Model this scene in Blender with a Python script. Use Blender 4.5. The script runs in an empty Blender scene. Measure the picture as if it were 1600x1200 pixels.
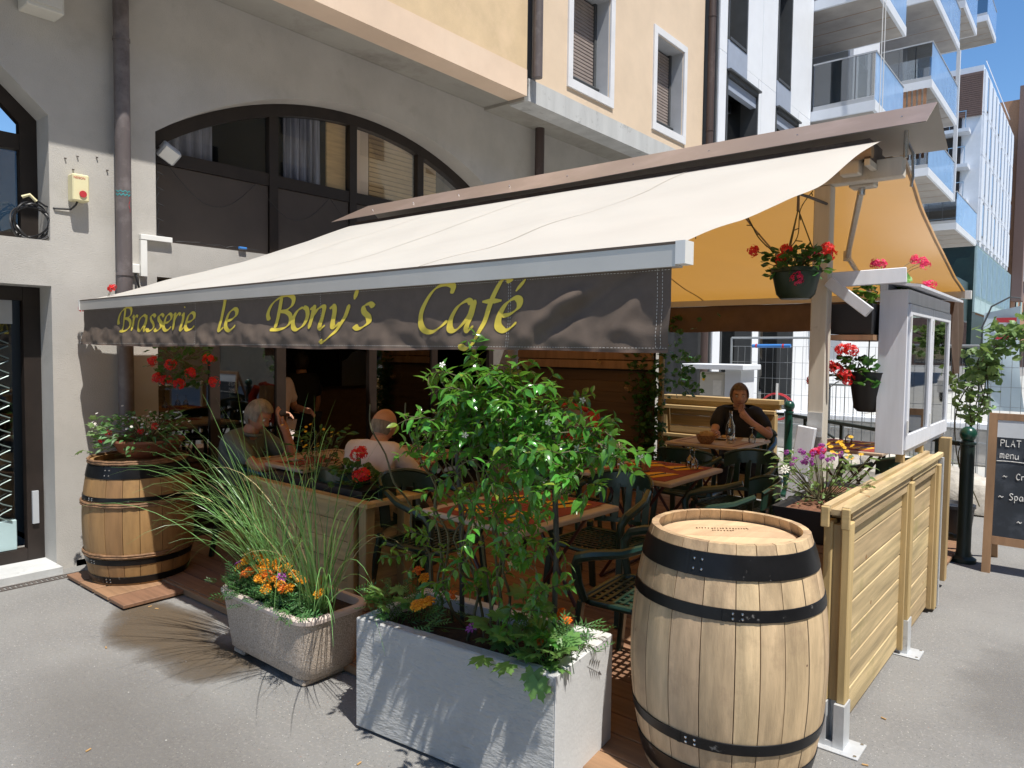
import bpy, bmesh, math, random
from mathutils import Vector, Matrix, Euler, noise
S = bpy.context.scene
COL = S.collection
PI = math.pi
rad = math.radians

# ---------------------------------------------------------------- camera
def cam_matrix(yaw, pitch, roll):
    y, p, r = rad(yaw), rad(pitch), rad(roll)
    f = Vector((-math.sin(y)*math.cos(p), math.cos(y)*math.cos(p), -math.sin(p)))
    rt = Vector((math.cos(y), math.sin(y), 0)); up = rt.cross(f)
    r2 = rt*math.cos(r)+up*math.sin(r); u2 = -rt*math.sin(r)+up*math.cos(r)
    m = Matrix((r2, u2, -f)).transposed().to_4x4()
    m.translation = Vector((0, 0, 1.64))
    return m
cd = bpy.data.cameras.new('camera'); cam = bpy.data.objects.new('camera', cd); COL.objects.link(cam)
cam.matrix_world = cam_matrix(39.493, 2.776, .667)
cd.sensor_width = 36; cd.lens = 1121.04/1600*36; cd.clip_start = .05; cd.clip_end = 600
S.camera = cam
# ---------------------------------------------------------------- sky, sun, exposure
TO_SUN = Vector((.45, -.13, 1)).normalized()
W = bpy.data.worlds.new("World"); S.world = W; W.use_nodes = True
nt = W.node_tree
sky = nt.nodes.new('ShaderNodeTexSky'); sky.sky_type = 'NISHITA'; sky.sun_disc = False
sky.sun_elevation = math.asin(TO_SUN.z); sky.sun_rotation = math.atan2(TO_SUN.x, TO_SUN.y)
sky.air_density = 1.0; sky.dust_density = .1; sky.ozone_density = 4
bg = nt.nodes['Background']; bg.inputs[1].default_value = .13
hs = nt.nodes.new('ShaderNodeHueSaturation'); hs.inputs['Saturation'].default_value = 1.15; nt.links.new(sky.outputs[0], hs.inputs['Color']); nt.links.new(hs.outputs[0], bg.inputs[0])
sd = bpy.data.lights.new('sun', 'SUN'); sd.energy = 5.0; sd.angle = rad(.55); sd.color = (1, .955, .875)
sun = bpy.data.objects.new('sun', sd); COL.objects.link(sun)
sun.rotation_euler = TO_SUN.to_track_quat('Z', 'Y').to_euler(); sun.location = (3, 0, 12)
S.view_settings.view_transform = 'Standard'; S.view_settings.look = 'None'
S.view_settings.exposure = .35; S.view_settings.gamma = 1

# ---------------------------------------------------------------- materials
MATS = {}
def mat(name, col, rough=.8, var=.12, vs=6., stretch=(1, 1, 1), bump=0., bs=60., bstretch=None, col2=None, rnd=0., island=0.,
        metal=0., spec=.5, trans=None, transw=0., speck=None, coat=0., wear=None, sharp=.5, seed=0., tex='Object'):
    """procedural material: two-scale noise colour, optional grain, per-object and per-island variation, bump"""
    m = bpy.data.materials.new(name); m.use_nodes = True; MATS[name] = m
    N = m.node_tree.nodes; L = m.node_tree.links
    b = N['Principled BSDF']; out = N['Material Output']
    tc = N.new('ShaderNodeTexCoord'); oi = N.new('ShaderNodeObjectInfo')
    off = N.new('ShaderNodeVectorMath'); off.operation = 'MULTIPLY_ADD'
    L.new(oi.outputs['Random'], off.inputs[0]); off.inputs[1].default_value = (31, 17, 23) if rnd or seed else (0, 0, 0)
    L.new(tc.outputs[tex], off.inputs[2])
    mp = N.new('ShaderNodeMapping'); mp.inputs['Scale'].default_value = stretch; L.new(off.outputs[0], mp.inputs[0])
    n1 = N.new('ShaderNodeTexNoise'); n1.inputs['Scale'].default_value = vs; n1.inputs['Detail'].default_value = 6; n1.inputs['Roughness'].default_value = .62
    L.new(mp.outputs[0], n1.inputs[0])
    c2 = col2 or tuple(max(0, c*(1-2.2*var)) for c in col)
    c1 = col if col2 else tuple(min(1, c*(1+var*1.2)) for c in col)
    rp = N.new('ShaderNodeValToRGB'); rp.color_ramp.elements[0].position = .5-sharp*.5; rp.color_ramp.elements[1].position = .5+sharp*.45
    rp.color_ramp.elements[0].color = (*c2, 1); rp.color_ramp.elements[1].color = (*c1, 1)
    L.new(n1.outputs[0], rp.inputs[0]); colout = rp.outputs[0]
    def hsv(src, amt, colin):
        mr = N.new('ShaderNodeMapRange'); mr.inputs[3].default_value = 1-amt; mr.inputs[4].default_value = 1+amt
        L.new(src, mr.inputs[0])
        h = N.new('ShaderNodeHueSaturation'); L.new(mr.outputs[0], h.inputs['Value']); L.new(colin, h.inputs['Color'])
        mr2 = N.new('ShaderNodeMapRange'); mr2.inputs[3].default_value = .5-amt*.04; mr2.inputs[4].default_value = .5+amt*.04
        L.new(src, mr2.inputs[0]); L.new(mr2.outputs[0], h.inputs['Hue'])
        return h.outputs[0]
    if rnd: colout = hsv(oi.outputs['Random'], rnd, colout)
    if island:
        ge = N.new('ShaderNodeNewGeometry'); colout = hsv(ge.outputs['Random Per Island'], island, colout)
    for sp in (speck or []):   # (colour, scale, threshold)
        v = N.new('ShaderNodeTexVoronoi'); v.inputs['Scale'].default_value = sp[1]; L.new(tc.outputs[tex], v.inputs[0])
        lt = N.new('ShaderNodeMath'); lt.operation = 'LESS_THAN'; lt.inputs[1].default_value = sp[2]; L.new(v.outputs['Distance'], lt.inputs[0])
        mx = N.new('ShaderNodeMix'); mx.data_type = 'RGBA'; L.new(lt.outputs[0], mx.inputs[0]); L.new(colout, mx.inputs[6]); mx.inputs[7].default_value = (*sp[0], 1)
        colout = mx.outputs[2]
    if wear:   # (colour, scale, threshold) blotches
        n3 = N.new('ShaderNodeTexNoise'); n3.inputs['Scale'].default_value = wear[1]; n3.inputs['Detail'].default_value = 8; n3.inputs['Roughness'].default_value = .7
        L.new(off.outputs[0], n3.inputs[0])
        mr = N.new('ShaderNodeMapRange'); mr.inputs[1].default_value = wear[2]; mr.inputs[2].default_value = wear[2]+(wear[3] if len(wear) > 3 else .12)
        L.new(n3.outputs[0], mr.inputs[0])
        mx = N.new('ShaderNodeMix'); mx.data_type = 'RGBA'; L.new(mr.outputs[0], mx.inputs[0]); L.new(colout, mx.inputs[6]); mx.inputs[7].default_value = (*wear[0], 1)
        colout = mx.outputs[2]
    L.new(colout, b.inputs['Base Color'])
    b.inputs['Roughness'].default_value = rough; b.inputs['Metallic'].default_value = metal
    b.inputs['Specular IOR Level'].default_value = spec
    if coat: b.inputs['Coat Weight'].default_value = coat
    if bump:
        n2 = N.new('ShaderNodeTexNoise'); n2.inputs['Scale'].default_value = bs; n2.inputs['Detail'].default_value = 7; n2.inputs['Roughness'].default_value = .65
        if bstretch:
            mp2 = N.new('ShaderNodeMapping'); mp2.inputs['Scale'].default_value = bstretch; L.new(off.outputs[0], mp2.inputs[0]); L.new(mp2.outputs[0], n2.inputs[0])
        else: L.new(off.outputs[0], n2.inputs[0])
        bp = N.new('ShaderNodeBump'); bp.inputs['Strength'].default_value = 1; bp.inputs['Distance'].default_value = bump
        L.new(n2.outputs[0], bp.inputs['Height']); L.new(bp.outputs[0], b.inputs['Normal'])
    if trans:
        t = N.new('ShaderNodeBsdfTranslucent'); t.inputs[0].default_value = (*trans, 1)
        ms = N.new('ShaderNodeMixShader'); ms.inputs[0].default_value = transw
        L.new(b.outputs[0], ms.inputs[1]); L.new(t.outputs[0], ms.inputs[2]); L.new(ms.outputs[0], out.inputs[0])
    return m
def glass(name, tint=(.8, .85, .85), mixv=.75, rough=.02, top=1.):
    m = bpy.data.materials.new(name); m.use_nodes = True; MATS[name] = m
    N = m.node_tree.nodes; L = m.node_tree.links; N.remove(N['Principled BSDF'])
    t = N.new('ShaderNodeBsdfTransparent'); t.inputs[0].default_value = (*tint, 1)
    g = N.new('ShaderNodeBsdfGlossy'); g.inputs['Roughness'].default_value = rough
    fr = N.new('ShaderNodeFresnel'); fr.inputs[0].default_value = 1.5
    mr = N.new('ShaderNodeMapRange'); mr.inputs[3].default_value = 1-mixv; mr.inputs[4].default_value = top
    L.new(fr.outputs[0], mr.inputs[0])
    ms = N.new('ShaderNodeMixShader'); L.new(mr.outputs[0], ms.inputs[0]); L.new(t.outputs[0], ms.inputs[1]); L.new(g.outputs[0], ms.inputs[2])
    L.new(ms.outputs[0], N['Material Output'].inputs[0])
    return m

# ---------------------------------------------------------------- objects, names, labels
def props(o, label=None, cat=None, group=None, kind=None):
    if label: o['label'] = label
    if cat: o['category'] = cat
    if group: o['group'] = group
    if kind: o['kind'] = kind
    return o
OFF = {}
def thing(name, label, cat, loc=(0, 0, 0), rz=0., group=None, world=False):
    """Empty at the thing's base. world=True: its parts are given in world coordinates and shifted here"""
    o = bpy.data.objects.new(name, None); COL.objects.link(o)
    o.location = loc; o.rotation_euler = (0, 0, rz); o.empty_display_size = .1
    OFF[o] = Vector(loc) if world else Vector((0, 0, 0))
    return props(o, label, cat, group)
def dup(root, loc=None, rz=None, label=None, group=None, scale=None, skip=()):
    def rec(o, par):
        c = o.copy(); COL.objects.link(c); c.parent = par
        for ch in o.children:
            if ch.name.split('.')[0] not in skip: rec(ch, c)
        return c
    r = rec(root, None)
    if loc is not None: r.location = loc
    if rz is not None: r.rotation_euler = (0, 0, rz)
    if scale: r.scale = scale if isinstance(scale, tuple) else (scale,)*3
    if label: r['label'] = label
    if group: r['group'] = group
    return r
class G:
    """geometry collector"""
    def __init__(s): s.v = []; s.f = []
    def add(s, vs, fs):
        n = len(s.v); s.v += [tuple(v) for v in vs]; s.f += [tuple(i+n for i in f) for f in fs]; return s
    def box(s, a, b, bev=0., R=None, c=None):
        """axis box from corner a to corner b, optionally bevelled and rotated by R round its centre c"""
        a = Vector(a); b = Vector(b); m = (a+b)/2; h = Vector([abs(x)/2 for x in (b-a)])
        vs = []; fs = []
        if bev <= 0:
            for x in (-1, 1):
                for y in (-1, 1):
                    for z in (-1, 1): vs.append(Vector((x*h.x, y*h.y, z*h.z)))
            fs = [(0, 1, 3, 2), (4, 6, 7, 5), (0, 4, 5, 1), (2, 3, 7, 6), (0, 2, 6, 4), (1, 5, 7, 3)]
        else:
            e = min(bev, h.x*.8, h.y*.8, h.z*.8); idx = {}
            for x in (-1, 1):
                for y in (-1, 1):
                    for z in (-1, 1):
                        for ax in range(3):
                            p = [x*(h.x-e), y*(h.y-e), z*(h.z-e)]; p[ax] = (x, y, z)[ax]*h[ax]
                            idx[(x, y, z, ax)] = len(vs); vs.append(Vector(p))
            for ax in range(3):
                u, w = (ax+1) % 3, (ax+2) % 3
                for sg in (-1, 1):
                    q = []
                    for su, sw in ((-1, -1), (1, -1), (1, 1), (-1, 1)):
                        k = [0, 0, 0]; k[ax] = sg; k[u] = su; k[w] = sw; q.append(idx[(*k, ax)])
                    fs.append(tuple(q if sg > 0 else q[::-1]))
            for ax in range(3):
                u, w = (ax+1) % 3, (ax+2) % 3
                for su in (-1, 1):
                    for sw in (-1, 1):
                        k0 = [0]*3; k1 = [0]*3; k0[ax] = -1; k1[ax] = 1; k0[u] = k1[u] = su; k0[w] = k1[w] = sw
                        q = (idx[(*k0, u)], idx[(*k1, u)], idx[(*k1, w)], idx[(*k0, w)])
                        fs.append(q if su*sw > 0 else q[::-1])
            for x in (-1, 1):
                for y in (-1, 1):
                    for z in (-1, 1):
                        q = tuple(idx[(x, y, z, ax)] for ax in range(3)); fs.append(q if x*y*z > 0 else q[::-1])
        if R is not None: vs = [R @ v for v in vs]
        o = Vector(c) if c is not None else m
        return s.add([v+o for v in vs], fs)
    def bar(s, p, q, w, h=None, bev=0., up=(0, 0, 1)):
        """rectangular bar from p to q, w across, h along 'up'"""
        p = Vector(p); q = Vector(q); h = h or w; d = q-p; L = d.length
        x = d.normalized(); u = Vector(up)
        if abs(x.dot(u)) > .98: u = Vector((0, 1, 0)) if abs(x.y) < .9 else Vector((1, 0, 0))
        y = u.cross(x).normalized(); z = x.cross(y)
        R = Matrix((x, y, z)).transposed()
        return s.box((-L/2, -w/2, -h/2), (L/2, w/2, h/2), bev, R, (p+q)/2)
    def tube(s, pts, r, n=8, caps=True, closed=False):
        pts = [Vector(p) for p in pts]; k = len(pts)
        rs = r if isinstance(r, (list, tuple)) else [r]*k
        vs = []; fs = []; prev = None
        for i, p in enumerate(pts):
            if closed: t = pts[(i+1) % k]-pts[i-1]
            else: t = (pts[min(i+1, k-1)]-pts[max(i-1, 0)])
            t = t.normalized() if t.length > 1e-9 else Vector((0, 0, 1))
            if prev is None:
                a = Vector((0, 0, 1)) if abs(t.z) < .9 else Vector((1, 0, 0)); u = t.cross(a).normalized()
            else: u = (prev-t*prev.dot(t)); u = u.normalized() if u.length > 1e-6 else t.orthogonal().normalized()
            prev = u; w = t.cross(u)
            for j in range(n):
                a = 2*PI*j/n; vs.append(p+(u*math.cos(a)+w*math.sin(a))*rs[i])
        kk = k if closed else k-1
        for i in range(kk):
            for j in range(n):
                a, b = i*n+j, i*n+(j+1) % n; c, d = ((i+1) % k)*n+(j+1) % n, ((i+1) % k)*n+j
                fs.append((a, b, c, d))
        if caps and not closed: fs.append(tuple(range(n))[::-1]); fs.append(tuple((k-1)*n+j for j in range(n)))
        return s.add(vs, fs)
    def cyl(s, p, q, r, r2=None, n=16): return s.tube([p, q], [r, r if r2 is None else r2], n)
    def lathe(s, prof, n=24, c=(0, 0, 0), a0=0., a1=2*PI, cap0=False, cap1=False):
        full = abs(a1-a0-2*PI) < 1e-6; m = n if full else n+1; k = len(prof); vs = []; fs = []
        for i in range(m):
            a = a0+(a1-a0)*i/n
            for r, z in prof: vs.append((c[0]+r*math.cos(a), c[1]+r*math.sin(a), c[2]+z))
        for i in range(n):
            i2 = (i+1) % m
            for j in range(k-1): fs.append((i*k+j, i2*k+j, i2*k+j+1, i*k+j+1))
        if cap0: fs.append(tuple(i*k for i in range(m))[::-1])
        if cap1: fs.append(tuple(i*k+k-1 for i in range(m)))
        return s.add(vs, fs)
    def grid(s, fn, nu, nv):
        vs = [fn(i/nu, j/nv) for j in range(nv+1) for i in range(nu+1)]
        fs = [(j*(nu+1)+i, j*(nu+1)+i+1, (j+1)*(nu+1)+i+1, (j+1)*(nu+1)+i) for j in range(nv) for i in range(nu)]
        return s.add(vs, fs)
    def prism(s, poly, a, b, fn=lambda u, v, w: (u, v, w)):
        """polygon (u,v) extruded from w=a to w=b, mapped by fn"""
        n = len(poly); vs = [fn(u, v, a) for u, v in poly]+[fn(u, v, b) for u, v in poly]
        fs = [tuple(range(n))[::-1], tuple(range(n, 2*n))]+[(i, (i+1) % n, (i+1) % n+n, i+n) for i in range(n)]
        return s.add(vs, fs)
    def ball(s, c, r, n=10, sc=(1, 1, 1)):
        m = max(4, n//2); prof = [(math.sin(PI*j/m), -math.cos(PI*j/m)) for j in range(m+1)]
        g = G(); g.lathe(prof[1:-1], n, cap0=True, cap1=True)
        return s.add([(c[0]+v[0]*r*sc[0], c[1]+v[1]*r*sc[1], c[2]+v[2]*r*sc[2]) for v in g.v], g.f)
    def mesh(s, name):
        me = bpy.data.meshes.new(name); me.from_pydata(s.v, [], s.f); me.update(); return me
    def build(s, name, m, parent=None, smooth=False, **kw):
        if not s.v: return None
        if parent is not None:
            r = parent
            while r.parent is not None: r = r.parent
            o3 = OFF.get(r, None)
            if o3 is not None and o3.length > 0: s.v = [(v[0]-o3.x, v[1]-o3.y, v[2]-o3.z) for v in s.v]
        me = s.mesh(name)
        bm = bmesh.new(); bm.from_mesh(me); bmesh.ops.recalc_face_normals(bm, faces=bm.faces); bm.to_mesh(me); bm.free()
        me.materials.append(MATS[m] if isinstance(m, str) else m)
        if smooth:
            me.polygons.foreach_set('use_smooth', [True]*len(me.polygons))
            try: me.set_sharp_from_angle(angle=rad(40))
            except Exception: pass
        o = bpy.data.objects.new(name, me); COL.objects.link(o)
        if parent is not None: o.parent = parent
        return props(o, **kw)
def inst(src_or_me, name, parent, M4=None):
    me = src_or_me.data if hasattr(src_or_me, 'data') else src_or_me
    o = bpy.data.objects.new(name, me); COL.objects.link(o)
    if parent is not None: o.parent = parent
    if M4 is not None: o.matrix_local = M4
    return o
def B(name, m, a, b, parent=None, bev=0., **kw): return G().box(a, b, bev).build(name, m, parent, **kw)
def tmesh(g, m, name='mesh', smooth=True):
    me = g.mesh(name); bm = bmesh.new(); bm.from_mesh(me); bmesh.ops.recalc_face_normals(bm, faces=bm.faces); bm.to_mesh(me); bm.free()
    me.materials.append(MATS[m])
    if smooth: me.polygons.foreach_set('use_smooth', [True]*len(me.polygons))
    return me
def frame_of(d, up=(0, 0, 1), roll=0.):
    x = Vector(d).normalized(); u = Vector(up)
    if abs(x.dot(u)) > .97: u = Vector((1, 0, 0))
    y = u.cross(x).normalized(); z = x.cross(y)
    R = Matrix((x, y, z)).transposed()
    return R @ Matrix.Rotation(roll, 3, 'X')
R_ = random.Random

# ---------------------------------------------------------------- palette
mat('asphalt', (.275, .27, .26), .9, .08, 1.3, bump=.009, bs=130, col2=(.205, .20, .195), wear=((.30, .29, .275), 60, .52, .1), speck=[((.5, .49, .46), 38, .10), ((.10, .10, .10), 55, .12), ((.33, .2, .16), 17, .05)])
mat('road', (.42, .42, .40), .9, .06, .8, bump=.003, bs=120)
mat('kerbstone', (.45, .44, .42), .85, .12, 5, bump=.003, bs=90)
mat('render_grey', (.48, .46, .43), .92, .07, 1.6, bump=.0035, bs=110, rnd=0, wear=((.36, .34, .31), 2.2, .54, .3), speck=[((.28, .27, .26), 23, .035), ((.2, .19, .18), 5.5, .012)])
mat('concrete', (.36, .345, .31), .9, .1, 1.1, stretch=(1, .5, 1), bump=.003, bs=60, wear=((.22, .2, .175), 1.3, .5, .25))
mat('concrete_pale', (.52, .53, .53), .88, .1, 3, stretch=(1, 1, .15), bump=.002, bs=70, wear=((.25, .25, .25), 5, .58, .15))
mat('render_peach', (.70, .53, .33), .92, .06, 3, bump=.004, bs=130, wear=((.8, .6, .4), .9, .52, .2))
mat('render_salmon', (.76, .59, .45), .92, .05, 1.5, bump=.002, bs=100, wear=((.8, .64, .5), 1.1, .5, .3))
mat('render_cream', (.73, .58, .43), .92, .04, 2, bump=.004, bs=130)
mat('trim_white', (.72, .73, .76), .8, .04, 4, bump=.001, bs=80)
mat('brown_metal', (.075, .05, .045), .55, .2, 3, stretch=(1, 1, .2), wear=((.2, .16, .14), 3, .55, .3))
mat('pipe_paint', (.12, .10, .10), .5, .18, 5, stretch=(1, 1, .15), wear=((.20, .175, .175), 3.5, .5, .2))
mat('dark_frame', (.022, .015, .012), .5, .2, 6)
mat('dark_panel', (.075, .06, .052), .7, .08, 3)
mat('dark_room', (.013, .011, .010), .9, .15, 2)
mat('shutter_slat', (.30, .25, .23), .6, .08, 6)
mat('reflected_wood', (.62, .40, .18), .7, .12, 3, stretch=(1, 1, 14))  # wood tone of the facade reflection painted behind the arched panes
mat('curtain', (.3, .3, .36), .9, .2, 6, stretch=(1, 5, .4))
mat('panel_white', (.80, .83, .88), .45, .02, 3)
mat('panel_blue', (.35, .4, .5), .5, .05, 3)
mat('grey_frame', (.075, .08, .085), .5, .1, 4)
mat('grey_light', (.45, .47, .5), .6, .06, 3)
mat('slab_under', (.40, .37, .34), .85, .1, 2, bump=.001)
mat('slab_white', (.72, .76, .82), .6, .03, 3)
mat('brick_brown', (.20, .13, .11), .85, .15, 20)
mat('brick_orange', (.38, .2, .11), .85, .12, 10)
mat('teal_dark', (.008, .03, .028), .4, .2, 2)
mat('teal_pale', (.42, .56, .58), .5, .06, 2)
mat('deck_wood', (.27, .15, .085), .65, .18, 3, stretch=(.35, 8, 8), bump=.0012, bs=30, bstretch=(2, 60, 10), rnd=.16, wear=((.2, .15, .11), 4, .6, .2))
mat('pine_y', (.56, .425, .235), .7, .26, 2.6, stretch=(5, .45, 9), bump=.0012, bs=20, bstretch=(20, 2, 60), rnd=.14, wear=((.36, .3, .12), 3, .56, .2), speck=[((.26, .13, .04), 5.0, .06)])
mat('pine_x', (.53, .38, .18), .7, .2, 2.2, stretch=(.45, 5, 9), bump=.0012, bs=20, bstretch=(2, 20, 60), rnd=.14, wear=((.36, .3, .13), 3, .56, .2))
mat('pine_z', (.50, .36, .17), .7, .2, 2.2, stretch=(5, 5, .45), bump=.0012, bs=20, bstretch=(30, 30, 2), rnd=.1)
mat('screen_wood', (.12, .07, .035), .7, .15, 2.2, stretch=(.45, 5, 9), rnd=.15)
mat('galv', (.62, .64, .66), .45, .1, 9, metal=.35, bump=.0006, bs=40, wear=((.45, .46, .47), 9, .55, .1))
mat('white_wood', (.70, .72, .78), .6, .05, 5, stretch=(4, 4, .5), bump=.0008, bs=30, bstretch=(40, 40, 3), wear=((.5, .51, .53), 6, .66, .1))
mat('cream_wood', (.62, .575, .5), .65, .08, 4, stretch=(4, 4, .4), wear=((.4, .36, .3), 5, .6, .1))
mat('awning_cloth', (.715, .695, .645), .85, .03, 1.5, stretch=(1, 1, 1), bump=.0009, bs=9, bstretch=(1.5, 14, 14), trans=(.60, .29, .04), transw=.36)
mat('awning_seam', (.40, .28, .18), .9, .1, 8)
mat('valance_cloth', (.125, .094, .074), .75, .06, 20, bump=.0005, bs=260, spec=.35)
mat('curtain_brown', (.13, .085, .065), .8, .08, 12)
mat('letter_gold', (.72, .56, .07), .6, .08, 6)
mat('stitch', (.5, .47, .43), .8, .2, 60)
mat('hood_brown', (.27, .20, .165), .38, .06, 1.2, metal=.25, wear=((.36, .27, .245), 1.2, .5, .25))
mat('hood_under', (.42, .40, .37), .6, .06, 2)
mat('bar_grey', (.60, .57, .53), .4, .04, 3, metal=.3)
mat('white_plastic', (.78, .78, .76), .45, .03, 5)
mat('cream_plastic', (.74, .68, .42), .5, .04, 6)
mat('red_plastic', (.5, .04, .05), .4, .05, 5)
mat('black_rubber', (.022, .022, .025), .4, .1, 9)
mat('oak', (.545, .395, .24), .62, .26, 3.2, stretch=(4, 4, .5), bump=.0016, bs=30, bstretch=(6, 6, .6), rnd=.15, wear=((.25, .165, .105), 2.6, .50, .24), speck=[((.17, .10, .06), 5.5, .035)])
mat('oak_head', (.60, .43, .27), .6, .12, 3, stretch=(6, .6, 4), bump=.0008, bs=22, rnd=.1, speck=[((.3, .17, .07), 5, .05)])
mat('oak_orange', (.31, .175, .07), .6, .17, 4, stretch=(4, 4, .6), bump=.001, bs=26, rnd=.12, wear=((.2, .11, .05), 4, .56, .2))
mat('hoop', (.008, .008, .009), .36, .2, 14, spec=.25, wear=((.15, .145, .14), 19, .635, .05))
mat('rust_band', (.22, .12, .06), .75, .3, 25, bump=.003, bs=50)
mat('burn', (.14, .085, .045), .8, .1, 9)
mat('planter_grey', (.50, .50, .49), .9, .05, 2, bump=.022, bs=20, bstretch=(1, 2, 2.6), wear=((.33, .33, .335), 2.5, .55, .3))
mat('planter_smooth', (.58, .585, .59), .9, .06, 3, bump=.0016, bs=60, speck=[((.25, .24, .23), 10, .025)])
mat('planter_beige', (.52, .43, .35), .92, .25, 150, bump=.006, bs=130, speck=[((.62, .56, .5), 75, .22), ((.30, .22, .17), 60, .16)])
mat('planter_rim', (.60, .5, .45), .85, .06, 9, bump=.001, bs=60)
mat('soil', (.035, .022, .015), .95, .3, 30, bump=.01, bs=40)
mat('soil_red', (.2, .09, .05), .95, .3, 40, bump=.01, bs=60)
mat('terracotta', (.24, .09, .05), .8, .12, 8)
mat('pot_green', (.012, .03, .018), .4, .1, 6)
mat('pot_black', (.02, .021, .025), .5, .1, 6)
mat('leaf_jasmine', (.085, .27, .04), .2, .2, 5, island=.35, rnd=.3, trans=(.22, .5, .05), transw=.3, spec=.6)
mat('leaf_young', (.22, .30, .045), .3, .2, 5, island=.3, rnd=.3, trans=(.5, .6, .08), transw=.35)
mat('leaf_dark', (.035, .10, .028), .4, .2, 5, island=.4, rnd=.3, trans=(.12, .3, .04), transw=.25)
mat('leaf_marigold', (.08, .20, .06), .5, .2, 8, island=.35, trans=(.15, .35, .06), transw=.25)
mat('leaf_geranium', (.16, .34, .09), .45, .15, 8, island=.3, rnd=.2, trans=(.25, .5, .08), transw=.3)
mat('leaf_pale', (.17, .27, .10), .5, .15, 8, island=.35, trans=(.3, .45, .12), transw=.3)
mat('grass_blade', (.17, .36, .12), .3, .15, 8, rnd=.35, trans=(.25, .42, .1), transw=.3)
mat('grass_dry', (.42, .36, .17), .6, .15, 8, rnd=.3)
mat('stem', (.10, .09, .04), .7, .2, 9)
mat('trellis_pole', (.035, .04, .035), .5, .2, 12)
mat('petal_orange', (.95, .36, .012), .6, .2, 60, island=.25, trans=(1, .35, .02), transw=.25)
mat('petal_deep', (.85, .19, .01), .6, .2, 60, island=.25, trans=(1, .2, .02), transw=.2)
mat('petal_red', (.75, .02, .02), .55, .15, 60, island=.2, trans=(.9, .03, .03), transw=.3)
mat('petal_pink', (.85, .04, .17), .55, .15, 60, island=.2, trans=(.95, .06, .2), transw=.3)
mat('petal_purple', (.42, .08, .42), .6, .2, 60, island=.4, trans=(.6, .15, .6), transw=.3)
mat('petal_white', (.8, .78, .72), .6, .05, 20)
mat('petal_wilt', (.45, .3, .16), .7, .2, 20)
mat('petal_yellow', (.85, .5, .02), .6, .1, 20)
mat('chair_green', (.010, .035, .024), .33, .1, 6, spec=.6, coat=.15)
mat('bollard_green', (.006, .055, .035), .3, .1, 6, coat=.3)
mat('bollard_dark', (.008, .02, .016), .45, .1, 6)
mat('table_top', (.50, .385, .29), .45, .1, 5, bump=.0004, bs=60)
mat('table_band', (.20, .065, .04), .5, .1, 9)
mat('table_leg', (.07, .018, .014), .4, .1, 6)
mat('mat_red', (.25, .035, .02), .75, .1, 9)
mat('napkin', (.80, .42, .02), .8, .06, 9)
mat('steel', (.6, .6, .6), .25, .05, 9, metal=1)
mat('wicker', (.35, .17, .07), .8, .3, 60, bump=.003, bs=120)
mat('bread', (.6, .38, .16), .8, .2, 12)
mat('skin', (.46, .225, .145), .5, .12, 14, wear=((.42, .17, .11), 9, .55, .3))
mat('skin_tan', (.50, .27, .18), .5, .12, 14)
mat('skin_ruddy', (.50, .26, .18), .48, .12, 14)
mat('lip', (.30, .09, .075), .5, .1, 9)
mat('eye_white', (.6, .58, .55), .3, .02, 5)
mat('eye_dark', (.03, .02, .015), .2, .1, 5)
mat('hair_grey', (.25, .22, .19), .75, .3, 40, stretch=(1, 1, .3), bump=.003, bs=90)
mat('hair_brown', (.13, .085, .05), .7, .3, 40, stretch=(1, 1, .3), bump=.003, bs=90)
mat('hair_black', (.02, .016, .014), .6, .3, 40, bump=.003, bs=90)
mat('shirt_pink', (.70, .60, .57), .85, .08, 5, bump=.006, bs=11)
mat('shirt_black', (.012, .012, .015), .85, .1, 5, bump=.006, bs=11)
mat('shirt_greyblue', (.12, .15, .15), .85, .1, 6, bump=.006, bs=11)
mat('trouser_dark', (.02, .022, .03), .85, .1, 5, bump=.004, bs=12)
mat('jacket_red', (.48, .035, .02), .7, .1, 6, bump=.012, bs=9)
mat('jacket_beige', (.33, .25, .18), .8, .1, 6, bump=.008, bs=9)
mat('chalk', (.7, .7, .68), .9, .25, 60)
mat('board_slate', (.03, .038, .05), .6, .2, 2.5, wear=((.10, .115, .14), 2.5, .5, .3))
mat('board_paper', (.62, .66, .70), .7, .04, 4)
mat('frame_wood', (.34, .2, .11), .6, .15, 3, stretch=(4, 4, .5), rnd=.1)
mat('mesh_wire', (.33, .36, .38), .45, .05, 5, metal=.4)
mat('lattice_green', (.15, .2, .19), .4, .08, 8, metal=.3)
mat('blue_plastic', (.05, .22, .6), .4, .05, 5)
mat('cabinet_beige', (.62, .60, .54), .6, .03, 3)
mat('stone', (.5, .47, .42), .9, .2, 4, bump=.02, bs=9, wear=((.3, .27, .23), 3, .5, .2))
mat('flag_cloth', (.5, .6, .66), .7, .05, 3, trans=(.5, .6, .65), transw=.3)
mat('paint_teal', (.05, .3, .32), .6, .1, 5)
mat('drain_metal', (.13, .11, .10), .6, .2, 9, metal=.3)
mat('litter', (.5, .3, .12), .8, .2, 9)
glass('pane', (.55, .58, .60), .9)
glass('pane_dark', (.30, .32, .34), .8)
glass('pane_blue', (.55, .74, .98), .72)
mat('pane_blue', (.42, .63, .95), .12, .08, 3); _b = MATS['pane_blue'].node_tree.nodes['Principled BSDF']; _b.inputs['Alpha'].default_value = .62
glass('pane_clear', (.93, .95, .95), .97, top=.45)
glass('glassware', (.90, .92, .92), .85)
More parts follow.
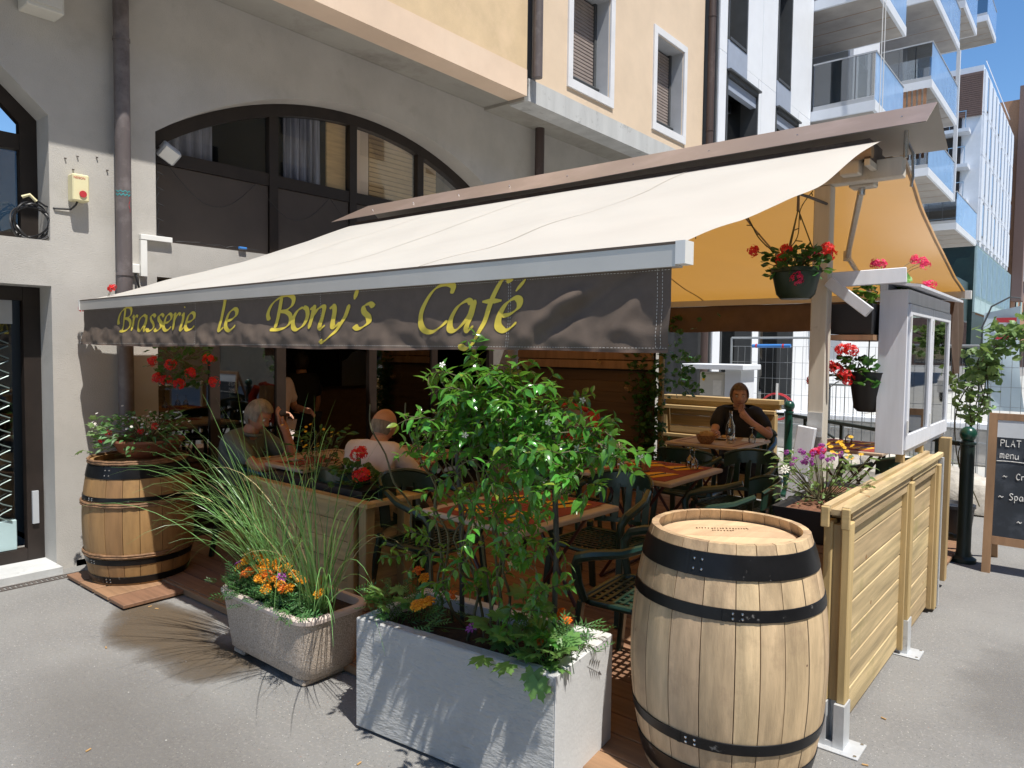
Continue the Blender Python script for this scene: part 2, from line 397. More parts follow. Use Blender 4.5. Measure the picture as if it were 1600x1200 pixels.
# ================================================================ SETTING
B('ground', 'asphalt', (-60, -30, -.6), (60, 140, 0), kind='structure')
B('road', 'road', (-4.9, 8.75, .0), (30, 138, .004), kind='structure')
kb = props(bpy.data.objects.new('kerb', None), kind='structure'); COL.objects.link(kb)
for i in range(9):
    B('kerbstone', 'kerbstone', (-4.8+i*.8, 8.6, -.05), (-4.01+i*.8, 8.74, .05), kb, bev=.012)
# water and soil stain on the asphalt: a thin irregular film of its own
mat('stain', (.17, .125, .085), .6, .3, 7, wear=((.10, .075, .05), 5, .5, .25))
def blotch(cx, cy, rx, ry, seed, z=.0015, n=60):
    g = G(); vs = [(cx, cy, z)]
    for i in range(n):
        a = 2*PI*i/n; k = 1+.38*noise.noise(Vector((math.cos(a)*1.6+seed, math.sin(a)*1.6, seed)))+.16*noise.noise(Vector((math.cos(a)*6, math.sin(a)*6, seed)))
        vs.append((cx+rx*k*math.cos(a), cy+ry*k*math.sin(a), z))
    g.add(vs, [(0, i+1, (i+1) % n+1) for i in range(n)]); return g
# soft film material: stain fades out at noise-driven edges
def film(name, col, scale, lo, hi, cx, cy, rx, ry, amax=.35):
    m = bpy.data.materials.new(name); m.use_nodes = True; MATS[name] = m
    N = m.node_tree.nodes; L = m.node_tree.links; b = N['Principled BSDF']; b.inputs['Base Color'].default_value = (*col, 1); b.inputs['Roughness'].default_value = .85
    tc = N.new('ShaderNodeTexCoord'); n = N.new('ShaderNodeTexNoise'); n.inputs['Scale'].default_value = scale; n.inputs['Detail'].default_value = 7
    L.new(tc.outputs['Object'], n.inputs[0])
    mp = N.new('ShaderNodeMapping'); mp.inputs['Location'].default_value = (-cx/rx, -cy/ry, 0); mp.inputs['Scale'].default_value = (1/rx, 1/ry, 0)
    L.new(tc.outputs['Object'], mp.inputs[0])
    ln = N.new('ShaderNodeVectorMath'); ln.operation = 'LENGTH'; L.new(mp.outputs[0], ln.inputs[0])
    ma = N.new('ShaderNodeMath'); ma.operation = 'MULTIPLY_ADD'; ma.inputs[1].default_value = 1.3; L.new(n.outputs[0], ma.inputs[0]); L.new(ln.outputs['Value'], ma.inputs[2])
    mr = N.new('ShaderNodeMapRange'); mr.inputs[1].default_value = lo; mr.inputs[2].default_value = hi; mr.inputs[3].default_value = amax; mr.inputs[4].default_value = 0
    L.new(ma.outputs[0], mr.inputs[0]); L.new(mr.outputs[0], b.inputs['Alpha'])
film('stain_film', (.13, .095, .06), 2.2, 1.15, 1.6, -4.0, 1.86, .85, .30, .6)
st = B('water_stain', 'stain_film', (-5.4, 1.3, .001), (-2.9, 2.3, .0025), kind='structure')
film('stain_film2', (.19, .175, .16), 1.1, 1.05, 1.75, -2.6, 1.2, 1.6, .45, .16)
B('oil_stain', 'stain_film2', (-4.5, .4, .001), (-.6, 1.9, .0022), kind='structure')
film('stain_film3', (.2, .19, .18), 3.0, 1.0, 1.5, -.30, 4.2, .35, .9, .16)
B('oil_stain', 'stain_film3', (-.74, 2.9, .001), (.3, 5.6, .0022), kind='structure')

# ---------------------------------------------------------------- terrace deck (boards laid along X)
deck = props(bpy.data.objects.new('deck', None), kind='structure'); COL.objects.link(deck)
OFF[deck] = Vector((0, 0, 0))
r = R_(5)
DX0, DX1, DY0, DY1 = -5.78, -.86, 2.24, 7.42
B('joist_frame', 'screen_wood', (DX0+.02, DY0+.02, .004), (DX1-.02, DY1-.02, .026), deck)
y = DY0; i = 0
while y < DY1-.05:
    cuts = [DX0, DX0+1.25+.62*(i % 2)+r.uniform(-.05, .05), DX0+3.1+.5*(i % 2)+r.uniform(-.05, .05), DX1]
    for a, b_ in zip(cuts, cuts[1:]):
        dz = r.uniform(-.001, .001)
        B('deck_board', 'deck_wood', (a+.003, y, .028+dz), (b_-.003, y+.139, .05+dz), deck, bev=.003)
    y += .146; i += 1
B('edge_board', 'deck_wood', (DX0, DY0-.024, .004), (DX1, DY0-.002, .047), deck, bev=.003)
# boards that carry the two barrels
t = thing('wooden_pallet', 'reddish wooden boards on the asphalt under the flower barrel at the left wall', 'pallet', (-5.1, 2.2, 0), world=True)
for k in range(4): B('pallet_board', 'deck_wood', (-5.52+k*.235, 1.84, .012), (-5.30+k*.235, 2.62 if k < 2 else 2.23, .036), t, bev=.003)
t = thing('wooden_pallet', 'loose brown boards on the asphalt under the big pale wine barrel', 'pallet', (-1.1, 2.6, 0), world=True)
for k in range(3): B('pallet_board', 'deck_wood', (-1.5, 2.22+k*.2, .004), (-.78, 2.40+k*.2, .022), t, bev=.003)

# ================================================================ CAFE BUILDING
bld = thing('cafe_building', 'grey rendered cafe building with arched windows and a peach and cream upper storey jutting out', 'building', (-5.8, 2, 0), world=True)
XW = -5.8
def wallprism(poly, m, name='wall', x0=XW, x1=XW-.35, par=bld): # polygon in (y,z)
    return G().prism(poly, x0, x1, lambda u, v, w: (w, u, v)).build(name, m, par)
wallprism([(1.87, 0), (2.61, 0), (2.61, 4.5), (1.87, 4.5)], 'render_grey', 'pier')
wallprism([(-2, 2.05), (1.87, 2.05), (1.87, 2.37), (-2, 2.37)], 'render_grey', 'wall')
wallprism([(1.87, 3.25), (1.87, 4.5), (-2, 4.5), (-2, 3.98), (.7, 3.95), (1.15, 3.78), (1.59, 3.51)], 'render_grey', 'wall')
wallprism([(-2, -.02), (1.87, -.02), (1.87, .05), (-2, .05)], 'concrete_pale', 'door_sill', XW+.12, XW-.4)
# arch
CY, CR, CZ = 4.78, 3.67, .35
def arcz(y, R=CR, cz=CZ): return cz+math.sqrt(max(R*R-(y-CY)**2, 0))
n = 36; ys = [2.61+(6.95-2.61)*i/n for i in range(n+1)]
g = G()
for i in range(n):
    a, b_ = ys[i], ys[i+1]
    g.prism([(a, arcz(a)), (b_, arcz(b_)), (b_, 4.5), (a, 4.5)], XW, XW-.35, lambda u, v, w: (w, u, v))
bm = bmesh.new(); me = g.mesh('x'); bm.from_mesh(me); bmesh.ops.remove_doubles(bm, verts=bm.verts, dist=1e-5)
# drop the inner faces between neighbouring strips
cent = {}
for f in bm.faces:
    c = f.calc_center_median(); k = (round(c.x, 4), round(c.y, 4), round(c.z, 4)); cent.setdefault(k, []).append(f)
kill = [f for fs in cent.values() if len(fs) > 1 for f in fs]
bmesh.ops.delete(bm, geom=kill, context='FACES_ONLY')
g = G(); g.v = [tuple(v.co) for v in bm.verts]; bm.verts.index_update(); g.f = [tuple(v.index for v in f.verts) for f in bm.faces]; bm.free()
g.build('wall', 'render_grey', bld)
wallprism([(6.95, 0), (11, 0), (11, 4.5), (6.95, 4.5)], 'render_grey', 'wall')
wallprism([(2.61, 2.18), (6.95, 2.18), (6.95, 2.46), (2.61, 2.46)], 'render_grey', 'wall')
# arched window
aw = thing  # (keeps names short below)
XF = -6.06
def arc_ring(y0, y1, r0, r1, x0, x1, n=40):
    g = G()
    vs = []; 
    for i in range(n+1):
        y = y0+(y1-y0)*i/n
        for R in (r0, r1):
            z = max(CZ+math.sqrt(max(R*R-(y-CY)**2, 0)), 2.46)
            vs += [(x0, y, z), (x1, y, z)]
    fs = []
    for i in range(n):
        o = i*4
        fs += [(o, o+4, o+6, o+2), (o+1, o+3, o+7, o+5), (o, o+1, o+5, o+4), (o+2, o+6, o+7, o+3)]
    fs += [(0, 2, 3, 1), (n*4, n*4+1, n*4+3, n*4+2)]
    return g.add(vs, fs)
wf = arc_ring(2.612, 6.948, CR-.002, CR-.11, XF+.03, XF-.05).build('arched_window', 'dark_frame', bld)
for yy in (2.68, 3.80, 4.72, 5.66, 6.88):
    B('mullion', 'dark_frame', (XF-.04, yy-.045, 2.46), (XF+.024, yy+.045, arcz(yy)-.1), wf)
B('transom', 'dark_frame', (XF-.04, 2.612, 3.13), (XF+.015, 6.948, 3.24), wf)
for a, b_ in ((2.73, 3.75), (3.85, 4.67), (4.77, 5.61), (5.71, 6.83)):
    B('panel', 'dark_panel', (XF-.03, a, 2.47), (XF+.005, b_, 3.128), wf, bev=.004)
    nn = 10; pts = [(a+(b_-a)*i/nn, arcz(a+(b_-a)*i/nn)-.08) for i in range(nn+1)]
    g = G(); g.add([(XF-.012, y, 3.242) for y, z in pts]+[(XF-.012, y, z) for y, z in pts], [(i, i+1, nn+2+i, nn+1+i) for i in range(nn)])
    g.build('pane', 'pane_clear', wf)
# behind the arched panes: curtains, plus slats that paint in a reflected sunlit facade
g = G(); g.grid(lambda u, v: (-6.15-.03*math.sin(u*34)-.012*math.sin(u*81+v), 3.98+u*.42, 3.2+v*.8), 50, 2); g.build('curtain', 'curtain', wf)
g = G(); g.grid(lambda u, v: (-6.15-.02*math.sin(u*30), 2.75+u*.5, 3.2+v*.7), 40, 2); g.build('curtain', 'curtain', wf)
B('reflected_strip', 'render_salmon', (-6.14, 4.765, 3.24), (-6.12, 4.98, 4.0), wf); B('reflected_strip', 'reflected_wood', (-6.14, 4.45, 3.24), (-6.12, 4.68, 3.98), wf)  # pale and wood-coloured strips of the same painted-in reflection
g = G()
for k in range(16): g.box((-6.14, 4.99, 3.22+k*.05), (-6.12, 5.61, 3.262+k*.05))
g.build('reflected_slats', 'reflected_wood', wf)
g = G()
for k in range(16): g.box((-6.14, 5.71, 3.22+k*.05), (-6.12, 5.98, 3.262+k*.05))
g.build('reflected_slats', 'reflected_wood', wf)
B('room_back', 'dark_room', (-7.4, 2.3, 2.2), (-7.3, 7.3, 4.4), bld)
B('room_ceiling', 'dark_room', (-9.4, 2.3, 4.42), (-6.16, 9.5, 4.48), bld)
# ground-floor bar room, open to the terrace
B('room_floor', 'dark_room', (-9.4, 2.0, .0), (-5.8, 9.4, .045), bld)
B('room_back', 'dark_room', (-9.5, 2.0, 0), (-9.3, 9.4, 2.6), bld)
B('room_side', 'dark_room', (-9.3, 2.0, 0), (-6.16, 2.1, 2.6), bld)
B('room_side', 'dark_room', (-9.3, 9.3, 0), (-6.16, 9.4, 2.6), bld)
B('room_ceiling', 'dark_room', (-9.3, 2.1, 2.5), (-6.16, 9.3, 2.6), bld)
sf = B('shop_front', 'dark_frame', (XF-.04, 2.612, 2.08), (XF+.03, 6.948, 2.178), bld)
for yy, w in ((2.65, .035), (3.21, .045), (3.87, .05), (4.98, .05), (5.9, .045), (6.9, .04)):
    B('post', 'dark_frame', (XF-.03, yy-w, .046), (XF+.025, yy+w, 2.078), sf)
for a, b_ in ((2.69, 3.16), (3.26, 3.815), (5.035, 5.85)):
    B('rail', 'dark_frame', (XF-.02, a, .047), (XF+.02, b_, .2), sf)
    B('pane', 'pane_dark', (XF-.004, a, .202), (XF+.004, b_, 2.076), sf)
for k, (a, b_) in enumerate(((7.02, 7.72), (7.80, 8.5))):   # pale scalloped panels on the far bar wall
    pts = [(a, 1.0), (b_, 1.0), (b_, 1.42), (b_-.1, 1.46), (b_-.2, 1.56), ((a+b_)/2, 1.6), (a+.2, 1.56), (a+.1, 1.46), (a, 1.42)]
    f = G().prism([(a-.05, .95), (b_+.05, .95), (b_+.05, 1.7), (a-.05, 1.7)], -9.3, -9.27, lambda u, v, w: (w, u, v)).build('wall_panel', 'dark_frame', bld)
    G().prism(pts, -9.27, -9.262, lambda u, v, w: (w, u, v)).build('inset', 'grey_light', f)
B('bar_counter', 'screen_wood', (-8.2, 5.2, .05), (-7.6, 8.4, 1.1), bld, bev=.02)
# shop window at the left edge
f = G().box((XF-.04, 1.76, .05), (XF+.03, 1.868, 2.048)).build('shop_window', 'dark_frame', bld)
B('rail', 'dark_frame', (XF-.04, -1.0, 1.95), (XF+.03, 1.758, 2.048), f); B('rail', 'dark_frame', (XF-.04, -1, .052), (XF+.03, 1.758, .14), f)
B('lock_box', 'grey_light', (XF+.031, 1.79, .32), (XF+.05, 1.83, .56), f)
B('kick_panel', 'teal_pale', (XF-.02, -1, .142), (XF+.01, 1.70, .36), f, bev=.004)
B('pane', 'pane', (XF-.03, -1, .362), (XF-.022, 1.70, 1.948), f)
B('glass_backing', 'grey_frame', (XF-.06, -1, .3), (XF-.05, 1.7, 2.0), f); B('shutter_box', 'grey_light', (XF-.02, -1, 1.78), (XF+.005, 1.70, 1.948), f)  # grey sheet added behind the pane to lighten the dark glass
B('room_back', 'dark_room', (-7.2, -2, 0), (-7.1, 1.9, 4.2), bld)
g = G()
for k in range(13):
    z0 = .40+k*.107
    for sg in (1, -1):
        pts = [(XF+.012+.003*sg, -.2+i*.055, z0+sg*(.047*math.cos(i*.055/.21*PI))) for i in range(35)]
        g.tube(pts, .005, 5)
lat = g.build('lattice_grille', 'lattice_green', f, smooth=True)
f = wallprism([(1.868, 2.372), (1.868, 3.25), (1.60, 3.50), (1.15, 3.77), (1.15, 3.69), (1.53, 3.45), (1.76, 3.21), (1.76, 2.372)], 'dark_frame', 'upper_window', XF+.03, XF-.04)
B('transom', 'dark_frame', (XF-.04, -1, 3.02), (XF+.028, 1.758, 3.13), f); B('rail', 'dark_frame', (XF-.04, -1, 2.372), (XF+.028, 1.758, 2.43), f)
B('pane', 'pane_dark', (XF-.03, -1, 2.432), (XF-.022, 1.758, 3.018), f); B('pane', 'pane_dark', (XF-.03, -1, 3.132), (XF-.022, 1.62, 3.9), f)
# overhanging upper storey
def wallgrid(x0, x1, y0, y1, z0, z1, holes, m, name, par):
    Y = sorted({y0, y1, *[h[0] for h in holes], *[h[1] for h in holes]}); Z = sorted({z0, z1, *[h[2] for h in holes], *[h[3] for h in holes]})
    g = G()
    for a, b_ in zip(Y, Y[1:]):
        run = None
        for c, d in zip(Z, Z[1:]):
            my, mz = (a+b_)/2, (c+d)/2
            if any(h[0] < my < h[1] and h[2] < mz < h[3] for h in holes):
                if run: g.box((x0, a, run[0]), (x1, b_, run[1])); run = None
            else: run = (run[0], d) if run else (c, d)
        if run: g.box((x0, a, run[0]), (x1, b_, run[1]))
    return g.build(name, m, par)
B('soffit', 'concrete', (-9, -3, 4.502), (-5.16, 6.455, 4.56), bld)
B('soffit', 'concrete', (-9, 6.46, 4.47), (-5.20, 11.0, 4.56), bld)
B('fascia', 'render_salmon', (-5.42, -3, 4.50), (-5.15, 6.455, 4.79), bld)
B('upper_wall', 'render_peach', (-5.42, -3, 4.793), (-5.155, 6.455, 10), bld)
B('fascia', 'concrete_pale', (-5.42, 6.47, 4.45), (-5.14, 7.2, 4.70), bld)
B('fascia', 'concrete_pale', (-5.42, 7.206, 4.45), (-5.143, 11.0, 4.70), bld)
WIN = [(7.32, 8.17, 4.94, 6.2), (9.43, 10.28, 4.94, 6.2), (7.32, 8.17, 7.36, 8.6), (9.43, 10.28, 7.36, 8.6)]
wallgrid(-5.40, -5.15, 6.60, 11.0, 4.702, 10, WIN, 'render_cream', 'upper_wall', bld)
B('joint', 'grey_frame', (-5.42, 6.457, 4.703), (-5.20, 6.60, 10), bld)
for (a, b_, c, d) in WIN:
    g = G()
    for q in (((-5.15, a-.1, c-.11), (-5.125, b_+.1, c-.002)), ((-5.15, a-.1, d+.002), (-5.125, b_+.1, d+.1)), ((-5.15, a-.1, c), (-5.125, a-.002, d)), ((-5.15, b_+.002, c), (-5.125, b_+.1, d))): g.box(*q)
    f = g.build('window', 'trim_white', bld)
    g = G(); g.box((-5.40, a, c), (-5.16, a+.012, d)).box((-5.40, b_-.012, c), (-5.16, b_, d)).box((-5.40, a+.012, d-.012), (-5.16, b_-.012, d)).box((-5.40, a+.012, c), (-5.16, b_-.012, c+.012))
    g.build('reveal', 'grey_light', f)
    g = G(); k = 0
    while c+.14+k*.045 < d-.05: g.box((-5.39, a+.03, c+.14+k*.045), (-5.362, b_-.03, c+.178+k*.045), .006); k += 1
    g.build('shutter', 'shutter_slat', f)
    g = G(); g.box((-5.385, a+.012, c+.012), (-5.35, a+.03, d-.012)).box((-5.385, b_-.06, c+.012), (-5.34, b_-.012, d-.012)); g.build('guide', 'grey_frame', f)
    G().tube([(-5.30, a+.012, c+.13), (-5.30, b_-.012, c+.13)], .018, 8).build('guard_rail', 'grey_frame', f, smooth=True)
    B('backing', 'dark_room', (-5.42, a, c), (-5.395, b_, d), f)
# downpipes
def pipe(x, y, z0, z1, r, m='pipe_paint', coll=()):
    p = G().tube([(x, y, z0), (x, y, z1)], r, 20).build('downpipe', m, bld, smooth=True)
    for z in coll: G().tube([(x, y, z-.012), (x, y, z+.012)], r+.006, 20).build('collar', m, p, smooth=True)
    return p
pipe(-5.72, 2.335, 0, 4.5, .054, coll=(2.17, 1.1, 3.9))
pipe(-5.06, 6.53, 4.702, 10, .055)
pipe(-5.70, 7.42, 2.5, 4.47, .06, 'brown_metal', ())
pipe(-5.06, 11.08, 0, 10, .06, 'brown_metal', (5.2, 7))
# graffiti dabs on the downpipe
def dab(pts, m, w):
    g = G()
    for p, q in zip(pts, pts[1:]):
        a0, z0 = p; a1, z1 = q; R = .0552
        P = lambda a, z: (-5.72+R*math.cos(a), 2.335+R*math.sin(a), z)
        g.add([P(a0, z0-w), P(a1, z1-w), P(a1, z1+w), P(a0, z0+w)], [(0, 1, 2, 3)])
    return g
g = dab([(-1.5+i*.16, 2.755+.008*math.sin(i*2.1)) for i in range(14)], None, .005); g.add(*(lambda q: (q.v, q.f))(dab([(-1.5+i*.16, 2.78+.006*math.sin(i*1.7)) for i in range(14)], None, .004))); g.build('paint_mark', 'paint_teal', bld)
g = dab([(.4+.12*math.sin(i), 2.74-i*.012) for i in range(10)], None, .006); g.build('paint_mark', 'red_plastic', bld)

# ---------------------------------------------------------------- things fixed on the wall
t = thing('alarm_box', 'cream electric switch box with a round red lens on the grey wall', 'switch box', (-5.8, 2.03, 2.66), world=True)
B('case', 'cream_plastic', (-5.798, 1.985, 2.665), (-5.70, 2.095, 2.855), t, bev=.008)
G().cyl((-5.70, 2.05, 2.715), (-5.692, 2.05, 2.715), .024, n=20).build('lens', 'red_plastic', t)
tx = bpy.data.curves.new('label_text', 'FONT'); tx.body = 'NEISON'; tx.size = .03; tx.extrude = .0004
to = bpy.data.objects.new('label_text', tx); dg = bpy.context.evaluated_depsgraph_get(); me = bpy.data.meshes.new_from_object(to); bpy.data.objects.remove(to)
me.materials.append(MATS['red_plastic']); o = inst(me, 'label_text', t); o.matrix_local = Matrix.Translation(Vector((.1015, -.04, .16))) @ Euler((PI/2, 0, PI/2)).to_matrix().to_4x4() @ Matrix.Scale(.72, 4)
t = thing('cable_coil', 'coiled black electric cable hanging at the edge of the upper left window', 'cable', (-5.9, 1.8, 2.4), world=True)
g = G(); r = R_(3)
for k in range(5):
    R1 = .115+r.uniform(-.02, .012); cy, cz = 1.78+r.uniform(-.02, .02), 2.50+r.uniform(-.02, .01); tl = r.uniform(-.3, .3)
    g.tube([(-5.88+.05*math.sin(a*2+k)+tl*.1*math.cos(a), cy+R1*math.cos(a), cz+R1*1.1*math.sin(a)) for a in [2*PI*i/28 for i in range(28)]], .0065, 6, closed=True)
g.tube([(-5.88, 1.72, 2.62), (-5.86, 1.78, 2.67), (-5.86, 1.86, 2.62), (-5.79, 1.9, 2.60), (-5.785, 2.0, 2.61), (-5.75, 2.02, 2.64), (-5.75, 2.03, 2.664)], .007, 6)
g.build('loop', 'black_rubber', t, smooth=True)
g = G(); g.tube([(-5.86, 1.72, 2.66), (-5.84, 1.76, 2.68), (-5.84, 1.80, 2.64)], .012, 6); g.build('tie', 'cream_plastic', t)
t = thing('wall_cabinet', 'small beige meter cabinet high on the grey wall at the top left corner', 'cabinet', (-5.8, 1.8, 3.9), world=True)
B('case', 'cabinet_beige', (-5.798, 1.70, 3.90), (-5.62, 1.925, 4.12), t, bev=.006); B('flap', 'cabinet_beige', (-5.619, 1.715, 3.93), (-5.612, 1.91, 4.05), t); B('latch', 'drain_metal', (-5.611, 1.84, 4.02), (-5.605, 1.855, 4.035), t)
t = thing('floodlight', 'small square white floodlight mounted in the left corner of the arched window', 'lamp', (-5.95, 2.66, 3.2), world=True)
R = Matrix.Rotation(rad(-28), 3, 'X') @ Matrix.Rotation(rad(35), 3, 'Y')
G().box((-.05, -.075, -.06), (.05, .075, .06), .01, R, (-5.9, 2.76, 3.19)).build('case', 'grey_light', t)
G().box((-.003, -.06, -.05), (.003, .06, .05), 0, R, Vector((-5.9, 2.76, 3.19))+R @ Vector((.055, 0, 0))).build('lens', 'white_plastic', t)
g = G().bar((-5.95, 2.612, 3.22), (-5.92, 2.7, 3.22), .02); g.build('bracket', 'dark_frame', t)
t = thing('cable_trunking', 'white plastic cable trunking bent down the wall below the arched window', 'trunking', (-5.8, 2.5, 2.2), world=True)
B('duct', 'white_plastic', (-5.799, 2.475, 2.17), (-5.765, 2.525, 2.452), t, bev=.003); B('duct', 'white_plastic', (-5.799, 2.475, 2.454), (-5.762, 2.72, 2.495), t, bev=.003)
B('junction_box', 'white_plastic', (-5.799, 2.41, 2.19), (-5.76, 2.465, 2.26), t, bev=.004)
G().tube([(-5.78, 2.44, 2.19), (-5.76, 2.44, 2.15), (-5.77, 2.46, 2.08)], .009, 6).build('plug_lead', 'black_rubber', t, smooth=True)
t = thing('string_lights', 'loops of thin wire with dead bulbs hung along the arched window sill', 'string lights', (-5.85, 3.5, 2.47), world=True)
g = G(); r = R_(8)
p = [(-5.80-.03*r.random(), 2.6+i*.06, 2.475+.02*r.random()) for i in range(16)]; g.tube(p, .0035, 4)
p = [(-5.795, 2.62+.012*math.sin(i*2), 3.0-i*.04) for i in range(13)]; g.tube(p, .003, 4)
for i in range(0, 13, 3): g.tube([p[i], (-5.78, 2.66, p[i][2]-.02)], .003, 4)
for k in range(5):
    y0 = 2.8+k*.8; g.tube([(-6.0, y0+.8*j/10, 3.12-.28*math.sin(PI*j/10)) for j in range(11)], .003, 4)
g.build('wire', 'black_rubber', t)
G().box((-5.80, 3.30, 2.475), (-5.77, 3.37, 2.495), .004).build('bulb', 'blue_plastic', t)
r = R_(12)
g = G()
for yy, zz in ((1.97, 2.97), (2.02, 2.9), (2.05, 3.0), (2.18, 3.02), (2.25, 2.94)): g.cyl((-5.80, yy, zz), (-5.785, yy+.005, zz-.004), .005, n=6)
t = thing('wall_plug', 'tiny old screws and holes left in the grey wall above the switch box', 'screws', (-5.8, 2.1, 2.95), world=True); g.build('screw', 'drain_metal', t)
t = thing('floor_drain', 'narrow rusty slotted drain channel along the wall at the lower left', 'drain', (-5.6, 1.7, 0), world=True)
for k in range(2): B('frame_rail', 'drain_metal', (-5.64+k*.075, -.5, .001), (-5.63+k*.075, 2.0, .006), t)
g = G()
for k in range(80): g.box((-5.629, -.48+k*.031, .001), (-5.566, -.463+k*.031, .005))
g.build('grate_bars', 'drain_metal', t, kind='stuff')

# ================================================================ WHITE APARTMENT BUILDING WITH BALCONIES
wb = thing('apartment_building', 'white panelled modern apartment block with glass fronted balconies beyond the cafe', 'building', (-5, 16, 0), world=True)
H1 = [(11.62, 12.25, .0, 1.0)]
hol = []
for lv in range(4):
    z = 2.35*lv
    hol += [(11.56, 12.38, 6.83+z-.0, 8.4+z), (13.85, 14.62, 6.83+z, 8.4+z)]
hol = [(11.56, 12.38, 6.80, 8.9), (13.85, 14.62, 6.80, 8.9), (11.56, 12.95, 4.2, 6.28), (13.85, 15.15, 4.2, 6.28), (11.56, 12.95, .5, 3.4), (13.3, 15.2, .5, 3.4)]
# wall panels, each sheet its own part
def panel(a, b_, c, d, x=-5.0): B('wall_panel', 'panel_white', (x-.06, a+.004, c+.004), (x, b_-.004, d-.004), wb)
for z0, z1 in ((.0, 4.18), (4.18, 6.55), (6.55, 9.2), (9.2, 12)):
    panel(11.25, 11.55, z0, z1); 
    if z0 >= 4: panel(12.96 if z1 < 7 else 12.39, 13.10, z0, z1); panel(13.10, 13.84, z0, z1); panel(15.16 if z1 < 7 else 14.63, 15.9, z0, z1)
    else: panel(12.96, 13.29, z0, z1); panel(15.21, 15.9, z0, z1)
B('core', 'grey_frame', (-9, 11.25, 0), (-5.35, 15.9, 16), wb)
B('side_wall', 'grey_frame', (-9, 11.19, 0), (-5.02, 11.245, 16), wb)
for (a, b_, c, d) in hol:
    g = G(); g.box((-5.35, a, c), (-4.99, a+.05, d)).box((-5.35, b_-.05, c), (-4.99, b_, d)).box((-5.35, a+.05, d-.06), (-4.97, b_-.05, d)).box((-5.35, a+.05, c), (-4.97, b_-.05, c+.05))
    f = g.build('window', 'grey_frame', wb)
    B('pane', 'pane_dark', (-5.31, a+.05, c+.05), (-5.30, b_-.05, d-.06), f)
    B('mullion', 'grey_light', (-5.30, a+.28, c+.05), (-5.26, a+.31, d-.06), f)
for a, b_ in ((11.56, 12.38), (13.85, 14.62)): B('spandrel', 'panel_blue', (-5.05, a, 6.30), (-4.985, b_, 6.79), wb)
for a, b_ in ((12.39, 12.95), (14.63, 15.15)): B('spandrel', 'panel_white', (-5.06, a, 6.30), (-5.0, b_, 6.55), wb)
for a, b_ in ((11.56, 12.95), (13.85, 15.15)):
    B('canopy_strip', 'grey_frame', (-5.30, a, 6.285), (-4.93, b_, 6.315), wb); B('roller_box', 'panel_blue', (-5.12, a+.05, 6.02), (-5.02, b_-.05, 6.2), wb)
B('plinth', 'grey_light', (-5.4, 11.56, 0), (-5.0, 15.2, .48), wb); B('spandrel', 'panel_white', (-5.06, 11.56, 3.42), (-5.0, 15.2, 4.17), wb)
# recessed facade behind the balconies
B('recess_wall', 'panel_white', (-9, 15.91, 0), (-6.0, 26, 16), wb)
B('recess_wall', 'panel_white', (-6.0, 19.0, 0), (-5.0, 21.5, 16), wb)
B('ground_wall', 'panel_white', (-6.0, 15.91, 0), (-5.0, 18.99, 4.2), wb); B('ground_wall', 'panel_white', (-6, 21.51, 0), (-5.0, 30, 4.2), wb)
def balcony(y0, y1, z, x0=-5.98, x1=-3.75, h=.95, rail=True, upper=True):
    s = B('balcony', 'slab_white', (x0, y0, z), (x1, y1, z+.20), wb)
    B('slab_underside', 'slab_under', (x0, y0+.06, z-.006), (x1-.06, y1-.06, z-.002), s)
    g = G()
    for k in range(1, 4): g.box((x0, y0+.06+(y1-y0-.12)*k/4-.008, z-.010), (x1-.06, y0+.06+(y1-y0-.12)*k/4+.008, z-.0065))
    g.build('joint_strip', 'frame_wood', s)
    if rail:
        B('pane', 'pane_blue', (x1-.025, y0+.03, z+.05), (x1-.012, y1-.02, z+h+.2), s); B('pane', 'pane', (-4.96, y0+.02, z+.30), (x1-.03, y0+.032, z+h+.2), s)
        B('upstand', 'grey_light', (-4.96, y0+.01, z+.202), (x1-.03, y0+.04, z+.29), s)
        B('handrail', 'grey_light', (-4.98, y0+.01, z+h+.202), (x1, y0+.05, z+h+.232), s); B('handrail', 'grey_light', (x1-.045, y0+.052, z+h+.202), (x1, y1, z+h+.225), s)
        for k in range(1, 3): B('baluster', 'grey_light', (-4.96+k*.4, y0+.034, z+.202), (-4.94+k*.4, y0+.05, z+h+.2), s)
    # windows and dark doors on the recessed wall behind
    if upper:
        for a, b_ in ((y0+.25, y0+.95), (y0+1.3, y0+2.1)):
            f = B('balcony_door', 'grey_frame', (-6.0, a, z+.22), (-5.95, b_, z+2.1), wb); B('pane', 'pane_dark', (-5.949, a+.05, z+.3), (-5.94, b_-.05, z+2.03), f)
    return s
for z in (4.25, 6.53, 8.82, 11.1, 13.4): balcony(15.91, 18.45, z)
B('partition', 'grey_light', (-5.95, 18.46, 4.2), (-4.98, 18.6, 16), wb)
B('pillar', 'grey_frame', (-5.95, 17.2, 6.73), (-5.5, 17.5, 8.8), wb)
for z in (6.33, 8.60, 10.85, 13.1): balcony(21.6, 25.7, z, x0=-5.98)
for k, z in enumerate((8.85, 6.55)): 
    g = G()
    for q in range(9): g.box((-4.9+q*.12, 21.62, z+.25 if k else z-1.9), (-4.83+q*.12, 21.66, z+1.2 if k else z-.05))
    g.build('slatted_screen', 'brick_orange', wb)
for z in (5.58, 12.4): balcony(26.4, 30.9 if z < 8 else 29, z, x0=-5.98, upper=False)
balcony(31.5, 34, 13.8, upper=False)
for z in (6.33, 8.60): B('corner_post', 'slab_white', (-3.83, 25.72, z), (-3.73, 25.84, z+2.27), wb)
g = G()
for k in range(5): g.cyl((-3.62+.05*(k % 2), 15.7, 4.0), (-3.62+.05*(k % 2), 15.7, 16), .008, n=5) if k < 2 else None
g.build('rope', 'white_plastic', wb)
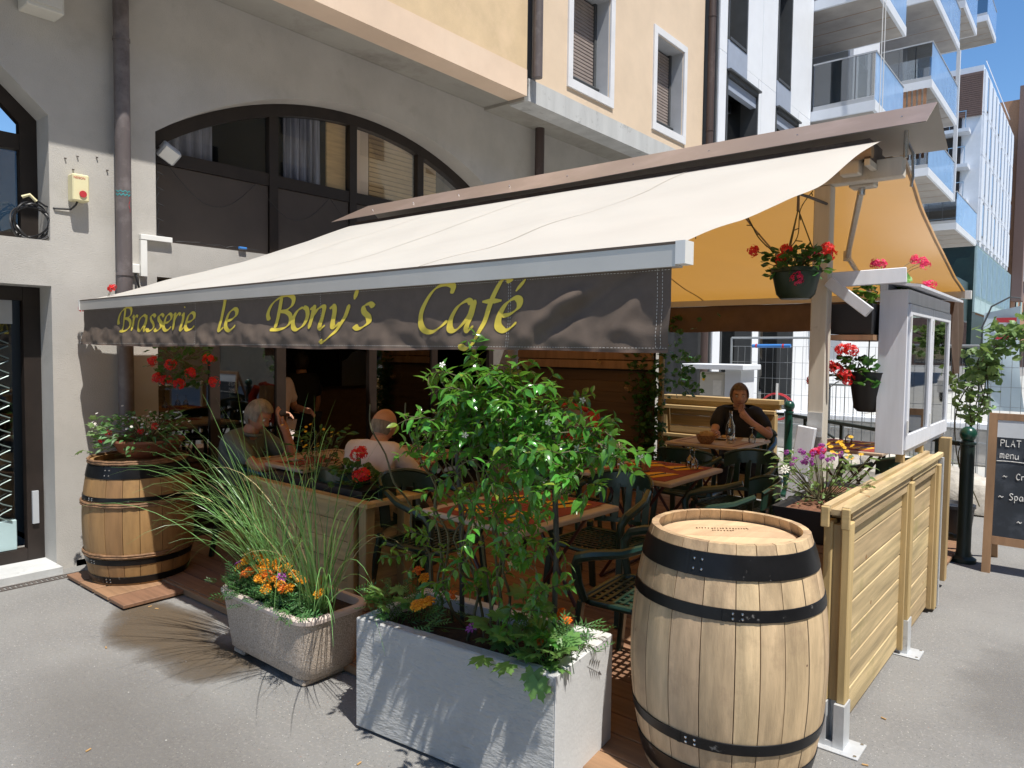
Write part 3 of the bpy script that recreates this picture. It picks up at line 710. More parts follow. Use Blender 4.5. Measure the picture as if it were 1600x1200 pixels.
G().tube([(-4.35+.0*i, 20.9+0*i, 7.3+z) for i, z in enumerate((0, .8))], .02, 6).build('handle_post', 'steel', wb)
B('link_wall', 'panel_white', (-9, 26.1, 0), (-6.0, 34, 14.5), wb)

# ================================================================ FAR TOWER
tw = thing('apartment_tower', 'tall pale apartment tower with narrow windows and small corner balconies down the street', 'building', (-6, 50, 0), world=True)
B('core', 'slab_white', (-16, 50.5, 8.2), (-6.1, 68, 18.6), tw)
for k in range(4):
    z = 8.4+k*2.5
    for j in range(9):
        a = 50.6+j*1.93
        B('wall_panel', 'slab_white', (-6.1, a, z+.02), (-6.0, a+1.0+(.3 if (j+k) % 3 else 0), z+2.47), tw)
        f = B('window', 'grey_frame', (-6.1, a+1.02+(.3 if (j+k) % 3 else 0), z+.4), (-6.04, a+1.9, z+2.4), tw); B('pane', 'pane_blue', (-6.035, a+1.1+(.3 if (j+k) % 3 else 0), z+.45), (-6.03, a+1.82, z+2.3), f)
B('brick_band', 'brick_brown', (-12, 50.3, 15.7), (-6.1, 50.48, 18.2), tw)
g = G()
for k in range(20): g.box((-12, 50.27, 15.75+k*.12), (-6.12, 50.3, 15.83+k*.12))
g.build('brick_course', 'brick_brown', tw, kind='stuff')
for k in range(4):
    z = 8.6+k*2.05
    f = B('opening', 'dark_frame', (-9.6, 50.40, z+.25), (-7.1, 50.49, z+1.9), tw)
    s = B('balcony', 'slab_white', (-10.5, 49.5, z-.1), (-6.6, 50.5, z+.1), tw, bev=.0)
    B('handrail', 'steel', (-10.5, 49.52, z+1.05), (-6.75, 49.56, z+1.1), s); B('baluster', 'steel', (-6.8, 49.52, z+.1), (-6.76, 49.56, z+1.05), s); B('baluster', 'steel', (-7.6, 49.52, z+.1), (-7.57, 49.56, z+1.05), s)
B('glazed_base', 'teal_dark', (-16, 50.6, 0), (-6.2, 52, 8.15), tw)
B('glazed_base', 'teal_dark', (-16, 52.01, 0), (-6.2, 72, 4.1), tw)
for j in range(8):
    a = 50.7+j*2.6; f = B('glazing', 'teal_pale', (-6.2, a, 4.2), (-6.1, a+2.5, 8.1), tw)
    B('pane', 'pane_blue', (-6.095, a+.1, 5.2), (-6.085, a+2.4, 8.0), f)
    for q in range(4): B('mullion', 'teal_pale', (-6.09, a+.1+q*.6, 5.0), (-6.05, a+.16+q*.6, 8.1), f)
B('roof_rail', 'steel', (-6.2, 52, 19.3), (-6.15, 66, 19.35), tw)
db = thing('brick_building', 'orange and brown brick apartment building at the far end of the street', 'building', (-6, 75, 0), world=True)
B('wall', 'brick_orange', (-16, 70.5, 3), (-6.0, 100, 22), db); B('stair_wall', 'brick_brown', (-6.0, 70.3, 6), (-5.3, 72.5, 23), db)
for k in range(7):
    for j in range(4):
        f = B('window', 'grey_frame', (-6.0, 74+j*4, 5+k*2.4), (-5.93, 75.6+j*4, 6.5+k*2.4), db); B('pane', 'pane_dark', (-5.925, 74.1+j*4, 5.1+k*2.4), (-5.915, 75.5+j*4, 6.4+k*2.4), f)
B('balcony', 'slab_white', (-6, 71.2, 7.6), (-4.9, 74, 9.6), db)
# street-level shop row under the balconies and at the street's end
t = thing('shop_row', 'dark glazed shop fronts under the white balconies beside the street', 'shop', (-6, 34, 0), world=True)
B('wall', 'teal_dark', (-12, 34.5, 0), (-6.4, 50.3, 5.9), t)
for j in range(6):
    f = B('shop_window', 'grey_frame', (-6.4, 35+j*2.5, .2), (-6.33, 37.2+j*2.5, 3.6), t); B('pane', 'pane_dark', (-6.325, 35.1+j*2.5, .3), (-6.315, 37.1+j*2.5, 3.5), f)
t = thing('facing_building', 'unseen beige building on the far side of the street behind the camera', 'building', (15, 10, 0), world=True)  # out of view, added for window reflections, less skylight and warm bounce
B('wall', 'render_peach', (15, -35, 0), (22, 70, 21), t)
for j in range(24):
    for k in range(6): f = B('window', 'dark_frame', (14.93, -33+j*4.2, 1+k*3.2), (14.99, -31.6+j*4.2, 3+k*3.2), t)
t = thing('end_building', 'low brown building closing the far end of the street behind the fence', 'building', (0, 110, 0), world=True)
B('wall', 'brick_brown', (-14, 120, 0), (26, 124, 7), t)
for j in range(16):
    f = B('shop_window', 'grey_frame', (-13+j*2.4, 119.9, .3), (-11.2+j*2.4, 119.99, 3.0), t); B('pane', 'pane_dark', (-12.9+j*2.4, 119.88, .4), (-11.3+j*2.4, 119.89, 2.9), f)
# ================================================================ AWNING OVER THE TERRACE
aw = thing('awning', 'large cream awning with a dark brown lettered front flap over the cafe terrace', 'awning', (-3.2, 4.3, 0), world=True)
XL, XR = -5.64, -.955
def barY(x): return 2.014-.0238*(x-XL)
def cloth_fn(x0t, x1t, yt, zt, x0b, x1b, yb, zb, sag, seed):
    def f(u, v):   # v 0 at the ridge, 1 at the front bar
        xt = x0t+(x1t-x0t)*u; xb = x0b+(x1b-x0b)*u
        y0 = yb(xb) if callable(yb) else yb
        p = Vector((xt+(xb-xt)*v, yt+(y0-yt)*v, zt+(zb-zt)*v))
        w = noise.noise(Vector((u*6+v*3.2+seed, v*1.2, seed)))*.026+noise.noise(Vector((u*15-v*6, v*1.5+seed, 3)))*.008
        p.z += (w-sag*math.sin(PI*v)*(1+.5*math.cos(2*PI*u)*.3))*min(1, 5*min(v, 1-v)+.02)
        e = math.exp(-((1-u)*40)) + math.exp(-(u*40)); p.z -= e*.012*math.sin(PI*v)
        return p
    return f
near = cloth_fn(-5.26, -.93, 4.10, 2.735, XL, XR, barY, 1.945, .03, 2.1)
far = cloth_fn(-5.22, -.90, 4.50, 2.745, XL, -.93, 7.15, 2.175, .05, 5.7)
cl = G().grid(near, 90, 40).build('cloth', 'awning_cloth', aw, smooth=True)
cf = G().grid(far, 90, 40).build('cloth', 'awning_cloth', aw, smooth=True)
def strip_on(fn, u0, v0, u1, v1, w, dz, n=30, du=True):
    g = G()
    def P(t, s):
        u = u0+(u1-u0)*t; v = v0+(v1-v0)*t
        if du: u += s*w
        else: v += s*w
        p = fn(max(0, min(1, u)), max(0, min(1, v))); p.z += dz; return p
    g.grid(lambda t, s: P(t, s-.5), n, 1); return g
for u in (.25, .5, .75, 1-.004, .004): strip_on(far, u, 0, u, 1, .0035, -.004).build('seam', 'awning_seam', cf)
for u in (.25, .5, .75): strip_on(near, u, 0, u, 1, .002, .003).build('seam', 'cream_wood', cl)
# front bar and its end caps
def seg(x0, x1, y0, y1, z0, z1, n=1):
    g = G(); vs = []
    for x in (x0, x1):
        b0 = barY(x); vs += [(x, b0+y0, z0), (x, b0+y1, z0), (x, b0+y1, z1), (x, b0+y0, z1)]
    return g.add(vs, [(0, 1, 2, 3), (4, 7, 6, 5), (0, 4, 5, 1), (1, 5, 6, 2), (2, 6, 7, 3), (3, 7, 4, 0)])
seg(XL, XR, -.018, .03, 1.882, 1.945).build('front_bar', 'bar_grey', aw)
seg(XL, XR, -.020, .03, 1.9455, 1.953).build('cloth_hem', 'valance_cloth', aw)
seg(XR+.001, XR+.032, -.021, .033, 1.888, 1.954).build('end_cap', 'white_plastic', aw); seg(XL-.02, XL-.001, -.021, .033, 1.884, 1.956).build('end_cap', 'white_plastic', aw)
# valance with folds
VX0, VX1, VT, VB = XL+.02, XR-.02, 1.884, 1.640
SE = [-4.95, -3.92, -2.72, -1.60, -1.02]
def sm(t): t = max(0, min(1, t)); return t*t*(3-2*t)
def val_off(x, z):
    t = (VT-z)/(VT-VB)
    a = -.004-.013*sm((t-.42)/.5)*(1+1.1*noise.noise(Vector((x*2.3, t*1.1, 3))))
    a += .011*noise.noise(Vector((x*7+z*10, z*7, 1)))*t+.008*noise.noise(Vector((x*19, z*22, 8)))*t*t
    for s in SE: a += .008*math.exp(-((x-s)/.035)**2)*t-.007*math.exp(-((abs(x-s)-.09)/.05)**2)*sm((t-.35)/.5)
    # diagonal folds near the free right end
    d = (x+1.50)*.62-(z-1.70); k = sm((x+1.62)/.35)
    a -= k*.030*math.exp(-((d+.005)/.034)**2)*sm((t-.1)/.3)
    d2 = (x+1.13)*1.4-(z-1.74); a -= k*.020*math.exp(-(d2/.045)**2)*sm((t-.2)/.4)
    a += k*.012*math.exp(-((d-.06)/.03)**2)
    return a
def val_bot(x): return VB+.004*math.sin(x*3.1)+.005*noise.noise(Vector((x*3, 0, 5)))-.004
def val_pt(x, z, d=0.): return Vector((x, barY(x)+.004+val_off(x, z)-d, z))
def vgrid(u, v): x = VX0+(VX1-VX0)*u; z = VT+(val_bot(x)-VT)*v; return val_pt(x, z)
va = G().grid(vgrid, 420, 34).build('valance', 'valance_cloth', aw, smooth=True)
g = G().grid(lambda u, v: (lambda x: val_pt(x, val_bot(x)+.006-v*.008, .0022))(VX0+(VX1-VX0)*u), 420, 1); g.build('hem', 'curtain_brown', va, smooth=True)
def vline(x0, z0, x1, z1, w, d, n): 
    g = G(); horiz = abs(x1-x0) > abs(z1-z0)
    for k in range(n):
        a, b_ = k/n, (k+.6)/n
        def P(t, s): return val_pt(x0+(x1-x0)*t+(0 if horiz else s*w), z0+(z1-z0)*t+(s*w if horiz else 0), d)
        g.add([P(a, -.5), P(b_, -.5), P(b_, .5), P(a, .5)], [(0, 1, 2, 3)])
    return g
g = G()
for s in SE+[-1.003, -1.59]:
    q = vline(s, 1.88, s, 1.645, .0022, .002, 22); g.add(q.v, q.f)
for q in (vline(VX0, 1.876, VX1, 1.876, .0016, .002, 420), vline(VX0, 1.648, VX1, 1.648, .0016, .003, 420)): g.add(q.v, q.f)
g.build('stitching', 'stitch', va, kind='stuff')

# ---- lettering drawn as broad-nib strokes
GL = {
 'B': ([[(-.06, .20), (-.10, .34), (-.02, .54), (.14, .66), (.34, .71), (.47, .64), (.46, .50), (.34, .40), (.20, .375)], [(.20, .69), (.17, .35), (.12, .02)], [(.02, .0), (.20, -.005), (.36, .03), (.46, .14), (.44, .29), (.33, .365), (.20, .375)]], .50),
 'r': ([[(.02, .40), (.08, .44), (.09, .38), (.06, .0)], [(.075, .25), (.14, .37), (.21, .44), (.29, .41)]], .29),
 'a': ([[(.32, .40), (.24, .445), (.10, .36), (.02, .18), (.04, .04), (.12, .0), (.22, .08), (.31, .24), (.345, .42)], [(.37, .45), (.33, .20), (.31, .05), (.35, .0), (.42, .07)]], .43),
 's': ([[(.30, .38), (.22, .445), (.12, .40), (.13, .30), (.22, .21), (.25, .10), (.17, .01), (.07, -.01), (.0, .05)]], .31),
 'e': ([[(.06, .20), (.18, .23), (.28, .31), (.28, .41), (.20, .445), (.09, .37), (.03, .22), (.04, .07), (.13, -.005), (.23, .03), (.31, .11)]], .33),
 'i': ([[(.04, .37), (.10, .43), (.09, .25), (.06, .05), (.10, .0), (.17, .07)], [(.115, .585), (.135, .62)]], .19),
 'l': ([[(.05, .70), (.12, .74), (.11, .5), (.06, .06), (.10, .0), (.18, .07)]], .20),
 'o': ([[(.22, .445), (.10, .38), (.03, .22), (.06, .04), (.16, -.01), (.28, .08), (.33, .26), (.30, .40), (.22, .445)]], .36),
 'n': ([[(.02, .38), (.08, .44), (.09, .36), (.05, .0)], [(.075, .22), (.16, .38), (.26, .44), (.30, .38), (.26, .07), (.30, .0), (.38, .07)]], .40),
 'y': ([[(.02, .38), (.08, .44), (.12, .36), (.13, .12), (.18, .02), (.27, .12)], [(.40, .45), (.33, .18), (.22, -.08), (.10, -.22), (-.02, -.27), (-.08, -.22)]], .40),
 "'": ([[(.12, .74), (.08, .54)]], .16),
 'C': ([[(.50, .56), (.51, .67), (.38, .71), (.20, .64), (.06, .42), (.03, .18), (.13, .02), (.28, -.015), (.42, .06), (.50, .16)]], .54),
 'f': ([[(.43, .67), (.38, .735), (.29, .69), (.21, .48), (.15, .15), (.08, -.12), (-.02, -.255), (-.12, -.25), (-.14, -.20)], [(.06, .415), (.35, .42)]], .33),
 'é': ([[(.06, .20), (.18, .23), (.28, .31), (.28, .41), (.20, .445), (.09, .37), (.03, .22), (.04, .07), (.13, -.005), (.23, .03), (.31, .11)], [(.20, .54), (.31, .70)]], .33),
}
def spline(pts, per=9):
    out = []; P = [Vector(p) for p in pts]; n = len(P)
    if n == 2: return [P[0].lerp(P[1], i/6) for i in range(7)]
    for i in range(n-1):
        p0 = P[max(i-1, 0)]; p1 = P[i]; p2 = P[i+1]; p3 = P[min(i+2, n-1)]
        for k in range(per):
            t = k/per; out.append(.5*((2*p1)+(-p0+p2)*t+(2*p0-5*p1+4*p2-p3)*t*t+(-p0+3*p1-3*p2+p3)*t*t*t))
    out.append(P[-1]); return out
def write(word, x0, x1, base, cap, wthick=.10, d0=.0022):
    """returns the ribbons of a word fitted between x0 and x1 on the valance"""
    adv = 0; items = []
    for ch in word: items.append((ch, adv)); adv += GL[ch][1]
    sl = .22; em = cap/.70; width = adv-.02; sx = (x1-x0)/(width+.0)
    g = G(); nib = rad(38); layer = 0
    for ch, ax in items:
        for st_ in GL[ch][0]:
            pts = spline(st_); n = len(pts); vs = []; layer += 1; d = d0+.00025*(layer % 3)
            for i, p in enumerate(pts):
                t = (pts[min(i+1, n-1)]-pts[max(i-1, 0)]); t = t.normalized() if t.length > 1e-6 else Vector((1, 0))
                nn = Vector((-t.y, t.x)); ang = math.atan2(t.y, t.x)
                w = wthick*(.26+.74*abs(math.sin(ang-nib)))*.5
                w *= min(1, .35+i*.35, .35+(n-1-i)*.35)
                for sg in (1, -1):
                    q = p+nn*w*sg
                    X = x0+(ax+q.x)*sx+sl*q.y*em; Z = base+q.y*em
                    vs.append(val_pt(X, Z, d))
            g.add(vs, [(2*i, 2*i+1, 2*i+3, 2*i+2) for i in range(n-1)])
    return g
for wd, x0, x1, bs, cp in (('Brasserie', -4.98, -3.94, 1.728, .150), ('le', -3.66, -3.47, 1.722, .172), ("Bony's", -3.14, -2.36, 1.722, .158), ('Café', -2.07, -1.56, 1.706, .172)):
    write(wd, x0, x1, bs, cp).build('lettering', 'letter_gold', va)
# hood over the ridge
def hood(x0t, x1t, yt, zt, x0b, x1b, yb, zb, m, nm, dz=0., sd=0):
    def f(u, v):
        a = Vector((x0t+(x1t-x0t)*u, yt, zt)); b_ = Vector((x0b+(x1b-x0b)*u, yb, zb)); p = a.lerp(b_, v)
        p.z += dz+.006*noise.noise(Vector((u*5+sd, v, 1)))*v+.004*math.sin(u*9+sd)*v; return p
    return G().grid(f, 40, 3).build(nm, m, aw, smooth=True)
hood(-5.38, -.73, 4.375, 2.965, -5.52, -.722, 4.06, 2.785, 'hood_brown', 'ridge_cover'); hood(-5.38, -.73, 4.375, 2.962, -5.52, -.722, 4.06, 2.782, 'hood_under', 'cover_lining')
hood(-5.38, -.73, 4.377, 2.965, -5.5, -.725, 4.72, 2.80, 'hood_brown', 'ridge_cover', sd=2); hood(-5.38, -.73, 4.377, 2.962, -5.5, -.725, 4.72, 2.797, 'hood_under', 'cover_lining', sd=2)
g = G(); 
for k in range(9): g.ball((-5.1+k*.53, 4.20, 2.868), .006, 6)
g.build('rivet', 'steel', aw)
G().cyl((-5.2, 4.14, 2.70), (-.98, 4.14, 2.70), .035, n=14).build('roller', 'awning_seam', aw, smooth=True)
G().cyl((-5.2, 4.46, 2.70), (-.95, 4.46, 2.70), .035, n=14).build('roller', 'awning_seam', aw, smooth=True)
B('ridge_beam', 'cream_wood', (-5.78, 4.255, 2.58), (-.86, 4.345, 2.68), aw, bev=.004)
B('roller_housing', 'brown_metal', (-5.3, 4.16, 2.735), (-1.0, 4.44, 2.775), aw)
for xx in (-.98, -5.25):
    B('bracket', 'cream_wood', (xx-.03, 4.10, 2.62), (xx, 4.50, 2.655), aw, bev=.003); B('bracket', 'brown_metal', (xx-.035, 4.12, 2.66), (xx-.005, 4.48, 2.73), aw)
B('bracket', 'cream_wood', (-1.15, 4.36, 2.57), (-1.02, 4.46, 2.70), aw, bev=.006); B('bracket', 'cream_wood', (-1.15, 4.16, 2.60), (-1.05, 4.24, 2.72), aw, bev=.006)
G().cyl((-1.09, 4.40, 2.53), (-1.09, 4.40, 2.73), .018, n=10).build('bolt', 'steel', aw); G().cyl((-.84, 4.22, 2.66), (-.84, 4.22, 2.80), .012, n=8).build('bolt', 'steel', aw)
G().tube([(-.86, 4.36, 2.78), (-.84, 4.40, 2.72), (-.84, 4.42, 2.60), (-.85, 4.43, 2.55)], .008, 6).build('crank_ring', 'steel', aw, smooth=True)
for xs, xe, xf in ((-1.09, -1.47, -1.62), (-5.0, -4.5, -4.9)):
    g = G().bar((xs, 4.42, 2.61), (xe, 5.6, 2.345), .032, .045, .006); a1 = g.build('folding_arm', 'cream_wood', aw)
    g = G().bar((xe, 5.6, 2.345), (xf, 7.08, 2.13), .026, .036, .006); g.build('folding_arm', 'cream_wood', aw)
    G().cyl((xe, 5.6, 2.31), (xe, 5.6, 2.38), .028, n=12).build('elbow', 'cream_wood', a1)
    G().bar((-4.2 if xs < -3 else -2.2, 4.2, 2.6), (-4.6 if xs < -3 else -2.6, 3.1, 2.22), .03, .04, .006).build('folding_arm', 'cream_wood', aw)
B('front_bar', 'bar_grey', (XL, 7.13, 2.115), (-.93, 7.18, 2.175), aw); B('end_cap', 'white_plastic', (-.929, 7.125, 2.11), (-.885, 7.185, 2.18), aw)
G().grid(lambda u, v: (XL+.02+(4.63)*u, 7.15+.012*math.sin(u*60+v*3)*v+.01*noise.noise(Vector((u*20, v*2, 0))), 2.115-.27*v-.004*math.sin(u*30)), 160, 6).build('valance', 'curtain_brown', aw, smooth=True)
G().grid(lambda u, v: (-.95+.018*math.sin(u*9+v*4), 7.16-.42*u*(1-.25*v), 2.10-.62*v), 16, 16).build('side_flap', 'curtain_brown', aw, smooth=True)
# post and boards that carry the ridge at the street side
B('post', 'cream_wood', (-1.305, 4.255, .05), (-1.215, 4.345, 2.578), aw, bev=.005)
G().bar((-1.22, 4.34, 2.055), (-.86, 4.46, 2.075), .03, .085, .004).build('cross_board', 'white_wood', aw)
G().bar((-1.21, 4.24, 2.04), (-.99, 4.24, 1.86), .06, .03, .003, up=(0, 1, 0)).build('brace', 'white_wood', aw)
G().bar((-1.285, 4.20, 1.22), (-1.43, 4.16, .06), .10, .035, .004, up=(0, 1, 0)).build('brace', 'white_wood', aw)
B('plate', 'galv', (-1.30, 4.246, 1.16), (-1.22, 4.2545, 1.30), aw)

# dangling light wires under the awning
t = thing('string_lights', 'thin dark wire of dead fairy lights drooping under the orange awning', 'string lights', (-1.8, 4.0, 2.3), world=True)
g = G(); r = R_(31)
path = [(-2.0, 3.6, 2.42), (-1.92, 3.7, 2.30), (-1.84, 3.8, 2.29), (-1.78, 3.9, 2.40), (-1.68, 4.0, 2.53), (-1.60, 4.05, 2.40), (-1.56, 4.1, 2.30), (-1.48, 4.1, 2.22), (-1.40, 4.05, 2.19), (-1.34, 4.1, 2.28), (-1.36, 4.2, 2.45), (-1.30, 4.22, 2.55)]
sp = [v for v in spline([p for p in path], 6)]
g.tube(sp, .0035, 4)
for i in range(2, len(sp), 3):
    d = Vector((r.uniform(-1, 1), r.uniform(-1, 1), r.uniform(-1.2, .2))).normalized()*.04; g.tube([sp[i], sp[i]+d], .003, 4)
sp2 = spline([(-2.35, 3.5, 2.40), (-2.28, 3.55, 2.3), (-2.2, 3.6, 2.38), (-2.14, 3.6, 2.25), (-2.05, 3.62, 2.42), (-2.0, 3.6, 2.42)], 6); g.tube(sp2, .0035, 4)
for i in range(1, len(sp2), 3): g.tube([sp2[i], sp2[i]+Vector((r.uniform(-.03, .03), r.uniform(-.03, .03), -.04))], .003, 4)
g.build('wire', 'stem', t)

# ================================================================ FENCE AT THE STREET SIDE
fe = thing('wooden_fence', 'low fence of yellowish horizontal boards with double posts in metal feet beside the barrel', 'fence', (-.8, 4.2, 0), world=True)
def fpost(y, foot=True, m='pine_z'):
    p = None
    for x0, x1 in ((-.872, -.838), (-.802, -.768)): p = B('post', m, (x0, y-.022 if y < 3.2 else y-.035, .19 if foot else .02), (x1, y+.048 if y < 3.2 else y+.035, .945), fe, bev=.004)
    B('post_web', m, (-.8375, y-.002 if y < 3.2 else y-.02, .19 if foot else .02), (-.8025, y+.045 if y < 3.2 else y+.02, .93), fe)
    if foot:
        f = B('foot_plate', 'galv', (-.92, y-.07, .001), (-.70, y+.075, .008), fe, bev=.002)
        g = G(); g.box((-.876, y-.04, .008), (-.835, y+.052, .19)).box((-.805, y-.04, .008), (-.764, y+.052, .19)).box((-.8348, y+.03, .008), (-.8052, y+.05, .19)).box((-.8348, y-.038, .008), (-.8052, y-.03, .03))
        g.build('post_shoe', 'galv', f)
        for a, b_ in ((-.91, -.055), (-.715, -.055), (-.715, .06)): G().cyl((a+.0, y+b_, .008), (a, y+b_, .0115), .007, n=8).build('screw', 'steel', f)
    return p
fpost(3.13); fpost(4.37); fpost(5.20, False)
B('post', 'galv', (-.80, 5.262, .02), (-.765, 5.295, .98), fe)
B('post', 'pine_z', (-.872, 5.76, .05), (-.80, 5.83, 1.06), fe, bev=.004)
for a, b_ in ((3.18, 4.333), (4.407, 5.163)):
    for k in range(7):
        z = .035+k*.130
        G().box((-.829, a, z), (-.811, b_, z+.1275), .0045).build('board', 'pine_y', fe)
    B('top_rail', 'pine_y', (-.862, a, .9475), (-.779, b_, .985), fe, bev=.003)
    B('inner_frame', 'pine_z', (-.8105, a+.0, .03), (-.786, a+.03, .94), fe); B('inner_frame', 'pine_z', (-.8105, b_-.03, .03), (-.786, b_, .94), fe)
    B('inner_rail', 'pine_y', (-.8105, a+.031, .90), (-.788, b_-.031, .94), fe)
G().box((-.872, 3.085, .986), (-.842, 5.26, 1.018), .004).build('cap_board', 'pine_y', fe)
G().box((-.797, 3.085, .986), (-.765, 5.26, 1.018), .004).build('cap_board', 'pine_y', fe)
G().box((-.8445, 3.095, .975), (-.7975, 5.26, .998)).build('cap_board', 'pine_y', fe)
B('cap_end', 'pine_x', (-.876, 3.07, .925), (-.842, 3.084, 1.012), fe, bev=.004); B('cap_end', 'pine_x', (-.796, 3.07, .925), (-.762, 3.084, 1.012), fe, bev=.004)

# ================================================================ WHITE MENU CABINET
mc = thing('display_cabinet', 'white painted wooden display cabinet with two glazed doors standing on the fence', 'cabinet', (-.93, 5.2, 1.06), world=True)
CX0, CX1, CY0, CY1, CZ0, CZ1 = -1.00, -.855, 4.50, 5.90, 1.07, 2.00
B('side_panel', 'white_wood', (CX0, CY0, CZ0), (CX1, CY0+.02, CZ1), mc, bev=.002); B('side_panel', 'white_wood', (CX0, CY1-.02, CZ0), (CX1, CY1, CZ1), mc, bev=.002)
B('back_panel', 'white_wood', (CX0, CY0+.021, CZ0), (CX0+.012, CY1-.021, CZ1), mc)
B('bottom_panel', 'white_wood', (CX0+.013, CY0+.021, CZ0), (CX1, CY1-.021, CZ0+.02), mc)
B('head_rail', 'white_wood', (CX1-.02, CY0+.021, CZ1-.075), (CX1+.002, (CY0+CY1)/2-.003, CZ1), mc); B('head_rail', 'white_wood', (CX1-.02, (CY0+CY1)/2, CZ1-.075), (CX1+.002, CY1-.021, CZ1), mc)
G().prism([(CX0-.03, CZ1+.045), (CX0-.03, CZ1+.06), (CX1+.07, CZ1+.02), (CX1+.07, CZ1+.005)], CY0-.05, CY1+.06, lambda u, v, w: (u, w, v)).build('roof_board', 'white_wood', mc)
B('roof_wedge', 'white_wood', (CX0, CY0+.002, CZ1+.001), (CX0+.04, CY1, CZ1+.034), mc)
for a, b_ in ((CY0+.025, 5.197), (5.203, CY1-.022)):
    z0, z1 = CZ0+.024, CZ1-.08
    g = G(); x0, x1 = CX1-.016, CX1+.012
    g.box((x0, a, z0), (x1, a+.055, z1), .002).box((x0, b_-.055, z0), (x1, b_, z1), .002).box((x0, a+.0555, z0), (x1, b_-.0555, z0+.085), .002).box((x0, a+.0555, z1-.06), (x1, b_-.0555, z1), .002)
    d = g.build('door', 'white_wood', mc)
    B('pane', 'pane', (CX1-.004, a+.055, z0+.085), (CX1, b_-.055, z1-.06), d)
    B('hinge', 'white_plastic', (CX1+.0125, a-.006, z0+.10), (CX1+.02, a+.006, z0+.17), d); B('hinge', 'white_plastic', (CX1+.0125, a-.006, z1-.14), (CX1+.02, a+.006, z1-.07), d)
for k, (a, c) in enumerate(((4.62, 1.25), (4.9, 1.25), (5.3, 1.3), (5.58, 1.3))):
    B('menu_sheet', 'board_paper' if k % 2 else 'grey_light', (CX0+.013, a, c), (CX0+.0145, a+.22, c+.34), mc)
B('bracket', 'pine_z', (-.90, 4.55, 1.02), (-.86, 4.6, 1.069), mc); B('bracket', 'pine_z', (-.90, 5.1, 1.02), (-.86, 5.15, 1.069), mc)

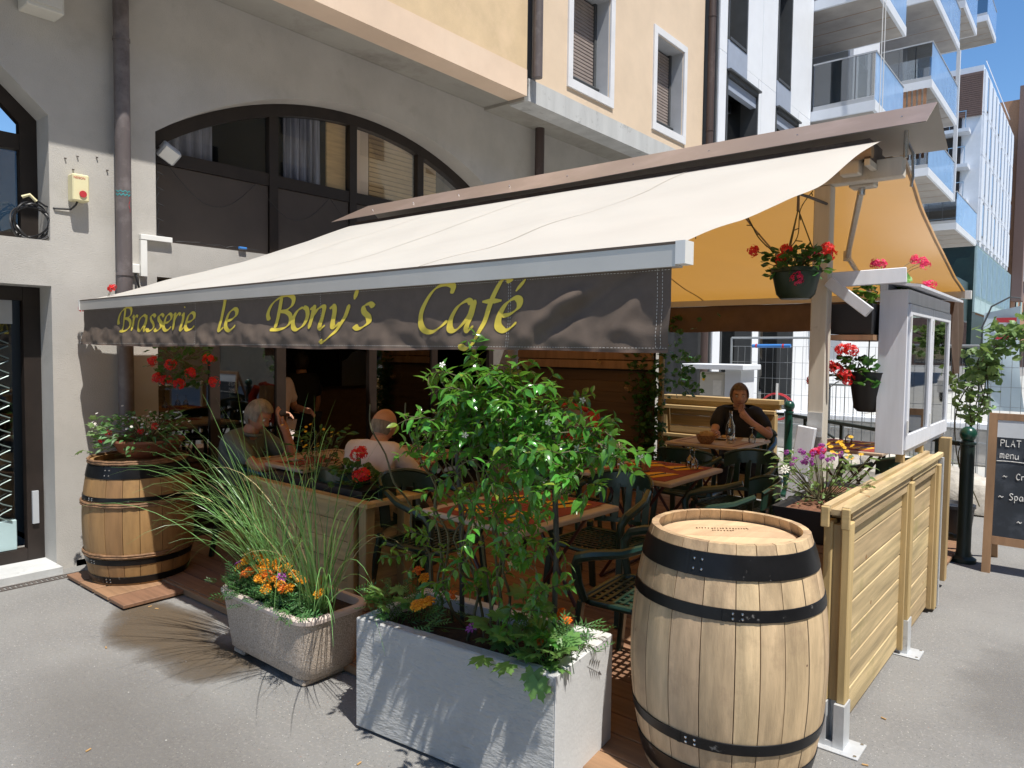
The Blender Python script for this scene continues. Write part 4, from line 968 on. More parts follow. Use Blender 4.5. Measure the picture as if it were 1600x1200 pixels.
# ================================================================ BARRELS
def barrel(name, label, loc, h, re, rb, m, mh, hoops, nst, rust=(), seed=1, open_top=False, group=None):
    t = thing(name, label, 'barrel', loc, 0, group); r = R_(seed)
    def rr(z): s = (z/h-.5)*2; return rb-(rb-re)*(s*s*.92+.08*s**4)
    cuts = [0.]; 
    for i in range(nst): cuts.append(cuts[-1]+r.uniform(.75, 1.3))
    cuts = [c/cuts[-1]*2*PI for c in cuts]
    nz = 14; zs = [h*i/nz for i in range(nz+1)]
    for a, b_ in zip(cuts, cuts[1:]):
        dr = r.uniform(-.0012, .0012); gap = .0035/rb*.5; g = G(); th = .027; k = 3
        vs = []; 
        for i in range(k+1):
            an = a+gap+(b_-a-2*gap)*i/k
            for j, z in enumerate(zs):
                zz = z + (0 if j not in (0, nz) else r.uniform(-.0006, .0006)); e = .004 if (i in (0, k)) else 0
                vs.append(((rr(z)+dr-e*.35)*math.cos(an), (rr(z)+dr-e*.35)*math.sin(an), zz))
            for j, z in enumerate(zs): vs.append(((rr(z)-th)*math.cos(an), (rr(z)-th)*math.sin(an), z))
        M_ = 2*(nz+1); fs = []
        for i in range(k):
            o, p = i*M_, (i+1)*M_
            for j in range(nz): fs += [(o+j, p+j, p+j+1, o+j+1), (o+nz+1+j, o+nz+2+j, p+nz+2+j, p+nz+1+j)]
            fs += [(o+nz, p+nz, p+2*nz+1, o+2*nz+1), (o, o+nz+1, p+nz+1, p)]
        for o, fl in ((0, 1), (k*M_, 0)):
            for j in range(nz):
                q = (o+j, o+j+1, o+nz+2+j, o+nz+1+j); fs.append(q if fl else q[::-1])
        g.add(vs, fs).build('stave', m, t, smooth=True)
    for z0, z1 in hoops:
        g = G(); n = 64; rv = []
        g.lathe([(rr(z0)+.0015, z0), (rr(z0)+.0042, z0+.0015), (rr((z0+z1)/2)+.0046, (z0+z1)/2), (rr(z1)+.0042, z1-.0015), (rr(z1)+.0015, z1)], n)
        hp = g.build('hoop', 'hoop', t, smooth=True)
        g = G(); an = -1.35+r.uniform(-.3, .3)
        for dz in (.3, .7):
            zz = z0+(z1-z0)*dz; g.ball(((rr(zz)+.005)*math.cos(an), (rr(zz)+.005)*math.sin(an), zz), .0055, 8); g.ball(((rr(zz)+.005)*math.cos(an+.09), (rr(zz)+.005)*math.sin(an+.09), zz), .0055, 8)
        g.build('rivet', 'steel', hp)
        L_ = G(); vs = []
        L_.add([((rr(z)+.0062)*math.cos(an-.06), (rr(z)+.0062)*math.sin(an-.06), z) for z in (z0+.001, z1-.001)]+[((rr(z)+.0062)*math.cos(an-.10), (rr(z)+.0062)*math.sin(an-.10), z) for z in (z0+.001, z1-.001)]+[((rr(z)+.003)*math.cos(an-.105), (rr(z)+.003)*math.sin(an-.105), z) for z in (z0+.001, z1-.001)], [(0, 1, 3, 2), (2, 3, 5, 4)])
        L_.build('overlap', 'hoop', hp)
    for z in rust:
        g = G(); n = 90
        for zz in (0, .014):
            g.tube([((rr(z+zz)+.006+.004*noise.noise(Vector((i*.9, z*9, zz*80))))*math.cos(2*PI*i/n), (rr(z)+.006+.004*noise.noise(Vector((i*.9, z*9, zz*80))))*math.sin(2*PI*i/n), z+zz+.004*noise.noise(Vector((i*.35, z, 4)))) for i in range(n)], .0085, 6, closed=True)
        g.build('willow_band', 'rust_band', t, smooth=True)
    if not open_top:
        R = rr(h)-.0275; zt = h-.042; edges = [-R]; 
        while edges[-1] < R-.05: edges.append(edges[-1]+r.uniform(.07, .115))
        edges[-1] = R; ang = rad(-56)
        for a, b_ in zip(edges, edges[1:]):
            a2, b2 = a+.001, b_-.001; pts = []
            n = 7
            up_ = [(a2+(b2-a2)*i/n, math.sqrt(max(R*R-(a2+(b2-a2)*i/n)**2, 0))) for i in range(n+1)]
            pts = up_+[(x, -y) for x, y in up_[::-1]]
            P = []
            for p in pts:
                if not P or (abs(P[-1][0]-p[0])+abs(P[-1][1]-p[1])) > 1e-4: P.append(p)
            ca, sa = math.cos(ang), math.sin(ang); dz = r.uniform(-.0006, .0006)
            G().prism(P, zt-.02, zt+dz, lambda u, v, w: (u*ca-v*sa, u*sa+v*ca, w)).build('head_board', mh, t)
    return t, rr
b1, rr1 = barrel('wine_barrel', 'large pale oak wine barrel with closed lid and black hoops at the fence corner', (-1.09, 2.65, .022), .95, .292, .366, 'oak', 'oak_head', [(.835, .918), (.700, .742), (.235, .278), (.07, .155)], 23, seed=4)
# faint burnt stamp on the lid and a few dents
g = G(); r = R_(9); ca, sa = math.cos(rad(-40)), math.sin(rad(-40))
for row, (x0, x1, y0) in enumerate(((-.10, .10, .11), (-.045, .045, .075))):
    x = x0
    while x < x1:
        w = r.uniform(.006, .011)
        for q in range(2):
            u = x+r.uniform(0, w*.5); v = y0+r.uniform(-.004, .004); g.box((u, v, .9095), (u+w*.45, v+r.uniform(.006, .011), .9102))
        x += w+.003
g.v = [(u*.64+v*.77, -u*.77*.0+v*.64-u*.77, w) if False else (u*math.cos(.66)-v*math.sin(.66), u*math.sin(.66)+v*math.cos(.66), w) for u, v, w in g.v]
g.build('stamp_mark', 'burn', b1)
b2, rr2 = barrel('wine_barrel', 'dark orange old barrel carrying a flower bowl beside the left wall', (-5.20, 2.20, .037), .82, .302, .352, 'oak_orange', 'oak_orange', [(.715, .80), (.565, .595), (.14, .18), (.012, .06)], 21, rust=(.535, .195, .812), seed=7, open_top=False)
g = G(); g.ball((-.36, -.06, .61), .022, 8, (1, 1, 1.3)); g.ball((-.385, -.05, .20), .03, 8, (.8, 1, 1.3)); g.build('knob', 'dark_frame', b2)

# ================================================================ PLANTERS
pg = thing('concrete_planter', 'rectangular grey concrete planter with combed front holding the jasmine bush', 'planter', (-1.95, 2.2, 0), rad(6.3), world=True)
PX0, PX1, PY0, PY1, PZ = -2.455, -1.475, 1.965, 2.435, .487
def rf(k):   # thick walled box: front textured, ends smooth
    pass
T = .055
B('front_wall', 'planter_grey', (PX0, PY0, .012), (PX1, PY0+T, PZ), pg, bev=.005)
B('back_wall', 'planter_smooth', (PX0, PY1-T, .012), (PX1, PY1, PZ), pg, bev=.005)
for x0, x1 in ((PX0+.001, PX0+T), (PX1-T, PX1-.001)): B('end_wall', 'planter_smooth', (x0, PY0+T-.004, .0125), (x1, PY1-T+.004, PZ-.0007), pg, bev=.004)
G().box((PX1-.0005, PY0+.001, .014), (PX1+.003, PY1-.002, PZ-.0015), .0015).build('end_skin', 'planter_smooth', pg)
G().grid(lambda u, v: (PX0+T+(PX1-PX0-2*T)*u, PY0+T+(PY1-PY0-2*T)*v, PZ-.05+.02*noise.noise(Vector((u*7, v*3, 0)))), 30, 14).build('soil', 'soil', pg, smooth=True)
g = G()
def rrect(cx, cy, hx, hy, rad_, z, n=5):
    out = []
    for q, (sx, sy) in enumerate(((1, 1), (-1, 1), (-1, -1), (1, -1))):
        for i in range(n+1):
            a = PI/2*q+PI/2*i/n; out.append((cx+sx*(hx-rad_)+rad_*math.cos(a), cy+sy*(hy-rad_)+rad_*math.sin(a), z))
    return out
pb = thing('stone_planter', 'beige exposed aggregate planter with rounded corners full of marigolds and tall grass', 'planter', (-3.2, 2.1, 0), world=True)
rings = []; cx, cy = -3.225, 2.125
for z, hx, hy, rd in ((.035, .34, .155, .07), (.05, .355, .17, .08), (.12, .368, .178, .085), (.24, .385, .19, .09), (.322, .397, .197, .09)): rings.append(rrect(cx, cy, hx, hy, rd, z))
n = len(rings[0]); vs = sum(rings, []); fs = [(i*n+j, i*n+(j+1) % n, (i+1)*n+(j+1) % n, (i+1)*n+j) for i in range(len(rings)-1) for j in range(n)]+[tuple(range(n))[::-1]]
G().add(vs, fs).build('bowl', 'planter_beige', pb, smooth=True)
rings = [rrect(cx, cy, *q) for q in ((.397, .197, .09, .322), (.408, .208, .095, .328), (.410, .210, .096, .345), (.404, .204, .094, .354), (.378, .178, .075, .354), (.372, .172, .07, .34), (.365, .165, .065, .27))]
n = len(rings[0]); vs = sum(rings, []); fs = [(i*n+j, i*n+(j+1) % n, (i+1)*n+(j+1) % n, (i+1)*n+j) for i in range(len(rings)-1) for j in range(n)]
G().add(vs, fs).build('rim', 'planter_rim', pb, smooth=True)
G().add(rrect(cx, cy, .37, .17, .07, .315), [tuple(range(n))]).build('soil', 'soil', pb)
for sx in (-.27, .27): B('foot', 'planter_beige', (cx+sx-.05, cy-.15, .0), (cx+sx+.05, cy+.15, .036), pb, bev=.01)
# low wooden planter box standing on the deck edge
pw = thing('wooden_planter', 'low wooden planter box with corner posts between the beige planter and the diners', 'planter', (-4.0, 2.9, .05), world=True)
for k in range(5):
    z = .065+k*.125
    B('board', 'pine_x', (-4.52, 2.735, z), (-3.46, 2.755, z+.122), pw, bev=.003); B('board', 'pine_x', (-4.52, 3.06, z), (-3.46, 3.08, z+.122), pw, bev=.003)
    B('board', 'pine_y', (-3.459, 2.76, z), (-3.44, 3.055, z+.122), pw, bev=.003)
for x, y in ((-3.40, 2.725), (-3.40, 3.03), (-4.6, 2.725), (-4.6, 3.03)): B('post', 'pine_z', (x-.035, y, .052), (x+.035, y+.07, .69), pw, bev=.004)
for x in (-3.48,): B('post', 'pine_z', (x-.03, 2.70, .052), (x+.03, 2.732, .685), pw, bev=.004)
for y0, y1 in ((2.68, 2.75), (3.05, 3.12)): B('cap_board', 'pine_x', (-4.66, y0, .6905), (-3.30, y1, .72), pw, bev=.004)
B('cap_board', 'pine_y', (-3.37, 2.751, .6905), (-3.30, 3.049, .72), pw, bev=.004)
# ================================================================ PLANTS
def leaf_mesh(kind, v=0):
    g = G(); r = R_(v*7+3)
    if kind == 'lance':     # pointed oval along +X, folded on its midrib, tip drooping; unit length
        dr = .18+.1*v; f = .10+.05*(v % 3)
        X = (0, .16, .42, .7, 1.0); Wd = (0, .16, .235, .16, 0)
        mid = [(x, 0, -dr*x*x) for x in X]
        L1 = [(x, w, f*w*3-dr*x*x) for x, w in list(zip(X, Wd))[1:4]]; L2 = [(x, -w, f*w*3-dr*x*x) for x, w in list(zip(X, Wd))[1:4]]
        g.add(mid+L1+L2, [(0, 1, 5), (1, 2, 6, 5), (2, 3, 7, 6), (3, 4, 7), (0, 8, 1), (1, 8, 9, 2), (2, 9, 10, 3), (3, 10, 4)])
    elif kind == 'round':   # scalloped round leaf, stalk at the origin
        n = 10; vs = [(.42, 0, -.06)]
        for i in range(n):
            a = PI+ .25+(2*PI-.5)*i/(n-1); q = .5*(1+.10*(i % 2)); vs.append((.42+q*math.cos(a), q*math.sin(a), .07*math.sin(a*3+v)))
        g.add(vs, [(0, i+1, i+2) for i in range(n-1)])
    elif kind == 'palm':    # deeply cut geranium leaf
        vs = [(.05, 0, 0)]; fs = []
        for k, (an, ln) in enumerate(((-1.9, .55), (-1.0, .85), (-.33, 1.0), (.33, 1.0), (1.0, .85), (1.9, .55))):
            c, s = math.cos(an), math.sin(an); o = len(vs); w = .15
            def P(u, q): return (u*c*ln-q*s+.05, u*s*ln+q*c, -.22*u*u*ln+.05*abs(q))
            vs += [P(.45, w), P(.72, w*1.35), P(.80, w*.45), P(1.0, .02), P(.80, -w*.45), P(.72, -w*1.35), P(.45, -w)]
            fs += [(0, o, o+6), (o, o+1, o+2), (o, o+2, o+4, o+6), (o+2, o+3, o+4), (o+4, o+5, o+6)]
        g.add(vs, fs)
    elif kind == 'feather': # marigold leaf: paired leaflets
        for k in range(5):
            x = .15+k*.18; 
            for sg in (1, -1):
                g.add([(x, 0, -.1*x*x), (x+.16, sg*.10, .0), (x+.26, sg*.27, -.05), (x+.08, sg*.13, .02)], [(0, 1, 2, 3)])
        g.add([(.95, 0, -.1), (1.05, .05, -.1), (1.25, 0, -.15), (1.05, -.05, -.1)], [(0, 1, 2, 3)])
        g.add([(0, .012, 0), (0, -.012, 0), (.95, -.01, -.1), (.95, .01, -.1)], [(0, 1, 2, 3)])
    return g
LG = {k: [leaf_mesh(k, v) for v in range(4)] for k in ('lance', 'round', 'palm', 'feather')}
def M4(p, d, s, up=(0, 0, 1), roll=0.): 
    R = frame_of(d, up, roll); return Matrix.Translation(Vector(p)) @ R.to_4x4() @ Matrix.Scale(s, 4)
def put(g, kind, r, p, d, s, roll=0., up=(0, 0, 1)):
    src = LG[kind][r.randrange(4)]; m = M4(p, d, s, up, roll); g.add([m @ Vector(v) for v in src.v], src.f)
def flower_head(kind, R=.035, seed=1):
    r = R_(seed); g = G()
    if kind == 'geranium':
        for k in range(34):
            d = Vector((r.gauss(0, 1), r.gauss(0, 1), r.gauss(.35, .9))).normalized(); c = d*R*r.uniform(.72, 1.0)
            fr = frame_of(d.orthogonal(), d, 0)
            for q in range(4):
                a = q*PI/2+r.random(); u = (fr @ Vector((math.cos(a), 0, 0))+0*d); u = (d.orthogonal().normalized()*math.cos(a)+d.cross(d.orthogonal()).normalized()*math.sin(a))
                w = d.cross(u); s = R*.36
                g.add([c, c+u*s*.6+w*s*.4+d*s*.15, c+u*s+d*s*.2, c+u*s*.6-w*s*.4+d*s*.15], [(0, 1, 2, 3)])
    elif kind == 'marigold':
        for lay, (n, rr_, zz, s) in enumerate(((13, .95, 0, .5), (11, .70, .22, .45), (9, .45, .40, .4), (6, .2, .5, .35))):
            for k in range(n):
                a = 2*PI*k/n+lay*.4+r.uniform(-.1, .1); c, s_ = math.cos(a), math.sin(a); h = R*zz; w = R*s*.62
                z2 = h+R*r.uniform(-.05, .22)
                def P(u, q, z): return (u*c-q*s_, u*s_+q*c, z)
                g.add([P(R*rr_*.25, 0, h), P(R*rr_*.85, w*.6, z2), P(R*rr_*1.05, w*.35, z2-R*.15), P(R*rr_*.95, 0, z2+R*.05), P(R*rr_*1.05, -w*.35, z2-R*.15), P(R*rr_*.85, -w*.6, z2)], [(0, 1, 3), (1, 2, 3), (0, 3, 5), (3, 4, 5)])
        g.ball((0, 0, -R*.3), R*.38, 8, (1, 1, 1.2))
    elif kind == 'star':
        for k in range(5):
            a = 2*PI*k/5; c, s_ = math.cos(a), math.sin(a)
            def P(u, q, z): return (u*c-q*s_, u*s_+q*c, z)
            g.add([P(.05*R, 0, 0), P(.6*R, .28*R, .05*R), P(R, 0, -.1*R), P(.6*R, -.28*R, .05*R)], [(0, 1, 2, 3)])
        g.tube([(0, 0, 0), (0, 0, -R*1.1)], R*.07, 5)
    elif kind == 'daisy':
        for k in range(9):
            a = 2*PI*k/9; c, s_ = math.cos(a), math.sin(a)
            def P(u, q, z): return (u*c-q*s_, u*s_+q*c, z)
            g.add([P(.15*R, 0, 0), P(.7*R, .2*R, .1*R), P(R, 0, 0), P(.7*R, -.2*R, .1*R)], [(0, 1, 2, 3)])
        g.ball((0, 0, 0), R*.25, 6)
    return g
FM = {}
def fmesh(kind, m, R, seed=1):
    k = (kind, m, R, seed)
    if k not in FM: FM[k] = tmesh(flower_head(kind, R, seed), m, 'flower', smooth=False)
    return FM[k]
def O(t): return OFF[t]
def flower(t, kind, m, R, p, d=(0, 0, 1), seed=1, name='flower'):
    p = Vector(p)-OFF[t]; z = Vector(d).normalized(); R3 = z.to_track_quat('Z', 'Y').to_matrix().to_4x4()
    return inst(fmesh(kind, m, R, seed), name, t, Matrix.Translation(p) @ R3)

# ---- jasmine bush on its two poles
jb = thing('jasmine_bush', 'tall glossy green climbing bush with small white flowers on dark poles in the grey planter', 'bush', (-1.95, 2.2, .45), world=True)
r = R_(77)
for x, y, z1, ln in ((-1.615, 2.23, 1.42, .01), (-2.13, 2.26, 1.40, -.01)): G().tube([(x, y, .40), (x+ln, y, .9), (x+ln*1.5, y-.05, z1)], .011, 8).build('pole', 'trellis_pole', jb, smooth=True)
leaves = []; gs = G(); stars = []
# woody stems
stems = []
for k in range(11):
    x = r.uniform(-2.35, -1.6); pts = [Vector((x*.6-.8, 2.2+r.uniform(-.07, .07), .42))]
    tx_ = x+r.uniform(-.15, .15)
    for i in range(9): 
        t_ = (i+1)/9; pts.append(Vector((pts[0].x+(tx_-pts[0].x)*t_+r.uniform(-.025, .025), 2.2-.27*t_**1.5+r.uniform(-.05, .05), .42+t_*r.uniform(.95, 1.05)*(.98))))
    gs.tube(spline(pts, 3), [.007-.004*i/27 for i in range(28)][:len(spline(pts, 3))], 5); stems.append(pts)
# leafy twigs: (x, z, spread, number of twigs, outward reach)
CL = [(-2.22, 1.44, .12, 15, .17), (-2.05, 1.54, .13, 20, .15), (-1.87, 1.55, .13, 22, .15), (-1.73, 1.46, .12, 20, .16), (-1.90, 1.40, .18, 26, .15), (-2.12, 1.34, .13, 16, .2),
      (-1.60, 1.34, .11, 20, .17), (-1.50, 1.36, .10, 12, .18), (-1.44, 1.38, .07, 8, .14), (-1.52, 1.24, .09, 8, .12), (-1.75, 1.27, .14, 18, .15), (-1.95, 1.22, .15, 13, .16),
      (-2.22, 1.17, .1, 8, .22), (-2.05, 1.05, .14, 8, .17), (-1.80, 1.07, .13, 9, .14), (-2.26, .97, .1, 6, .2), (-1.95, .92, .16, 10, .16), (-1.70, .92, .12, 11, .15), (-1.67, .78, .10, 8, .13), (-2.15, .78, .14, 8, .18), (-1.9, .7, .2, 12, .15), (-2.31, .78, .06, 4, .2)]
for (x, z, sp_, nt_, reach) in CL:
    kf = 1-.128*max(0, min(1, (z-.72)/.42)); xk, yk, zk = x*kf+.03, 2.2*kf, 1.64+(z-.075-1.64)*kf   # the crown leans out over the pavement
    for k in range(int(nt_*(1.12 if z > 1.2 else .85))):
        p = Vector((xk+r.gauss(0, sp_*.5), yk+r.gauss(0, .05), zk+r.gauss(0, sp_*.36)))
        d = Vector((r.gauss(0, 1)+(x+1.9)*1.2, r.gauss(-.15, .6), r.gauss(.2, .6))).normalized()
        L_ = reach*r.uniform(.5, 1.15); seg_ = 4; pts = [p]; dd = d.copy()
        for i in range(seg_): dd = (dd+Vector((r.gauss(0, .2), r.gauss(0, .2), -.12+r.gauss(0, .15)))).normalized(); pts.append(pts[-1]+dd*L_/seg_)
        gs.tube(pts, [.0022, .002, .0017, .0014, .001], 4)
        for i in range(1, seg_+1):
            a = r.random()*PI
            for s in ((0, PI) if i < seg_ else (0, PI*.66, PI*1.33)):
                t_ = (pts[i]-pts[i-1]).normalized(); o = t_.orthogonal().normalized(); o = (o*math.cos(a+s)+t_.cross(o)*math.sin(a+s))
                ld = (o*.9+t_*.55+Vector((0, 0, -.10+r.gauss(0, .2)))).normalized()
                ls = r.uniform(.034, .064)*(.75 if i == seg_ else 1)
                leaves.append((pts[i].copy(), ld, ls, r.gauss(0, .45), i == seg_ and r.random() < .3))
        if r.random() < .16: stars.append((pts[-1], dd.copy(), r.random()))
LM = [tmesh(g_, 'leaf_jasmine', 'leaf') for g_ in LG['lance']]; LY = [tmesh(g_, 'leaf_young', 'leaf') for g_ in LG['lance']]
leaves.sort(key=lambda l: (l[0].y*1.0-l[2]*6))
for i, (p, d, s, ro, yg) in enumerate(leaves[:290]):
    inst((LY if yg else LM)[i % 4], 'leaf', jb, M4(p-OFF[jb], d, s, roll=ro))
g = G()
for p, d, s, ro, yg in leaves[290:]: put(g, 'lance', r, p, d, s, ro)
g.build('foliage', 'leaf_jasmine', jb, smooth=True, kind='stuff')
gs.build('stem', 'stem', jb, smooth=True)
for p, d, q in stars:
    flower(jb, 'star', 'petal_white' if q < .5 else 'petal_wilt', .014, p+d*.01, (d.x, d.y-.4, d.z-.2 if q < .5 else -1))
print('jasmine leaves', len(leaves))

# ---- bedding plants in the grey planter
def marigold(name, label, base, heads, mats_, n=60, spread=(.12, .09, .10), seed=1, group=None, R=.027, lift=0):
    t = thing(name, label, 'flowers', base, world=True, group=group); r = R_(seed); g = G(); gs = G(); b_ = Vector(base)
    for k in range(n):
        p = b_+Vector((r.gauss(0, spread[0]*.6) if spread[0] < .3 else r.uniform(-.37, .30), r.gauss(0, spread[1]*.6) if spread[0] < .3 else r.uniform(-.15, .06), r.uniform(-.01, spread[2])))
        d = Vector((r.gauss(0, 1), r.gauss(0, 1), r.gauss(.5, .4))); put(g, 'feather', r, p, d, r.uniform(.055, .10), r.gauss(0, .5))
    for k in range(max(4, n//8)):
        p = b_+Vector((r.gauss(0, spread[0]*.4), r.gauss(0, spread[1]*.4), -.02)); gs.tube([p, p+Vector((r.gauss(0, .03), r.gauss(0, .03), spread[2]))], .002, 4)
    for i, h in enumerate(heads):
        h = Vector(h)+Vector((0, 0, lift)); gs.tube([b_+(h-b_)*.25-Vector((0, 0, .03)), h-Vector((0, 0, .01))], .002, 4)
        m = mats_[i % len(mats_)]; k_ = 'daisy' if m == 'petal_purple' else 'marigold'
        flower(t, k_, m, R*r.uniform(.85, 1.1) if False else R, h, (r.gauss(0, .35), r.gauss(-.5, .25), 1), seed=1+i % 3)
    g.build('foliage', 'leaf_marigold', t, kind='stuff'); gs.build('stem', 'leaf_dark', t)
    return t
marigold('marigold_plant', 'orange marigolds with a small purple bloom at the left end of the grey planter', (-2.28, 2.12, .47), [(-2.13, 2.02, .575), (-2.10, 2.03, .59), (-2.155, 2.01, .565), (-2.06, 2.12, .60), (-2.35, 2.2, .625), (-2.32, 2.21, .595), (-1.88, 2.05, .53)], ['petal_orange', 'petal_orange', 'petal_orange', 'petal_deep', 'petal_deep', 'petal_orange', 'petal_purple'], 75, (.2, .12, .085), 3, R=.03, lift=.012)
marigold('marigold_plant', 'small deep orange marigolds at the right end of the grey planter', (-1.62, 2.25, .48), [(-1.60, 2.26, .60), (-1.575, 2.27, .585), (-1.585, 2.24, .625), (-1.60, 2.12, .54)], ['petal_deep'], 60, (.14, .12, .09), 5, R=.02)
t = thing('geranium_plant', 'leafy cut leaved green geranium spilling over the right corner of the grey planter', 'plant', (-1.7, 2.1, .46), world=True); r = R_(15); g = G(); gs = G()
for (x, y, z, n, s) in ((-1.66, 2.12, .48, 24, .11), (-1.56, 2.12, .49, 18, .08), (-1.78, 2.15, .50, 14, .11), (-2.36, 2.05, .53, 12, .08), (-1.70, 2.22, .60, 14, .09)):
    for k in range(n):
        d = Vector((r.gauss(0, 1), r.gauss(-.35, 1), r.gauss(.25, .35))).normalized(); p = Vector((x, y, z))+Vector((d.x*s, d.y*s*.8, abs(d.z)*s*.9+r.uniform(-.02, .05)))
        gs.tube([(x+r.gauss(0, .02), y+r.gauss(0, .02), .44), p], .0018, 4)
        inst_ok = True; put(g, 'palm', r, p, d+Vector((0, 0, .15)), r.uniform(.045, .075), r.gauss(0, .3))
for p, d in (((-1.50, 1.985, .47), (.25, -.5, -1)), ((-1.53, 2.0, .49), (.2, -.6, -.8)), ((-2.33, 1.98, .50), (-.2, -.6, -.5)), ((-2.42, 2.05, .56), (-.5, -.4, .4)), ((-1.62, 1.97, .50), (-.2, -1, -.1)), ((-1.74, 1.97, .49), (0, -1, 0))):
    put(g, 'palm', r, p, d, .075, 0)
g.build('foliage', 'leaf_geranium', t, kind='stuff'); gs.build('stem', 'leaf_geranium', t)

# ---- marigolds and grass in the beige planter
marigold('marigold_plant', 'dense bright orange marigolds filling the front of the beige stone planter', (-3.22, 2.06, .335),
         [(-3.60, 2.10, .46), (-3.45, 2.0, .475), (-3.33, 2.06, .50), (-3.40, 2.08, .48), (-3.35, 1.99, .45), (-3.28, 2.0, .465), (-3.23, 1.99, .45), (-3.19, 2.02, .475), (-3.14, 2.05, .49), (-3.20, 1.97, .425), (-3.12, 2.0, .455), (-3.17, 1.94, .40), (-3.04, 1.96, .425), (-3.01, 1.97, .43), (-2.92, 2.08, .46), (-2.87, 2.04, .42), (-3.29, 2.09, .50), (-3.25, 2.05, .485), (-3.47, 2.06, .49), (-3.52, 2.04, .455), (-3.37, 1.97, .44), (-3.08, 2.04, .47), (-3.42, 2.03, .50), (-3.26, 1.96, .43), (-3.0, 2.03, .46), (-3.31, 2.02, .485), (-3.56, 2.02, .44), (-3.50, 1.99, .43), (-3.40, 1.96, .42), (-3.54, 2.08, .48), (-3.22, 2.06, .51), (-3.15, 1.98, .44), (-3.36, 2.04, .495), (-3.09, 1.97, .43)],
         ['petal_orange', 'petal_orange', 'petal_purple', 'petal_orange', 'petal_deep', 'petal_orange', 'petal_deep', 'petal_orange'], 330, (.40, .16, .085), 8, R=.032, lift=.035)
gt = thing('ornamental_grass', 'tall arching clump of thin green ornamental grass rising behind the marigolds in the beige planter', 'grass', (-3.15, 2.2, .33), world=True); r = R_(21)
def blade(p, d, L_, w, droop, m, t=gt):
    n = 11; pts = []; q = Vector(p); dd = Vector(d).normalized()
    for i in range(n+1):
        pts.append(q.copy()); dd = (dd+Vector((0, 0, -droop*(i/n)**1.3*.16))).normalized()
        if dd.z < 0: dd.z *= .9
        q = q+dd*L_/n
    h = Vector((d[0], d[1], 0)); h = h.normalized() if h.length > .01 else Vector((1, 0, 0)); sd_ = Vector((-h.y, h.x, 0)); tw_ = r.uniform(-1, 1)
    g = G(); vs = []
    for i, c in enumerate(pts):
        k = w*(1-(i/n)**2.2)*.5+.0004; s2 = (sd_+Vector((0, 0, .5*tw_))).normalized(); vs += [c-s2*k, c+Vector((0, 0, -k*.6)), c+s2*k]
    fs = []
    for i in range(n): o = i*3; fs += [(o, o+1, o+4, o+3), (o+1, o+2, o+5, o+4)]
    return g.add(vs, fs)
for k in range(230):
    if k < 140: bx, by = -3.26+r.gauss(0, .08), 2.09+r.gauss(0, .03)
    else: bx, by = -2.94+r.gauss(0, .03), 2.09+r.gauss(0, .03)
    lean = r.gauss(-.25, .42) if k < 140 else r.gauss(.05, .42)
    d = Vector((lean, r.gauss(-.22, .2), 1)); L_ = r.uniform(.65, 1.22) if k < 170 else r.uniform(.45, .95)
    m = 'grass_dry' if r.random() < .08 else 'grass_blade'
    blade((bx, by, .32), d, L_, r.uniform(.0038, .0066), r.uniform(.3, 2.6)+abs(lean)*.8, m).build('blade', m, gt, smooth=True)

# ---- generic geranium
def geranium(name, label, base, heads, m='petal_red', n=60, spread=.12, up=.10, seed=1, leafm='leaf_dark', lk='round', ls=(.035, .06), R=.036, cat='flowers', hang=0.):
    t = thing(name, label, cat, base, world=True); r = R_(seed); g = G(); gs = G(); b_ = Vector(base)
    for k in range(n):
        d = Vector((r.gauss(0, 1), r.gauss(0, 1), r.gauss(.25, .45))).normalized()
        p = b_+Vector((d.x*spread*r.random()**.5, d.y*spread*r.random()**.5, r.uniform(-hang, up)))
        put(g, lk, r, p, d, r.uniform(*ls), r.gauss(0, .5))
        if k % 4 == 0: gs.tube([b_+Vector((d.x*.02, d.y*.02, -.02)), p], .002, 4)
    for i, h in enumerate(heads):
        mm = m if isinstance(m, str) else m[i % len(m)]
        h = Vector(h); gs.tube([b_+(h-b_)*.2, b_+(h-b_)*.7+Vector((0, 0, .015)), h], .0018, 4); flower(t, 'geranium', mm, R, h, (r.gauss(0, .3), r.gauss(-.3, .3), 1), seed=1+i % 4)
    g.build('foliage', leafm, t, kind='stuff'); gs.build('stem', 'stem', t); return t
# left barrel bowl
t = thing('flower_bowl', 'wide terracotta bowl standing on the orange barrel', 'pot', (-5.18, 2.24, .85), world=True)
G().lathe([(.12, .852), (.19, .90), (.225, .965), (.235, .97), (.232, .985), (.21, .98), (.19, .95)], 28, (-5.18, 2.26, 0), cap0=True, cap1=True).build('bowl', 'terracotta', t, smooth=True)
geranium('bowl_flowers', 'trailing plant with tiny white and a few red flowers in the terracotta bowl', (-5.18, 2.24, .99), [(-5.42, 2.04, .965), (-5.35, 2.06, 1.02), (-4.95, 2.2, 1.09), (-5.05, 2.15, 1.05)], 'petal_red', 420, .30, .17, 41, 'leaf_marigold', 'lance', (.035, .06), .024, hang=.09)
r = R_(44); t = bpy.data.objects['bowl_flowers']
for k in range(55): flower(t, 'daisy', 'petal_white', .011, (-5.18+r.gauss(.08, .17), 2.2+r.gauss(0, .1), 1.09+r.gauss(.03, .04)), (r.gauss(0, .4), -.5, 1))
g = G(); 
for k in range(34): put(g, 'palm', r, (-5.44+r.gauss(0, .05), 2.02+r.gauss(0, .04), 1.0+r.gauss(.0, .08)), (r.gauss(-.3, 1), r.gauss(-.5, 1), r.gauss(.2, .6)), r.uniform(.03, .05), 0)
g.build('foliage', 'leaf_pale', t, kind='stuff')
flower(t, 'geranium', 'petal_white', .022, (-5.50, 2.02, 1.07), (-.3, -.4, 1))
